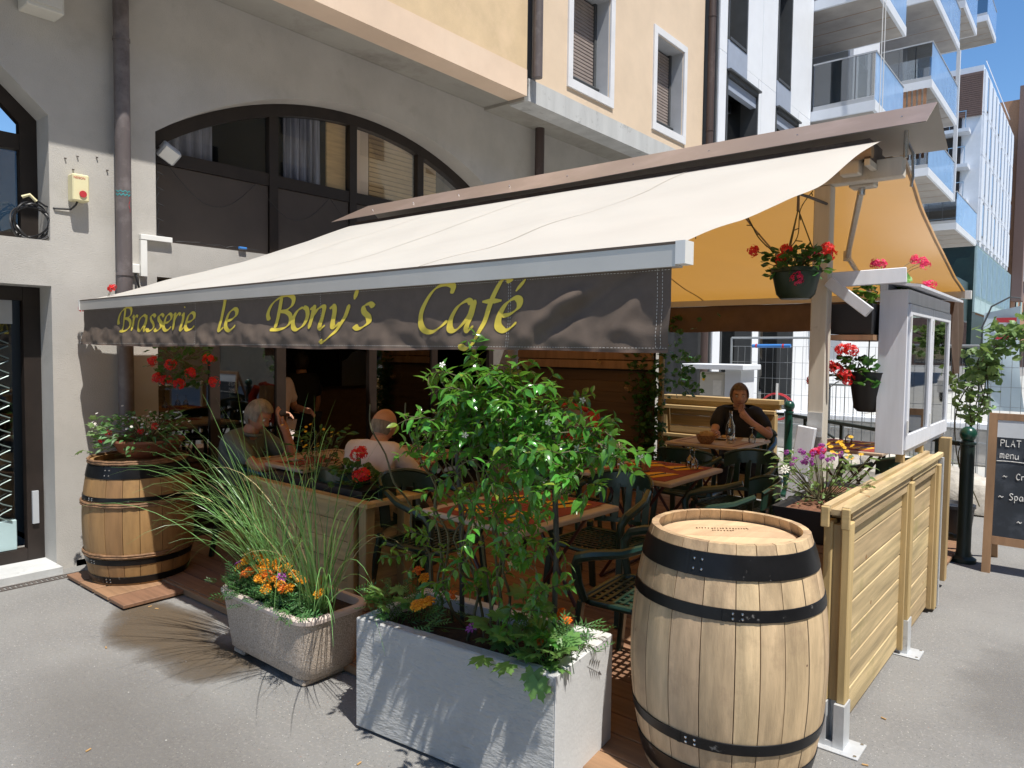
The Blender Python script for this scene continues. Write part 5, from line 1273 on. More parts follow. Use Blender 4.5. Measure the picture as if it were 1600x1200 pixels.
geranium('hanging_geranium', 'red geraniums hanging in the shade under the left end of the awning', (-5.30, 2.55, 1.55), [(-5.42, 2.4, 1.52), (-5.25, 2.42, 1.38), (-5.18, 2.42, 1.50), (-5.05, 2.5, 1.44), (-4.98, 2.6, 1.54), (-5.12, 2.45, 1.36), (-5.35, 2.4, 1.40), (-4.9, 2.6, 1.38)], 'petal_red', 130, .26, .10, 43, 'leaf_dark', hang=.22, R=.042)
geranium('geranium_tip', 'bright red geranium heads peeking over the left end of the awning bar', (-5.70, 2.12, 1.72), [(-5.50, 2.15, 2.04), (-5.47, 2.15, 2.045), (-5.70, 2.03, 1.90)], 'petal_red', 10, .03, .03, 45, 'leaf_dark', R=.026)
# geranium in the wooden planter
t = thing('flower_trough', 'black plastic trough standing in the low wooden planter box', 'planter', (-3.95, 2.9, .5), world=True)
G().add([(-4.45, 2.80, .5), (-3.5, 2.80, .5), (-3.5, 3.02, .5), (-4.45, 3.02, .5), (-4.5, 2.765, .76), (-3.45, 2.765, .76), (-3.45, 3.045, .76), (-4.5, 3.045, .76)], [(0, 1, 2, 3), (0, 1, 5, 4), (1, 2, 6, 5), (2, 3, 7, 6), (3, 0, 4, 7), (4, 5, 6, 7)]).build('trough', 'pot_black', t)
geranium('red_geranium', 'dark red geranium heads in front of the bald diner in the wooden planter', (-3.65, 2.88, .78), [(-3.52, 2.78, .985), (-3.47, 2.76, .855), (-3.50, 2.80, .995), (-3.44, 2.77, .87)], 'petal_red', 90, .17, .12, 47, 'leaf_dark', R=.043)
geranium('yellow_bush', 'loose dark foliage with tiny yellow flowers behind the grass blades', (-4.2, 3.0, .78), [], 'petal_red', 130, .26, .30, 48, 'leaf_dark', 'lance', (.04, .07))
t = bpy.data.objects['yellow_bush']; r = R_(50)
for k in range(18): flower(t, 'daisy', 'petal_yellow', .012, (-4.15+r.gauss(0, .16), 2.9+r.gauss(0, .08), 1.02+r.gauss(0, .07)), (r.gauss(0, .4), -.5, 1))
# hanging basket by the cream post
t = thing('hanging_pot', 'dark green plastic pot hung on wires from the cream post', 'pot', (-1.29, 3.95, 1.93), world=True); hx, hy = -1.285, 3.93
G().lathe([(.075, 1.925), (.098, 1.95), (.122, 2.06), (.13, 2.065), (.13, 2.085), (.118, 2.085), (.112, 2.06)], 28, (hx, hy, 0), cap0=True, cap1=True).build('pot', 'pot_green', t, smooth=True)
for k in range(3):
    a = k*2.1+.4; G().tube([(hx+.12*math.cos(a), hy+.12*math.sin(a), 2.08), (hx, hy, 2.40)], .0035, 5).build('wire', 'stem', t)
G().tube([(hx, hy, 2.39), (hx, hy, 2.48), (hx+.02, hy+.1, 2.48), (hx+.05, hy+.33, 2.475)], .008, 6).build('hook', 'drain_metal', t, smooth=True)
geranium('hanging_basket_flowers', 'coral red geraniums in the hanging dark green pot', (hx, hy, 2.09), [(-1.49, 3.85, 2.185), (-1.31, 3.84, 2.175), (-1.26, 3.84, 2.05), (-1.245, 3.82, 2.02), (-1.19, 3.9, 2.15), (-1.13, 3.93, 2.18), (-1.12, 3.95, 2.15), (-1.35, 3.88, 2.13)], ['petal_red', 'petal_red', 'petal_pink', 'petal_pink', 'petal_pink', 'petal_red', 'petal_red', 'petal_red'], 130, .155, .10, 51, 'leaf_dark', R=.034, hang=.05)
# planter and geraniums behind the cabinet
t = thing('shelf_planter', 'black plastic planter on a shelf behind the white cabinet', 'planter', (-1.12, 4.6, 1.75), world=True)
G().add([(-1.24, 4.42, 1.75), (-1.02, 4.42, 1.75), (-1.02, 5.0, 1.75), (-1.24, 5.0, 1.75), (-1.28, 4.38, 1.92), (-1.01, 4.38, 1.92), (-1.01, 5.05, 1.92), (-1.28, 5.05, 1.92)], [(0, 1, 2, 3), (0, 1, 5, 4), (1, 2, 6, 5), (2, 3, 7, 6), (3, 0, 4, 7), (4, 5, 6, 7)]).build('trough', 'pot_black', t)
B('shelf', 'frame_wood', (-1.26, 4.40, 1.715), (-1.005, 5.02, 1.745), t)
geranium('pink_geranium', 'bright pink geranium heads and leaves above the roof of the white cabinet', (-1.05, 4.75, 2.03), [(-1.055, 4.62, 2.165), (-1.03, 4.64, 2.16), (-.93, 5.05, 2.225), (-.90, 5.12, 2.215), (-.90, 5.2, 2.205), (-.87, 5.1, 2.065), (-.85, 5.12, 2.07)], 'petal_pink', 110, .15, .08, 53, 'leaf_geranium', R=.032, hang=.12)
t = thing('hanging_pot', 'black hanging pot in the shade left of the white cabinet', 'pot', (-1.12, 4.45, 1.3), world=True)
G().lathe([(.05, 1.30), (.07, 1.32), (.10, 1.52), (.105, 1.53)], 24, (-1.06, 4.55, 0), cap0=True, cap1=True).build('pot', 'pot_black', t, smooth=True); G().tube([(-1.06, 4.55, 1.53), (-1.07, 4.6, 1.75)], .004, 5).build('wire', 'stem', t)
geranium('red_geranium', 'red geranium flowers hanging left of the white cabinet', (-1.12, 4.48, 1.55), [(-1.16, 4.35, 1.66), (-1.12, 4.36, 1.66), (-1.10, 4.35, 1.655), (-1.22, 4.38, 1.56), (-1.18, 4.36, 1.55), (-1.14, 4.36, 1.52), (-1.12, 4.37, 1.49), (-1.31, 4.35, 1.47), (-1.27, 4.36, 1.37)], 'petal_red', 75, .12, .08, 55, 'leaf_dark', R=.036, hang=.10)
# window box behind the fence
t = thing('window_box', 'dark grey plastic window box on a wooden stand behind the fence', 'planter', (-1.02, 3.7, .6), world=True)
G().add([(-1.10, 3.30, .79), (-.92, 3.30, .79), (-.92, 4.05, .79), (-1.10, 4.05, .79), (-1.14, 3.25, .945), (-.90, 3.25, .945), (-.90, 4.1, .945), (-1.14, 4.1, .945), (-1.12, 3.27, .942), (-.915, 3.27, .942), (-.915, 4.08, .942), (-1.12, 4.08, .942), (-1.11, 3.29, .92), (-.92, 3.29, .92), (-.92, 4.07, .92), (-1.11, 4.07, .92)], [(0, 1, 2, 3), (0, 1, 5, 4), (1, 2, 6, 5), (2, 3, 7, 6), (3, 0, 4, 7), (4, 5, 9, 8), (5, 6, 10, 9), (6, 7, 11, 10), (7, 4, 8, 11), (8, 9, 13, 12), (9, 10, 14, 13), (10, 11, 15, 14), (11, 8, 12, 15)]).build('trough', 'pot_black', t)
G().add([(-1.11, 3.29, .925), (-.92, 3.29, .925), (-.92, 4.07, .925), (-1.11, 4.07, .925)], [(0, 1, 2, 3)]).build('soil', 'soil_red', t)
B('sticker', 'board_paper', (-1.06, 3.282, .845), (-.99, 3.287, .875), t)
t = thing('plant_stand', 'small wooden stand under the dark window box behind the fence', 'stand', (-1.02, 3.7, .05), world=True)
B('top', 'frame_wood', (-1.13, 3.28, .755), (-.91, 4.08, .788), t, bev=.003)
for x in (-1.11, -.93): 
    for y in (3.30, 4.04): B('leg', 'frame_wood', (x-.02, y-.02, .052), (x+.02, y+.02, .754), t)
geranium('mixed_flowers', 'purple pink and yellow summer flowers in the dark window box', (-1.03, 3.62, .95), [(-1.07, 3.62, 1.155), (-1.05, 3.66, 1.16)], 'petal_pink', 260, .24, .20, 57, 'leaf_pale', 'lance', (.025, .045), .024, hang=.03)
t = bpy.data.objects['mixed_flowers']; r = R_(60)
for k in range(26): flower(t, 'geranium', 'petal_purple', .013, (-1.08+r.gauss(0, .055), 3.60+r.gauss(0, .09), 1.135+r.gauss(0, .022)), (0, -.3, 1), seed=k % 3)
for k in range(16): flower(t, 'daisy', 'petal_yellow', .014, (-1.0+r.gauss(0, .05), 3.85+r.gauss(0, .15), 1.17+r.gauss(0, .04)), (r.gauss(0, .4), -.5, 1))
flower(t, 'daisy', 'petal_white', .024, (-1.14, 3.42, 1.09), (0, -1, .4))

# ================================================================ TABLES AND WHAT LIES ON THEM
DZ = .05
def make_table(label, w=.70, d=.80):
    t = thing('cafe_table', label, 'table', (0, 0, DZ), group='terrace tables'); h = .75
    G().box((-w/2, -d/2, h-.028), (w/2, d/2, h), .006).build('table_top', 'table_top', t)
    g = G(); e = .065
    for a, b_ in (((-w/2+e, -d/2+e), (w/2-e, -d/2+e+.022)), ((-w/2+e, d/2-e-.022), (w/2-e, d/2-e)), ((-w/2+e, -d/2+e+.0225), (-w/2+e+.022, d/2-e-.0225)), ((w/2-e-.022, -d/2+e+.0225), (w/2-e, d/2-e-.0225))): g.box((*a, h+.0002), (*b_, h+.0012))
    g.build('inlay_band', 'table_band', t)
    for sy in (-1, 1):
        y = sy*(d/2-.12)
        G().tube([(-.24, y, .012), (.0, y, .37), (.24, y, h-.04)], .011, 8).build('leg', 'table_leg', t, smooth=True); G().tube([(.24, y+.024, .012), (.0, y+.024, .37), (-.24, y+.024, h-.04)], .011, 8).build('leg', 'table_leg', t, smooth=True)
    G().tube([(-.24, -d/2+.12, .012), (-.24, d/2-.12, .012)], .010, 8).build('stretcher', 'table_leg', t, smooth=True); G().tube([(.24, -d/2+.12, .012), (.24, d/2-.12, .012)], .010, 8).build('stretcher', 'table_leg', t, smooth=True)
    return t
TB = [(-2.43, 4.52, 'cafe table with red mats and upturned glasses in the middle of the terrace'), (-2.36, 2.96, 'cafe table half hidden behind the jasmine bush next to the pale barrel'), (-2.78, 6.45, 'cafe table with a bread basket and bottle in front of the man in black'),
      (-4.30, 3.86, 'cafe table in front of the bald man in pink'), (-4.55, 3.25, 'cafe table where the grey haired man leans on his hand'), (-1.75, 7.0, 'sunlit cafe table with red and yellow mats behind the white plank')]
t0 = make_table(TB[0][2]); tabs = []
for i, (x, y, lb) in enumerate(TB):
    tabs.append(t0 if i == 0 else dup(t0, label=lb)); tabs[-1].location = (x, y, DZ)
    if i == 1: tabs[-1].rotation_euler.z = rad(-3)
ZT = DZ+.75+.0013
mat_me = tmesh(G().box((-.14, -.185, 0), (.14, .185, .0012)), 'mat_red', 'place_mat', False)
nap_me = tmesh(G().prism([(-.12, -.10), (.02, -.12), (.13, .02), (-.02, .12)], 0, .002), 'napkin', 'napkin', False)
kn = G(); kn.box((-.105, -.006, 0), (-.0, .006, .006), .002).box((.0, -.008, .001), (.10, .008, .003), .001)
fk = G(); fk.box((-.10, -.004, 0), (.04, .004, .003), .001).box((.04, -.010, .001), (.055, .010, .003)); [fk.box((.055, -.010+q*.006, .001), (.095, -.0075+q*.006, .003)) for q in range(4)]
knh = tmesh(kn, 'pot_black', 'knife', False); fkm = tmesh(fk, 'steel', 'fork', False)
def lay(me, name, label, cat, x, y, z, rz, group=None, s=1.):
    o = inst(me, name, None); o.location = (x, y, z); o.rotation_euler = (0, 0, rz); o.scale = (s, s, s); return props(o, label, cat, group)
def glass_up(label, x, y, z, flip=True, group=None):
    t = thing('wine_glass', label, 'glass', (x, y, z), group=group)
    pr = [(.030, 0), (.0305, .002), (.008, .006), (.0042, .012), (.004, .055), (.012, .065), (.030, .09), (.033, .115), (.029, .145)]
    if flip: pr = [(a, .145-b_) for a, b_ in pr]
    i0 = 5
    G().lathe(pr[i0:], 18).build('bowl', 'glassware', t, smooth=True); G().lathe(pr[:i0+1], 14, cap0=True).build('foot', 'glassware', t, smooth=True); return t
for ti, name in ((0, 'middle table'), (1, 'table behind the bush'), (5, 'sunlit table')):
    x0, y0 = TB[ti][0], TB[ti][1]
    for k, (dx, dy, rz) in enumerate(((-.145, -.19, .1), (-.145, .19, -.1), (.145, -.18, PI+.15), (.145, .19, PI))):
        pos = ('near left', 'far left', 'near right', 'far right')[k]
        lay(mat_me, 'place_mat', 'dark red paper place mat at the %s seat of the %s' % (pos, name), 'place mat', x0+dx*1.0, y0+dy, ZT+.0001*k, PI*0, 'place mats')
        lay(nap_me, 'napkin', 'folded yellow napkin at the %s seat of the %s' % (pos, name), 'napkin', x0+dx*.9, y0+dy, ZT+.002, rz, 'napkins')
        lay(knh, 'knife', 'knife at the %s seat of the %s' % (pos, name), 'knife', x0+dx*.9, y0+dy-.02, ZT+.0045, rz+1.2, 'knives'); lay(fkm, 'fork', 'fork at the %s seat of the %s' % (pos, name), 'fork', x0+dx*.9+.02, y0+dy+.03, ZT+.0045, rz+1.0, 'forks')
for lb, x, y in (('upturned stemmed glass at the near side of the middle table', -2.60, 4.36), ('first upturned glass at the far side of the middle table', -2.28, 4.80), ('second upturned glass at the far right corner of the middle table', -2.21, 4.72), ('upturned glass on the sunlit table', -1.80, 7.1)):
    glass_up(lb, x, y, ZT+.002, group='upturned glasses on the tables')
t = thing('condiment_stand', 'small wire stand with salt pepper and mill on the middle table', 'condiments', (-2.46, 4.42, ZT+.002))
G().box((-.05, -.03, 0), (.05, .03, .006), .002).build('tray', 'drain_metal', t); G().tube([(0, 0, 0), (0, 0, .13), (.01, 0, .145), (0, 0, .155), (-.01, 0, .145), (0, 0, .13)], .003, 5).build('handle', 'drain_metal', t)
for dx, m in ((-.028, 'glassware'), (.028, 'wicker')): G().lathe([(.02, .006), (.021, .06), (.015, .07), (.015, .085)], 14, (dx, 0, 0), cap1=True).build('shaker', m, t, smooth=True)
t = thing('ashtray', 'small round dark glass ashtray at the near edge of the middle table', 'ashtray', (-2.48, 4.24, ZT+.002)); G().lathe([(.035, 0), (.042, .035), (.038, .035), (.03, .01)], 18, cap0=True, cap1=True).build('dish', 'wicker', t, smooth=True)
t = thing('bread_basket', 'wicker basket with pieces of bread on the table of the man in black', 'basket', (-2.78, 6.17, ZT))
G().lathe([(.05, 0), (.075, .03), (.085, .07), (.09, .075), (.08, .078), (.065, .03)], 22, cap0=True, cap1=True).build('basket', 'wicker', t, smooth=True)
for k in range(3): G().ball((-.03+.03*k, .01*k, .085), .035, 8, (1, .6, .8 if k != 1 else 1.2)).build('bread', 'bread', t, smooth=True)
t = thing('water_bottle', 'clear glass carafe bottle standing on the table of the man in black', 'bottle', (-2.62, 6.34, ZT)); G().lathe([(.036, 0), (.04, .01), (.04, .16), (.02, .21), (.014, .23), (.014, .29), (.017, .295)], 20, cap0=True).build('bottle', 'glassware', t, smooth=True)
glass_up('stemmed glass by the right hand of the man in black', -2.47, 6.48, ZT)
t = thing('plate', 'white plate with food in front of the man in black', 'plate', (-2.78, 6.58, ZT)); G().lathe([(.06, .002), (.08, .005), (.115, .018), (.12, .02), (.11, .014)], 24, cap0=True, cap1=True).build('plate', 'white_plastic', t, smooth=True); G().ball((.01, 0, .025), .045, 8, (1, 1, .4)).build('food', 'bread', t, smooth=True)
lay(tmesh(G().box((-.1, -.14, 0), (.1, .14, .002)), 'board_paper', 'menu_sheet', False), 'paper_menu', 'white paper sheet on the right side of the table of the man in black', 'paper', -2.55, 6.72, ZT, .3)
glass_up('upturned glass on the table in front of the bald man', -4.05, 3.75, ZT)
lay(mat_me, 'place_mat', 'dark red place mat in front of the bald man in pink', 'place mat', -4.1, 3.85, ZT, 0, 'place mats'); lay(mat_me, 'place_mat', 'dark red place mat in front of the grey haired man', 'place mat', -4.5, 3.1, ZT, 0, 'place mats')

# ================================================================ GREEN PLASTIC ARMCHAIRS
def make_chair(label):
    t = thing('garden_chair', label, 'chair', (0, 0, DZ), group='green plastic armchairs on the terrace'); m = 'chair_green'   # faces +Y
    g = G(); n = 9
    for i in range(n):   # perforated seat: slats in both directions inside a frame
        x = -.19+i*.0475; g.box((x-.009, -.20, .412), (x+.009, .20, .420))
    for i in range(10): y = -.19+i*.0425; g.box((-.215, y-.008, .4202), (.215, y+.008, .426))
    g.build('seat_grid', m, t)
    G().tube([(-.215, -.20, .415), (-.225, .15, .418), (-.19, .225, .412), (0, .235, .405), (.19, .225, .412), (.225, .15, .418), (.215, -.20, .415), (0, -.215, .41)], .018, 8, closed=True).build('seat_rim', m, t, smooth=True)
    # curved backrest shell with openings
    def bp(a, z, e=0): return (.27*math.sin(a)*(1+.08*(z-.42)), -.02-(.255+.16*(z-.42)*.8+e)*math.cos(a), z)
    g = G()
    for z0, z1, w in ((.70, .80, 1.0), (.47, .50, .8)): 
        k = 16; g.grid(lambda u, v: bp((-1+2*u)*w, z0+(z1-z0)*v-.05*abs(2*u-1)**3*(z0 > .6)), k, 2); g.grid(lambda u, v: bp((-1+2*u)*w, z0+(z1-z0)*v-.05*abs(2*u-1)**3*(z0 > .6), .012), k, 2)
    for q in range(5): 
        a = -.62+q*.31; g.bar(bp(a, .49, .006), bp(a, .72, .006), .045, .010)
    g.tube([bp(-1+2*i/14, .805-.05*abs(2*i/14-1)**3, .005) for i in range(15)], .012, 6)
    g.build('backrest', m, t, smooth=True)
    for s in (-1, 1):
        G().tube([(s*.235, -.14, .73), (s*.27, -.02, .685), (s*.285, .12, .66), (s*.28, .20, .635), (s*.262, .225, .59), (s*.25, .215, .50), (s*.235, .19, .42)], [.018, .022, .026, .026, .024, .021, .02], 8).build('armrest', m, t, smooth=True)
        g = G().bar((s*.245, .20, .43), (s*.265, .245, .002), .045, .028, .006, up=(0, 1, 0)); g.build('leg', m, t)
        g = G().bar((s*.225, -.20, .47), (s*.25, -.285, .002), .045, .028, .006, up=(0, 1, 0)); g.build('leg', m, t)
    return t
CH = [(-1.66, 3.02, 95, 'green plastic armchair with sunlit seat between the barrel and the nearest table'), (-1.80, 4.30, 120, 'green plastic armchair pushed under the right end of the middle table'), (-2.15, 5.35, 170, 'green plastic armchair behind the far right corner of the middle table'),
      (-2.65, 5.62, 5, 'green plastic armchair turned with its back to the camera at the bread basket table'), (-2.75, 7.08, 182, 'green plastic armchair under the man in black'), (-3.86, 3.12, 5, 'green plastic armchair under the bald man in pink'),
      (-5.02, 3.05, -60, 'green plastic armchair under the grey haired man by the window'), (-3.10, 4.5, -88, 'green plastic armchair at the left end of the middle table'), (-3.15, 3.05, -85, 'green plastic armchair at the table behind the jasmine bush'),
      (-1.32, 6.35, 50, 'green plastic armchair in the sun behind the dark bollard'), (-2.35, 3.75, 180, 'green plastic armchair between the jasmine table and the middle table'), (-3.62, 5.55, -85, 'green plastic armchair with the red jacket hung over it')]
c0 = make_chair(CH[0][3]); chairs = []
for i, (x, y, a, lb) in enumerate(CH):
    c = c0 if i == 0 else dup(c0, label=lb); c.location = (x, y, DZ); c.rotation_euler = (0, 0, rad(a)); chairs.append(c)
# red and beige jacket over a chair back
t = thing('jacket', 'red and beige jacket hanging over a chair back behind the jasmine bush', 'jacket', (-3.60, 5.25, .85), world=True)
def jf(u, v): a = (u-.5)*2.3; z = 1.16-v*.5+.03*math.sin(u*9)*v; R = .23+.05*v+.018*math.sin(u*21+v*4)+.02*noise.noise(Vector((u*5, v*4, 1))); return (-3.62+R*math.sin(a)*1.05, 5.42-R*math.cos(a), z-.07*abs(u-.5)*2)
G().grid(lambda u, v: jf(u, .42+.58*v), 40, 16).build('body', 'jacket_red', t, smooth=True); G().grid(lambda u, v: jf(u, .42*v), 40, 10).build('yoke', 'jacket_beige', t, smooth=True)
G().tube([(-3.40, 5.22, 1.10), (-3.33, 5.2, .98), (-3.34, 5.17, .80), (-3.36, 5.16, .70)], [.05, .055, .05, .04], 10).build('sleeve', 'jacket_red', t, smooth=True); G().tube([(-3.75, 5.2, 1.12), (-3.80, 5.15, .95), (-3.82, 5.12, .78)], [.05, .055, .05], 10).build('sleeve', 'jacket_beige', t, smooth=True)
G().tube([jf(i/10*.6+.2, 0) for i in range(11)], .022, 8).build('collar', 'jacket_red', t, smooth=True)
# ================================================================ PEOPLE
def skin_mesh(verts, edges, radii, root, sub=2, name='skin'):
    me = bpy.data.meshes.new(name); me.from_pydata(verts, edges, []); me.update()
    o = bpy.data.objects.new(name, me); COL.objects.link(o)
    m = o.modifiers.new('s', 'SKIN'); m.use_smooth_shade = True
    for i, v in enumerate(me.skin_vertices[0].data):
        r_ = radii[i]; v.radius = (r_, r_) if not isinstance(r_, tuple) else r_; v.use_root = (i == root)
    s = o.modifiers.new('u', 'SUBSURF'); s.levels = sub; s.render_levels = sub
    dg = bpy.context.evaluated_depsgraph_get(); out = bpy.data.meshes.new_from_object(o.evaluated_get(dg))
    bpy.data.objects.remove(o); bpy.data.meshes.remove(me); return out
class Sk:
    def __init__(s): s.v = []; s.e = []; s.r = []
    def add(s, p, r, par=None):
        s.v.append(Vector(p)); s.r.append(r)
        if par is not None: s.e.append((par, len(s.v)-1))
        return len(s.v)-1
    def chain(s, pts, rs, par=None):
        for p, r in zip(pts, rs): par = s.add(p, r, par)
        return par
def head_mesh(c, R3, jaw=1.):
    """sculpted head, face towards local +Y"""
    g = G(); n, m = 28, 22; vs = []
    for j in range(m+1):
        ph = PI*j/m
        for i in range(n):
            th = 2*PI*i/n; x = math.sin(ph)*math.sin(th); y = math.sin(ph)*math.cos(th); z = math.cos(ph)
            X, Y, Z = x*.081, y*.098, z*.116
            if z < 0: X *= 1-.30*(-z)**1.4; Y *= 1-.10*(-z)            # jaw narrows
            if y < 0: Y *= 1.02; 
            if y > .2: Y -= .006*(1-abs(z))
            f = max(0, y)
            def bump(x0, z0, sx, sz, amt): return amt*math.exp(-((X-x0)/sx)**2-((Z-z0)/sz)**2)*(f > .3)
            Y += bump(0, -.020, .011, .020, .026)+bump(0, -.034, .017, .010, .010)                   # nose
            Y += bump(.030, .006, .015, .011, -.010)+bump(-.030, .006, .015, .011, -.010)            # eye sockets
            Y += bump(0, .026, .05, .008, .005)+bump(0, -.066, .022, .007, .006)+bump(0, -.098, .022, .014, .010)   # brow, lips, chin
            vs.append(c+R3 @ Vector((X, Y, Z)))
    fs = [(j*n+i, j*n+(i+1) % n, (j+1)*n+(i+1) % n, (j+1)*n+i) for j in range(m) for i in range(n)]
    g.add(vs, fs)
    for s in (-1, 1):
        e = G(); e.ball((0, 0, 0), 1, 10); g.add([c+R3 @ Vector((s*.078+v[0]*.010, -.006+v[1]*.018, -.008+v[2]*.031)) for v in e.v], e.f)
    return g
def person(label, loc, rz, J, head_dir, skin, shirt, trouser, hair, hair_kind, hands=None, sleeve=.55, world=False, scale=1.):
    """J: joint positions in local space (faces +Y); arms are shoulder, elbow, wrist, palm direction"""
    t = thing('person', label, 'person', loc, rz); r = R_(hash(label) % 99 if False else len(label))
    V = {k: Vector(v) for k, v in J.items()}
    s = Sk(); pel = s.add(V['pelvis'], (.125, .095)); mid = s.add(V['pelvis'].lerp(V['chest'], .5), (.115, .09), pel); ch = s.add(V['chest'], (.12, .085), mid); nb = s.add(V['neck'], .062, ch); nt_ = s.add(V['neck'].lerp(V['head'], .75), .052, nb)
    hands_ = []
    for sd_ in ('L', 'R'):
        S_, E_, W_ = V['sh'+sd_], V['el'+sd_], V['wr'+sd_]; pd = Vector(J['pd'+sd_]).normalized() if 'pd'+sd_ in J else (W_-E_).normalized()
        a = s.chain([S_, S_.lerp(E_, .5), E_, E_.lerp(W_, .35), W_], [.044, .046, .040, .040, .027], ch)
        pl = s.chain([W_+pd*.045, W_+pd*.085], [.033, .034], a)
        side = pd.orthogonal().normalized() if 'ps'+sd_ not in J else Vector(J['ps'+sd_]).normalized(); nrm = pd.cross(side)
        base = W_+pd*.085
        for q in range(4):
            o = (q-1.5)*.019; L_ = (.065, .078, .073, .058)[q]; c1 = base+side*o+pd*.005
            pts = [c1, c1+pd*L_*.45+nrm*.006, c1+pd*L_*.72+nrm*.026, c1+pd*L_*.80+nrm*.045]; s.chain(pts, [.0095, .0088, .008, .007], pl)
        c1 = W_+pd*.03+side*.034; s.chain([c1, c1+pd*.03+side*.018+nrm*.01, c1+pd*.055+side*.018+nrm*.024], [.012, .0105, .009], a)
    for sd_ in ('L', 'R'):
        H_, K_, A_ = V['hip'+sd_], V['kn'+sd_], V['an'+sd_]
        s.chain([H_, H_.lerp(K_, .5), K_, K_.lerp(A_, .4), A_, A_+Vector((0, .10, -.055)), A_+Vector((0, .17, -.065))], [.088, .078, .058, .056, .040, .038, .03], pel)
    me = skin_mesh(s.v, s.e, s.r, 0)
    # weld the head to the neck by making one mesh of both
    y = Vector(head_dir).normalized(); x = y.cross(Vector((0, 0, 1))).normalized(); z = x.cross(y); R3 = Matrix((x, y, z)).transposed()
    hg = head_mesh(V['head'], R3); bm = bmesh.new(); bm.from_mesh(me); hm = hg.mesh('h'); bm.from_mesh(hm)
    bmesh.ops.recalc_face_normals(bm, faces=bm.faces); bm.to_mesh(me); bm.free()
    me.name = 'body'; me.polygons.foreach_set('use_smooth', [True]*len(me.polygons)); me.materials.clear(); me.materials.append(MATS[skin])
    body = inst(me, 'body', t)
    # clothes
    s2 = Sk(); k = 1.13; pel = s2.add(V['pelvis']+Vector((0, 0, -.03)), (.155, .125)); mid = s2.add(V['pelvis'].lerp(V['chest'], .5), (.155, .125), pel); ch = s2.add(V['chest'], (.178, .134), mid); nb = s2.add(V['chest'].lerp(V['neck'], .93), .080, ch)
    for sd_ in ('L', 'R'):
        S_, E_, W_ = V['sh'+sd_], V['el'+sd_], V['wr'+sd_]
        if sleeve <= 1: s2.chain([S_, S_.lerp(E_, sleeve*.5), S_.lerp(E_, sleeve)], [.078, .072, .066], ch)
        else: s2.chain([S_, S_.lerp(E_, .5), E_, E_.lerp(W_, .5), E_.lerp(W_, sleeve-1)], [.074, .064, .054, .046, .042], ch)
    me2 = skin_mesh(s2.v, s2.e, s2.r, 0); me2.name = 'shirt'
    for v in me2.vertices: v.co += Vector((1, 1, .3))*0+v.normal*(.007*noise.noise(v.co*9)+.004*noise.noise(v.co*23))
    me2.materials.append(MATS[shirt]); inst(me2, 'shirt', t)
    sc = G(); nk = V['neck']; sc.tube([nk+Vector((.078*math.cos(a), .070*math.sin(a)-.004, -.028+.016*math.sin(a+PI))) for a in [2*PI*i/20 for i in range(20)]], .014, 8, closed=True); sc.build('collar', shirt, t, smooth=True)
    s3 = Sk(); pel = s3.add(V['pelvis'], (.15, .122))
    for sd_ in ('L', 'R'):
        H_, K_, A_ = V['hip'+sd_], V['kn'+sd_], V['an'+sd_]; s3.chain([H_, H_.lerp(K_, .5), K_, K_.lerp(A_, .5), A_], [.10, .09, .07, .064, .058], pel)
    me3 = skin_mesh(s3.v, s3.e, s3.r, 0); me3.name = 'trousers'; me3.materials.append(MATS[trouser]); inst(me3, 'trousers', t)
    for sd_ in ('L', 'R'):
        A_ = V['an'+sd_]; G().ball(A_+Vector((0, .07, -.045)), .05, 12, (.95, 2.6, .95)).build('shoe', 'black_rubber', t, smooth=True)
    H = V['head']; P = lambda a, b_, c: H+R3 @ Vector((a, b_, c))
    for sx in (-1, 1):
        G().ball(P(sx*.030, .078, .006), .0115, 8).build('eye', 'eye_white', t, smooth=True); G().ball(P(sx*.030, .0875, .005), .005, 6).build('iris', 'eye_dark', t)
        G().tube([P(sx*(.016+i*.008), .092-.0035*i, .024+.0035*math.sin(i*.8)) for i in range(5)], .0032, 5).build('eyebrow', hair, t)
    G().tube([P(-.024, .083, -.065), P(-.01, .092, -.0635), P(0, .0935, -.065), P(.01, .092, -.0635), P(.024, .083, -.065)], [.002, .004, .0045, .004, .002], 6).build('mouth', 'lip', t, smooth=True)
    # hair shell
    g = G(); n, m = 30, 16
    def inh(th, ph):
        front = math.cos(th)
        if hair_kind == 'full': return ph < (1.02 if front > .45 else (1.75 if front > -.1 else 2.25))
        if hair_kind == 'fringe': return (ph > 1.38 and ph < (1.7 if front > -.1 else 2.15)) and front < .15     # bald crown
        return ph < (.85 if front > .4 else 1.5 if front > 0 else 2.0)
    vs = []; idx = {}; fs = []
    for j in range(m*2+1):
        ph = PI*j/(m*2)
        for i in range(n):
            th = 2*PI*i/n; q = 1.0+.016*noise.noise(Vector((th*3, ph*6, len(label)))); o = .012 if hair_kind == 'full' else .0025
            x_, y_, z_ = math.sin(ph)*math.sin(th), math.sin(ph)*math.cos(th), math.cos(ph)
            Xs = x_*(.082+o)*(1-.30*max(0, -z_)**1.4); vs.append(P(Xs*q, (y_*(.098+o))*q*(1.02), (z_*(.118+o))*q))
    for j in range(m*2):
        for i in range(n):
            if inh(2*PI*(i+.5)/n, PI*(j+.5)/(m*2)): fs.append((j*n+i, j*n+(i+1) % n, (j+1)*n+(i+1) % n, (j+1)*n+i))
    g.add(vs, fs).build('hair', hair, t, smooth=True)
    return t
SIT = dict(pelvis=(0, -.03, .50), hipL=(-.10, .02, .50), hipR=(.10, .02, .50), knL=(-.13, .42, .50), knR=(.13, .42, .50), anL=(-.12, .40, .10), anR=(.12, .40, .10))
def zoff(J): return J
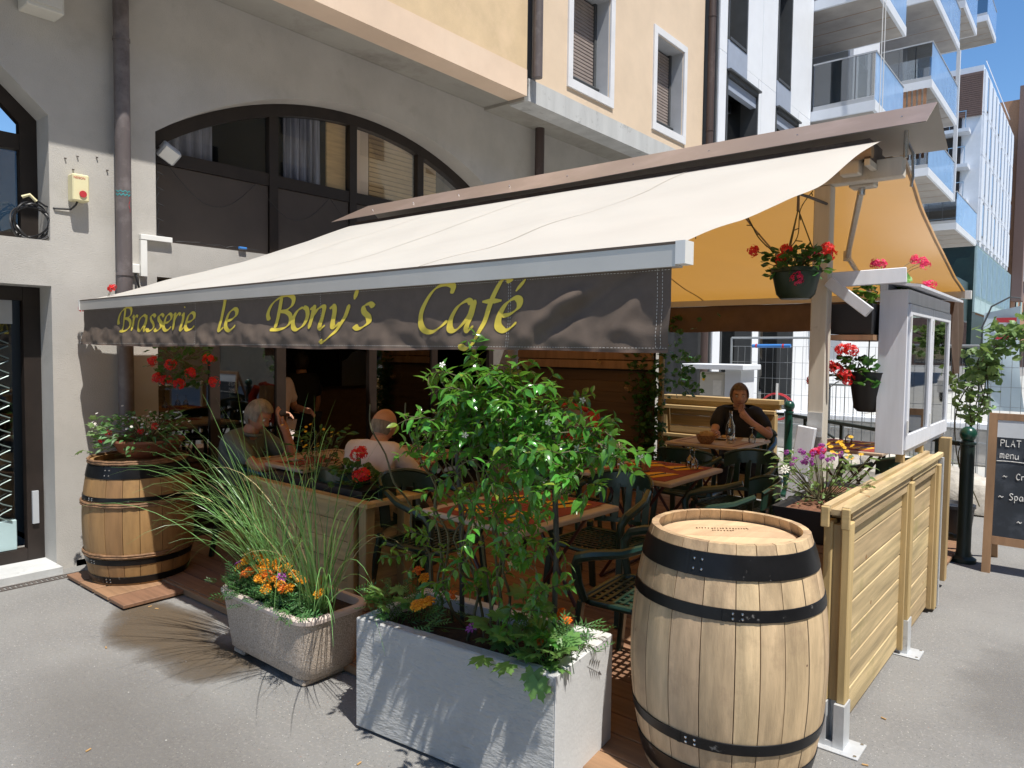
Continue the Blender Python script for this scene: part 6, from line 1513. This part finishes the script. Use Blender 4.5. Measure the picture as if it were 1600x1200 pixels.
# bald man, back to the camera, pink shirt
person('bald man in a pale pink shirt seated with his back to the camera', (-3.82, 3.12, DZ-.05), rad(8), dict(SIT, chest=(0, .04, .82), neck=(0, .10, 1.00), head=(0, .15, 1.10), shL=(-.19, .06, .93), shR=(.19, .06, .93), elL=(-.26, .24, .72), elR=(.26, .24, .72), wrL=(-.12, .46, .78), wrR=(.12, .46, .78), pdL=(.4, 1, 0), pdR=(-.4, 1, 0)),
       (0, 1, -.35), 'skin_ruddy', 'shirt_pink', 'trouser_dark', 'hair_grey', 'fringe', sleeve=.9)
# grey-haired man leaning on his hand by the window
person('grey haired man in a grey green shirt resting his head on his hand', (-5.10, 2.88, DZ-.05), rad(-68), dict(SIT, chest=(0, .06, .83), neck=(0, .14, 1.01), head=(.0, .20, 1.12), shL=(-.18, .09, .94), shR=(.18, .09, .94), elL=(-.22, .36, .76), elR=(.20, .34, .76), wrL=(-.10, .36, 1.03), wrR=(.06, .52, .79), pdL=(.3, -.3, .7), pdR=(-.4, 1, 0)),
       (0, 1, -.55), 'skin', 'shirt_greyblue', 'trouser_dark', 'hair_grey', 'full', sleeve=.8)
# man in black facing the camera, chin on his hand
person('brown haired man in a black polo shirt with his hand at his chin', (-2.83, 7.05, DZ), rad(202), dict(SIT, chest=(0, .02, .84), neck=(0, .05, 1.04), head=(-.0, .09, 1.155), shL=(-.19, .03, .97), shR=(.19, .03, .97), elL=(-.30, .22, .77), elR=(.23, .26, .78), wrL=(-.08, .22, .93), wrR=(.20, .46, .80), pdL=(.35, .0, .5), pdR=(-.1, 1, .2)),
       (-.08, 1, -.12), 'skin_tan', 'shirt_black', 'trouser_dark', 'hair_brown', 'full', sleeve=.75)
# two men standing in the doorway
STAND = dict(pelvis=(0, 0, .93), hipL=(-.10, 0, .90), hipR=(.10, 0, .90), knL=(-.12, .02, .50), knR=(.12, .02, .50), anL=(-.12, 0, .09), anR=(.12, 0, .09), chest=(0, 0, 1.25), neck=(0, .01, 1.45), head=(0, .03, 1.57), shL=(-.18, 0, 1.38), shR=(.18, 0, 1.38))
person('man in a short sleeved pink shirt standing inside the bar doorway with his arm bent', (-6.55, 4.12, -.12), rad(-75), dict(STAND, elL=(-.27, .02, 1.12), elR=(.27, .02, 1.12), wrL=(-.20, .25, 1.10), wrR=(.2, .25, 1.10)), (0, 1, 0), 'skin_tan', 'shirt_pink', 'shirt_pink', 'hair_brown', 'full', sleeve=.85)
person('dark haired man in black standing inside the bar behind the man in pink', (-6.95, 4.72, -.10), rad(100), dict(STAND, elL=(-.26, .02, 1.12), elR=(.26, .02, 1.12), wrL=(-.26, .1, .88), wrR=(.26, .1, .88)), (.5, 1, 0), 'skin_tan', 'shirt_black', 'trouser_dark', 'hair_black', 'full', sleeve=.85)

# ================================================================ BACK OF THE TERRACE
t = thing('wooden_bench_fence', 'sunlit wooden planter fence with two stepped cap boards behind the man in black', 'fence', (-3.2, 7.5, .05), world=True)
for k in range(8):
    z = .06+k*.122; B('board', 'pine_x', (-3.92, 7.60, z), (-2.66, 7.62, z+.118), t, bev=.003)
B('cap_board', 'pine_x', (-3.95, 7.56, 1.085), (-2.60, 7.70, 1.135), t, bev=.004); B('cap_board', 'pine_x', (-3.95, 7.50, .985), (-2.63, 7.56, 1.025), t, bev=.004); B('cap_board', 'pine_x', (-3.95, 7.625, 1.03), (-2.62, 7.68, 1.084), t)
B('ledge', 'pine_x', (-3.95, 7.50, .66), (-2.66, 7.59, .70), t, bev=.004)
for x in (-2.66, -3.9): B('post', 'pine_z', (x-.035, 7.51, .052), (x+.035, 7.595, .984), t, bev=.004)
t = thing('wooden_screen', 'tall brown wooden screen with slats at the top behind the jasmine bush', 'screen', (-4.8, 7.0, .05), world=True)
for k in range(3): B('slat', 'frame_wood', (-5.7, 7.02, 1.64-k*.105), (-3.80, 7.05, 1.735-k*.105), t, bev=.004)
for k in range(11): B('board', 'screen_wood', (-5.7, 7.07, .07+k*.122), (-3.80, 7.09, .190+k*.122), t, bev=.002)
B('backing', 'dark_frame', (-5.7, 7.0915, .06), (-3.80, 7.094, 1.76), t)
for x in (-5.7, -4.9, -4.1): B('post', 'screen_wood', (x-.035, 7.095, .05), (x+.035, 7.165, 1.8), t)
t = thing('ivy_post', 'square wooden post with one sunlit edge overgrown by dark climbing rose beside the back fence', 'post', (-3.9, 7.3, .05), world=True)
B('post', 'pine_z', (-3.77, 7.10, .052), (-3.72, 7.15, 2.12), t, bev=.003)
r = R_(91); tv = thing('climbing_rose', 'dark climbing rose with pale orange blooms wrapped round the wooden post at the back', 'climber', (-3.9, 7.2, .05), world=True); g = G(); gs = G()
for k in range(800):
    z = r.uniform(.3, 2.0); w = .10+.22*max(0, (z-1.0))*r.random(); p = (-3.86+r.gauss(-.04, 1)*w, 7.06+r.gauss(0, .05), z+.05)
    put(g, 'round', r, p, (r.gauss(0, 1), r.gauss(-.4, 1), r.gauss(0, .7)), r.uniform(.04, .07), r.gauss(0, .7))
for k in range(90):
    z = r.uniform(1.15, 1.62); put(g, 'round', r, (-3.50+r.gauss(0, .10), 7.15+r.gauss(0, .07), z), (r.gauss(0, 1), r.gauss(-.4, 1), r.gauss(0, .7)), r.uniform(.04, .07), r.gauss(0, .7))
for k in range(5): gs.tube([(-3.95+r.gauss(0, .03), 7.17, .05+q*.4) if q < 5 else (-3.7+r.gauss(0, .1), 7.15, 1.9) for q in range(6)], .006, 5)
g.build('foliage', 'leaf_dark', tv, kind='stuff'); gs.build('stem', 'stem', tv)
for p in ((-4.45, 6.95, 1.50), (-4.1, 7.0, 1.22), (-4.06, 7.0, 1.215), (-3.66, 7.05, 1.70), (-3.7, 7.06, 1.74)): flower(tv, 'geranium', 'petal_wilt', .035, p)

# ---------------------------------------------------------------- bollards and railing along the kerb
def bollard(label, x, y, h=1.0, m='bollard_green', r0=.045):
    t = thing('bollard', label, 'bollard', (x, y, 0), group='ball topped green bollards')
    G().lathe([(.09, 0), (.09, .03), (.06, .05), (r0, .09), (r0, h-.13), (r0+.008, h-.125), (r0+.008, h-.11), (r0*.8, h-.105), (r0*.75, h-.09)], 20, cap0=True, cap1=True).build('shaft', m, t, smooth=True)
    G().ball((0, 0, h-.045), .062, 20).build('ball', 'bollard_green', t, smooth=True); return t
bollard('shiny green ball topped bollard left of the white leaning plank', -2.74, 8.28, 1.08, 'bollard_green')
bollard('dark green ball topped bollard in front of the chalkboard', -.80, 6.62, 1.06, 'bollard_dark', .05)
bollard('light green ball topped bollard half hidden behind the climbing rose post', -4.25, 8.35, 1.06, 'bollard_green', .045)
def railing(label, a, b_, h0=.93):
    t = thing('railing', label, 'railing', (a[0], a[1], 0), world=True)
    A, Bv = Vector((*a, 0)), Vector((*b_, 0)); d = Bv-A; n = 3
    G().bar(A+Vector((0, 0, h0)), Bv+Vector((0, 0, h0)), .03, .035, .004).build('top_rail', 'bollard_dark', t); G().bar(A+Vector((0, 0, .18)), Bv+Vector((0, 0, .18)), .03, .03, .004).build('bottom_rail', 'bollard_dark', t)
    for i in range(n+1):
        p = A+d*(.1+.8*i/n); G().bar(p+Vector((0, 0, .05 if i in (0, n) else .18)), p+Vector((0, 0, h0)), .028, .028).build('upright', 'bollard_dark', t)
    p = A+d*.1; G().bar(p+Vector((0, 0, h0-.02)), p+d*.22+Vector((0, 0, h0-.16)), .012, .02).build('brace', 'bollard_dark', t); return t
railing('dark green pavement railing between the two green bollards', (-2.68, 8.24), (-.86, 6.66))
railing('dark green pavement railing running behind the wooden bench fence', (-4.2, 8.35), (-2.80, 8.30))

# ---------------------------------------------------------------- site fence, cabinet, stones across the street
def site_fence(label, a, b_, z0=.1, h=1.8, cell=.1):
    t = thing('site_fence', label, 'fence', (a[0], a[1], 0), world=True); A, Bv = Vector((*a, z0)), Vector((*b_, z0)); d = Bv-A; L_ = d.length; u = d/L_
    for p in (A, Bv): G().tube([p, p+Vector((0, 0, h))], .018, 8).build('upright', 'mesh_wire', t, smooth=True)
    for z in (0.02, h*.33, h): G().tube([A+Vector((0, 0, z)), Bv+Vector((0, 0, z))], .015 if z > h*.5 else .010, 8).build('rail', 'mesh_wire', t, smooth=True)
    g = G(); k = 0
    while k*cell < L_: p = A+u*k*cell; g.tube([p, p+Vector((0, 0, h-.12))], .0024, 4); k += 1
    z = .1
    while z < h: g.tube([A+Vector((0, 0, z)), Bv+Vector((0, 0, z))], .0024, 4); z += .22
    g.build('wire_mesh', 'mesh_wire', t, kind='stuff')
    for p in (A, Bv): B('foot', 'kerbstone', p+Vector((-.1, -.3, -z0)), p+Vector((.1, .3, .02)), t, bev=.02)
    return t
site_fence('galvanised wire mesh site fence behind the man in black', (-4.15, 10.0), (-1.9, 10.0), .08, 1.76)
site_fence('galvanised wire mesh site fence behind the climbing plant and the chalkboard', (-1.75, 9.9), (.9, 9.2), .08, 1.66)
t = thing('blue_coupler', 'blue plastic pipe with red ends tied on the mesh fence', 'pipe', (-3.7, 9.97, 1.7), world=True); G().tube([(-3.83, 9.965, 1.725), (-3.30, 9.965, 1.73)], .026, 10).build('pipe', 'blue_plastic', t, smooth=True)
for x in (-3.77, -3.40): G().tube([(x-.012, 9.965, 1.727), (x+.012, 9.965, 1.727)], .030, 10).build('clamp', 'red_plastic', t)
t = thing('utility_cabinet', 'beige electric utility cabinet under a white concrete canopy across the street', 'cabinet', (-4.0, 9.3, 0), world=True)
B('case', 'cabinet_beige', (-4.30, 9.30, .1), (-3.93, 9.60, 1.36), t, bev=.008); B('door', 'cabinet_beige', (-4.28, 9.288, .2), (-3.95, 9.299, 1.33), t, bev=.003); B('notice', 'petal_white', (-4.10, 9.284, 1.05), (-3.98, 9.287, 1.25), t)
G().cyl((-4.24, 9.287, 1.26), (-4.24, 9.284, 1.26), .022, n=12).build('sticker', 'petal_yellow', t)
B('canopy', 'slab_white', (-4.50, 9.12, 1.40), (-3.62, 9.75, 1.47), t, bev=.006); B('side_wall', 'slab_white', (-3.92, 9.25, 0), (-3.70, 9.72, 1.40), t, bev=.004); B('base', 'kerbstone', (-4.5, 9.2, 0), (-3.6, 9.75, .1), t)
t = thing('coiled_hose', 'red hose coil lying on the ground behind the bench fence', 'hose', (-3.5, 9.8, .9), world=True)
g = G(); [g.tube([(-3.42+(.20+.02*k)*math.cos(a), 9.82+.02*k, .90+(.17+.012*k)*math.sin(a)) for a in [2*PI*i/24 for i in range(24)]], .009, 6, closed=True) for k in range(2)]; g.build('loop', 'red_plastic', t, smooth=True)
B('stake', 'white_plastic', (-3.42, 9.78, .05), (-3.395, 9.80, 1.22), t)
r = R_(101)
def boulder(label, x, y, s, sc=(1, 1, .7)):
    g = G(); n = 14; g.ball((0, 0, 0), 1, n); sd_ = r.random()*50
    g.v = [(lambda v, k: (v.x*k*s*sc[0], v.y*k*s*sc[1], max(v.z*k*s*sc[2], -s*.3)))(Vector(v), 1+.35*noise.noise(Vector(v)*1.4+Vector((sd_, 0, 0)))) for v in g.v]
    o = g.build('boulder', 'stone', None, smooth=True); o.location = (x, y, s*.28); return props(o, label, 'boulder', 'boulders behind the railing')
boulder('pale boulder just right of the green bollard behind the railing', -2.65, 9.6, .42, (1.1, .8, 1.0)); boulder('low grey boulder behind the leaning white plank', -1.95, 9.3, .34, (1.4, .8, .8)); boulder('rough boulder left of the climbing plant below the cabinet doors', -1.1, 8.8, .36, (1.2, .8, 1.0)); boulder('small boulder beside the beige utility cabinet', -3.2, 9.9, .3); boulder('flat boulder near the mesh fence foot', -2.3, 10.4, .35, (1.3, .9, .9))
B_ = thing('crowd_barrier', 'grey tubular crowd barrier leaning behind the red geraniums', 'barrier', (-2.0, 9.0, 0), world=True)
G().tube([(-2.62, 9.4, .15), (-2.62, 9.4, 1.25), (-.9, 8.9, 1.25), (-.9, 8.9, .15)], .018, 8).build('frame', 'mesh_wire', B_, smooth=True)
for k in range(15): 
    x = -2.54+k*.11; G().tube([(x, 9.4-.5*(x+2.62)/1.72, .2), (x, 9.4-.5*(x+2.62)/1.72, 1.24)], .006, 5).build('bar', 'mesh_wire', B_)
G().tube([(-2.62, 9.4, .2), (-.9, 8.9, .2)], .014, 8).build('rail', 'mesh_wire', B_)
t = thing('low_wall', 'low pale stone wall with a rough top across the street behind the railing', 'wall', (-2.5, 12, 0), world=True)
B('wall', 'kerbstone', (-4.6, 12.4, 0), (-.4, 12.8, .55), t, bev=.03); B('cap', 'slab_white', (-4.65, 12.35, .552), (-.35, 12.85, .63), t, bev=.01)
t = thing('parked_car', 'silver car parked far along the street behind the mesh fence', 'car', (1.8, 30, 0), world=False)
g = G(); prof = [(-2.1, .35), (-2.05, .75), (-1.6, .92), (-.9, 1.02), (-.35, 1.42), (1.1, 1.44), (1.75, 1.05), (2.1, .95), (2.12, .35)]
g.prism(prof, -.82, .82, lambda u, v, w: (w, u, v)); g.build('body', 'bar_grey', t)
G().prism([(-.85, 1.03), (-.38, 1.38), (1.05, 1.40), (1.62, 1.06)], -.825, .825, lambda u, v, w: (w, u, v)).build('window', 'grey_frame', t)
for y in (-1.3, 1.35):
    for x in (-.83, .66): G().cyl((x, y, .32), (x+.17, y, .32), .32, n=18).build('wheel', 'black_rubber', t, smooth=True)
# feather flag
t = thing('feather_flag', 'pale blue feather shaped advertising flag beside the far street corner', 'flag', (-1.4, 14.6, 0), world=True)
G().tube([(-1.62, 14.5, 0), (-1.62, 14.5, 2.1), (-1.50, 14.5, 2.45), (-1.25, 14.5, 2.6), (-1.1, 14.5, 2.58)], .015, 6).build('pole', 'grey_frame', t, smooth=True)
G().grid(lambda u, v: (-1.60+.50*u*(1-.0*v)+(.12*(1-v)**3), 14.5+.03*math.sin(v*7+u*3), .7+1.75*v**.9*(1-.06*(1-u))), 8, 14).build('cloth', 'flag_cloth', t, smooth=True)
g = G(); [g.box((-1.42+.0*k, 14.46, 1.9+k*.14), (-1.14, 14.468, 1.98+k*.14)) for k in range(3)]; g.build('print_mark', 'red_plastic', t)

# ---------------------------------------------------------------- climbing plant in a pot behind the chalkboard
t = thing('climbing_plant', 'tall sprawling climbing plant with heart shaped leaves in a pot behind the chalkboard', 'plant', (-.75, 7.4, 0), world=True); r = R_(110)
g = G(); gs = G()
for (x, z, sx, sz, n) in ((-.62, 1.83, .15, .07, 60), (-.74, 1.65, .13, .10, 75), (-.80, 1.47, .11, .10, 75), (-.85, 1.30, .09, .08, 34), (-.86, 1.15, .09, .07, 26), (-.98, 1.38, .05, .05, 8), (-.50, 1.72, .12, .06, 20), (-.46, 1.86, .1, .04, 10)):
    for k in range(n): put(g, 'round', r, (x+r.gauss(0, sx*.7), 7.2+r.gauss(0, .09), z+r.gauss(0, sz*.8)), (r.gauss(0, 1), r.gauss(-.3, 1), r.gauss(-.3, .7)), r.uniform(.05, .085), r.gauss(0, .7))
for k in range(6): gs.tube(spline([(-.85+r.gauss(0, .03), 7.2, .35), (-.86+r.gauss(0, .05), 7.2, .8), (-.82+r.gauss(0, .05), 7.18, 1.25), (-.72+r.gauss(0, .07), 7.2, 1.65), (-.55+r.gauss(0, .15), 7.2, 1.88)], 5), .005, 5)
g.build('foliage', 'leaf_pale', t, kind='stuff'); gs.build('stem', 'stem', t)
G().lathe([(.10, .0), (.12, .02), (.15, .32), (.16, .325), (.16, .35), (.14, .35), (.13, .33)], 26, (-.95, 7.2, 0), cap0=True, cap1=True).build('pot', 'pot_black', t, smooth=True)
r = R_(113)
for k in range(22): blade((-1.15+r.gauss(0, .03), 6.9, .72), (r.gauss(0, .9), r.gauss(0, .5), .8), r.uniform(.15, .3), .007, 3.5, 'leaf_pale', t).build('blade', 'leaf_pale', t)
t = thing('terracotta_pot', 'terracotta pot with pale grass on a stand between the fence and the dark bollard', 'pot', (-1.15, 6.9, 0), world=True); G().lathe([(.12, .42), (.17, .70), (.185, .70), (.185, .74), (.16, .74)], 24, (-1.15, 6.9, 0), cap0=True, cap1=True).build('pot', 'terracotta', t, smooth=True); G().cyl((-1.15, 6.9, .05), (-1.15, 6.9, .42), .06, n=14).build('stand', 'frame_wood', t, smooth=True)

# ---------------------------------------------------------------- chalkboard on an A-frame
ab = thing('chalkboard', 'wooden A frame chalkboard with a handwritten menu at the right edge', 'chalkboard', (-.3, 6.42, 0), world=True)
AX0, AX1, AY = -.655, .17, 6.40
def lean(z): return .10*(z-.0)/1.2
for x in (AX0, AX1-.055): G().add([(x, AY, 0), (x+.055, AY, 0), (x+.055, AY+.03, 0), (x, AY+.03, 0), (x, AY+.10, 1.20), (x+.055, AY+.10, 1.20), (x+.055, AY+.13, 1.20), (x, AY+.13, 1.20)], [(0, 1, 2, 3), (4, 5, 6, 7), (0, 1, 5, 4), (1, 2, 6, 5), (2, 3, 7, 6), (3, 0, 4, 7)]).build('stile', 'frame_wood', ab)
def slab(x0, x1, z0, z1, d0, d1, m, nm, par=ab): return G().add([(x, AY+lean(z)+d, z) for x in (x0, x1) for z in (z0, z1) for d in (d0, d1)], [(0, 1, 3, 2), (4, 6, 7, 5), (0, 4, 5, 1), (2, 3, 7, 6), (0, 2, 6, 4), (1, 5, 7, 3)]).build(nm, m, par)
slab(AX0+.056, AX1-.056, 1.15, 1.20, .001, .03, 'frame_wood', 'top_rail'); slab(AX0+.056, AX1-.056, .22, .28, .001, .03, 'frame_wood', 'bottom_rail')
bd = slab(AX0+.056, AX1-.056, .281, 1.02, .006, .022, 'board_slate', 'board'); slab(AX0+.056, AX1-.056, 1.021, 1.149, .005, .022, 'board_paper', 'header_sheet')
for x in (AX0, AX1-.055): G().bar((x+.03, AY+.13, 1.15), (x+.03, AY+.55, 0), .045, .025).build('rear_leg', 'frame_wood', ab)
CG = {'P': [[(0, 0), (.0, .7)], [(0, .7), (.3, .66), (.32, .48), (.2, .36), (0, .34)]], 'L': [[(0, .7), (0, 0), (.3, 0)]], 'A': [[(0, 0), (.17, .7), (.34, 0)], [(.06, .25), (.28, .25)]], 'T': [[(.0, .7), (.4, .7)], [(.2, .7), (.2, 0)]],
      'D': [[(0, 0), (0, .7), (.25, .62), (.34, .35), (.22, .06), (0, 0)]], 'm': [[(0, 0), (0, .5), (.02, .42), (.12, .5), (.17, .38), (.17, .05)], [(.17, .38), (.28, .5), (.34, .38), (.34, 0)]], 'e': [[(.02, .25), (.28, .28), (.26, .45), (.12, .48), (.02, .28), (.08, .04), (.28, .06)]],
      'n': [[(0, 0), (0, .45), (.02, .38), (.15, .48), (.26, .38), (.26, 0)]], 'u': [[(0, .45), (.0, .1), (.12, 0), (.26, .12), (.27, .45), (.28, 0)]], 'C': [[(.34, .58), (.2, .7), (.04, .5), (.02, .2), (.16, 0), (.34, .08)]], 'r': [[(0, .45), (.02, 0)], [(.02, .3), (.12, .45), (.24, .44)]],
      'S': [[(.3, .6), (.16, .7), (.03, .56), (.16, .38), (.28, .2), (.16, 0), (.0, .08)]], 'p': [[(0, .45), (0, -.25)], [(0, .38), (.16, .46), (.26, .28), (.16, .04), (0, .1)]], 'a': [[(.26, .4), (.12, .46), (.0, .25), (.08, .02), (.22, .1), (.27, .42), (.30, .0)]], 'g': [[(.26, .4), (.12, .46), (.0, .25), (.08, .04), (.24, .14), (.27, .42), (.24, -.2), (.06, -.24)]],
      'h': [[(0, .7), (0, 0)], [(0, .3), (.14, .46), (.24, .34), (.25, 0)]], '~': [[(0, .2), (.1, .34), (.2, .26), (.3, .2), (.4, .34)]], '(': [[(.2, .75), (.05, .5), (.05, .2), (.2, -.05)]], ' ': []}
def chalk(txt, x, z, s, par=bd):
    g = G()
    for ch in txt:
        wd = max([p[0] for st_ in CG[ch] for p in st_], default=.22)
        for st_ in CG[ch]:
            pts = spline(st_, 5) if len(st_) > 3 else [Vector(p) for p in st_]
            g.tube([(x+p.x*s, AY+lean(z+p.y*s)+.0045, z+p.y*s) for p in pts], .0034, 5)
        x += (wd+.16)*s
    return g.build('chalk_lettering', 'chalk', par)
chalk('PLAT D', -.575, .955, .068); chalk('menu (', -.575, .865, .068); chalk('~  Cru', -.55, .715, .062); chalk('~ Spagh', -.57, .56, .070); chalk('~ C', -.45, .385, .07)
G().tube([(-.595+i*.05, AY+lean(.845)+.0045, .843+.003*math.sin(i)) for i in range(14)], .003, 5).build('chalk_line', 'chalk', bd)

# ---------------------------------------------------------------- litter on the asphalt
r = R_(120)
for k, (x, y) in enumerate(((-4.55, 1.98), (-4.48, 1.99), (-4.1, 1.55), (-3.1, 1.1), (-2.2, 1.75), (-.70, 3.5), (-.67, 3.05))):
    o = G().box((-.012, -.0035, 0), (.012, .0035, .005), .0015).build('litter', 'litter'); o.location = (x, y, .002); o.rotation_euler = (0, 0, r.random()*3)
    props(o, ('first small orange scrap on the asphalt near the orange barrel', 'second small orange scrap on the asphalt near the orange barrel', 'tiny dry twig alone on the open asphalt', 'tiny dry leaf scrap on the asphalt at the bottom centre', 'tiny leaf scrap beside the grey planter front', 'cigarette end beside the fence boards', 'cigarette end beside the galvanised post foot')[k], 'litter')
g = G()
for k in range(420):
    x = r.uniform(-5.5, 3); y = r.uniform(.8, 7); 
    if -5.8 < x < -.7 and y > 1.8: continue
    s = r.uniform(.0015, .004); g.ball((x, y, s*.4), s, 5, (1, 1, .7))
g.build('grit', 'kerbstone', None, kind='stuff')
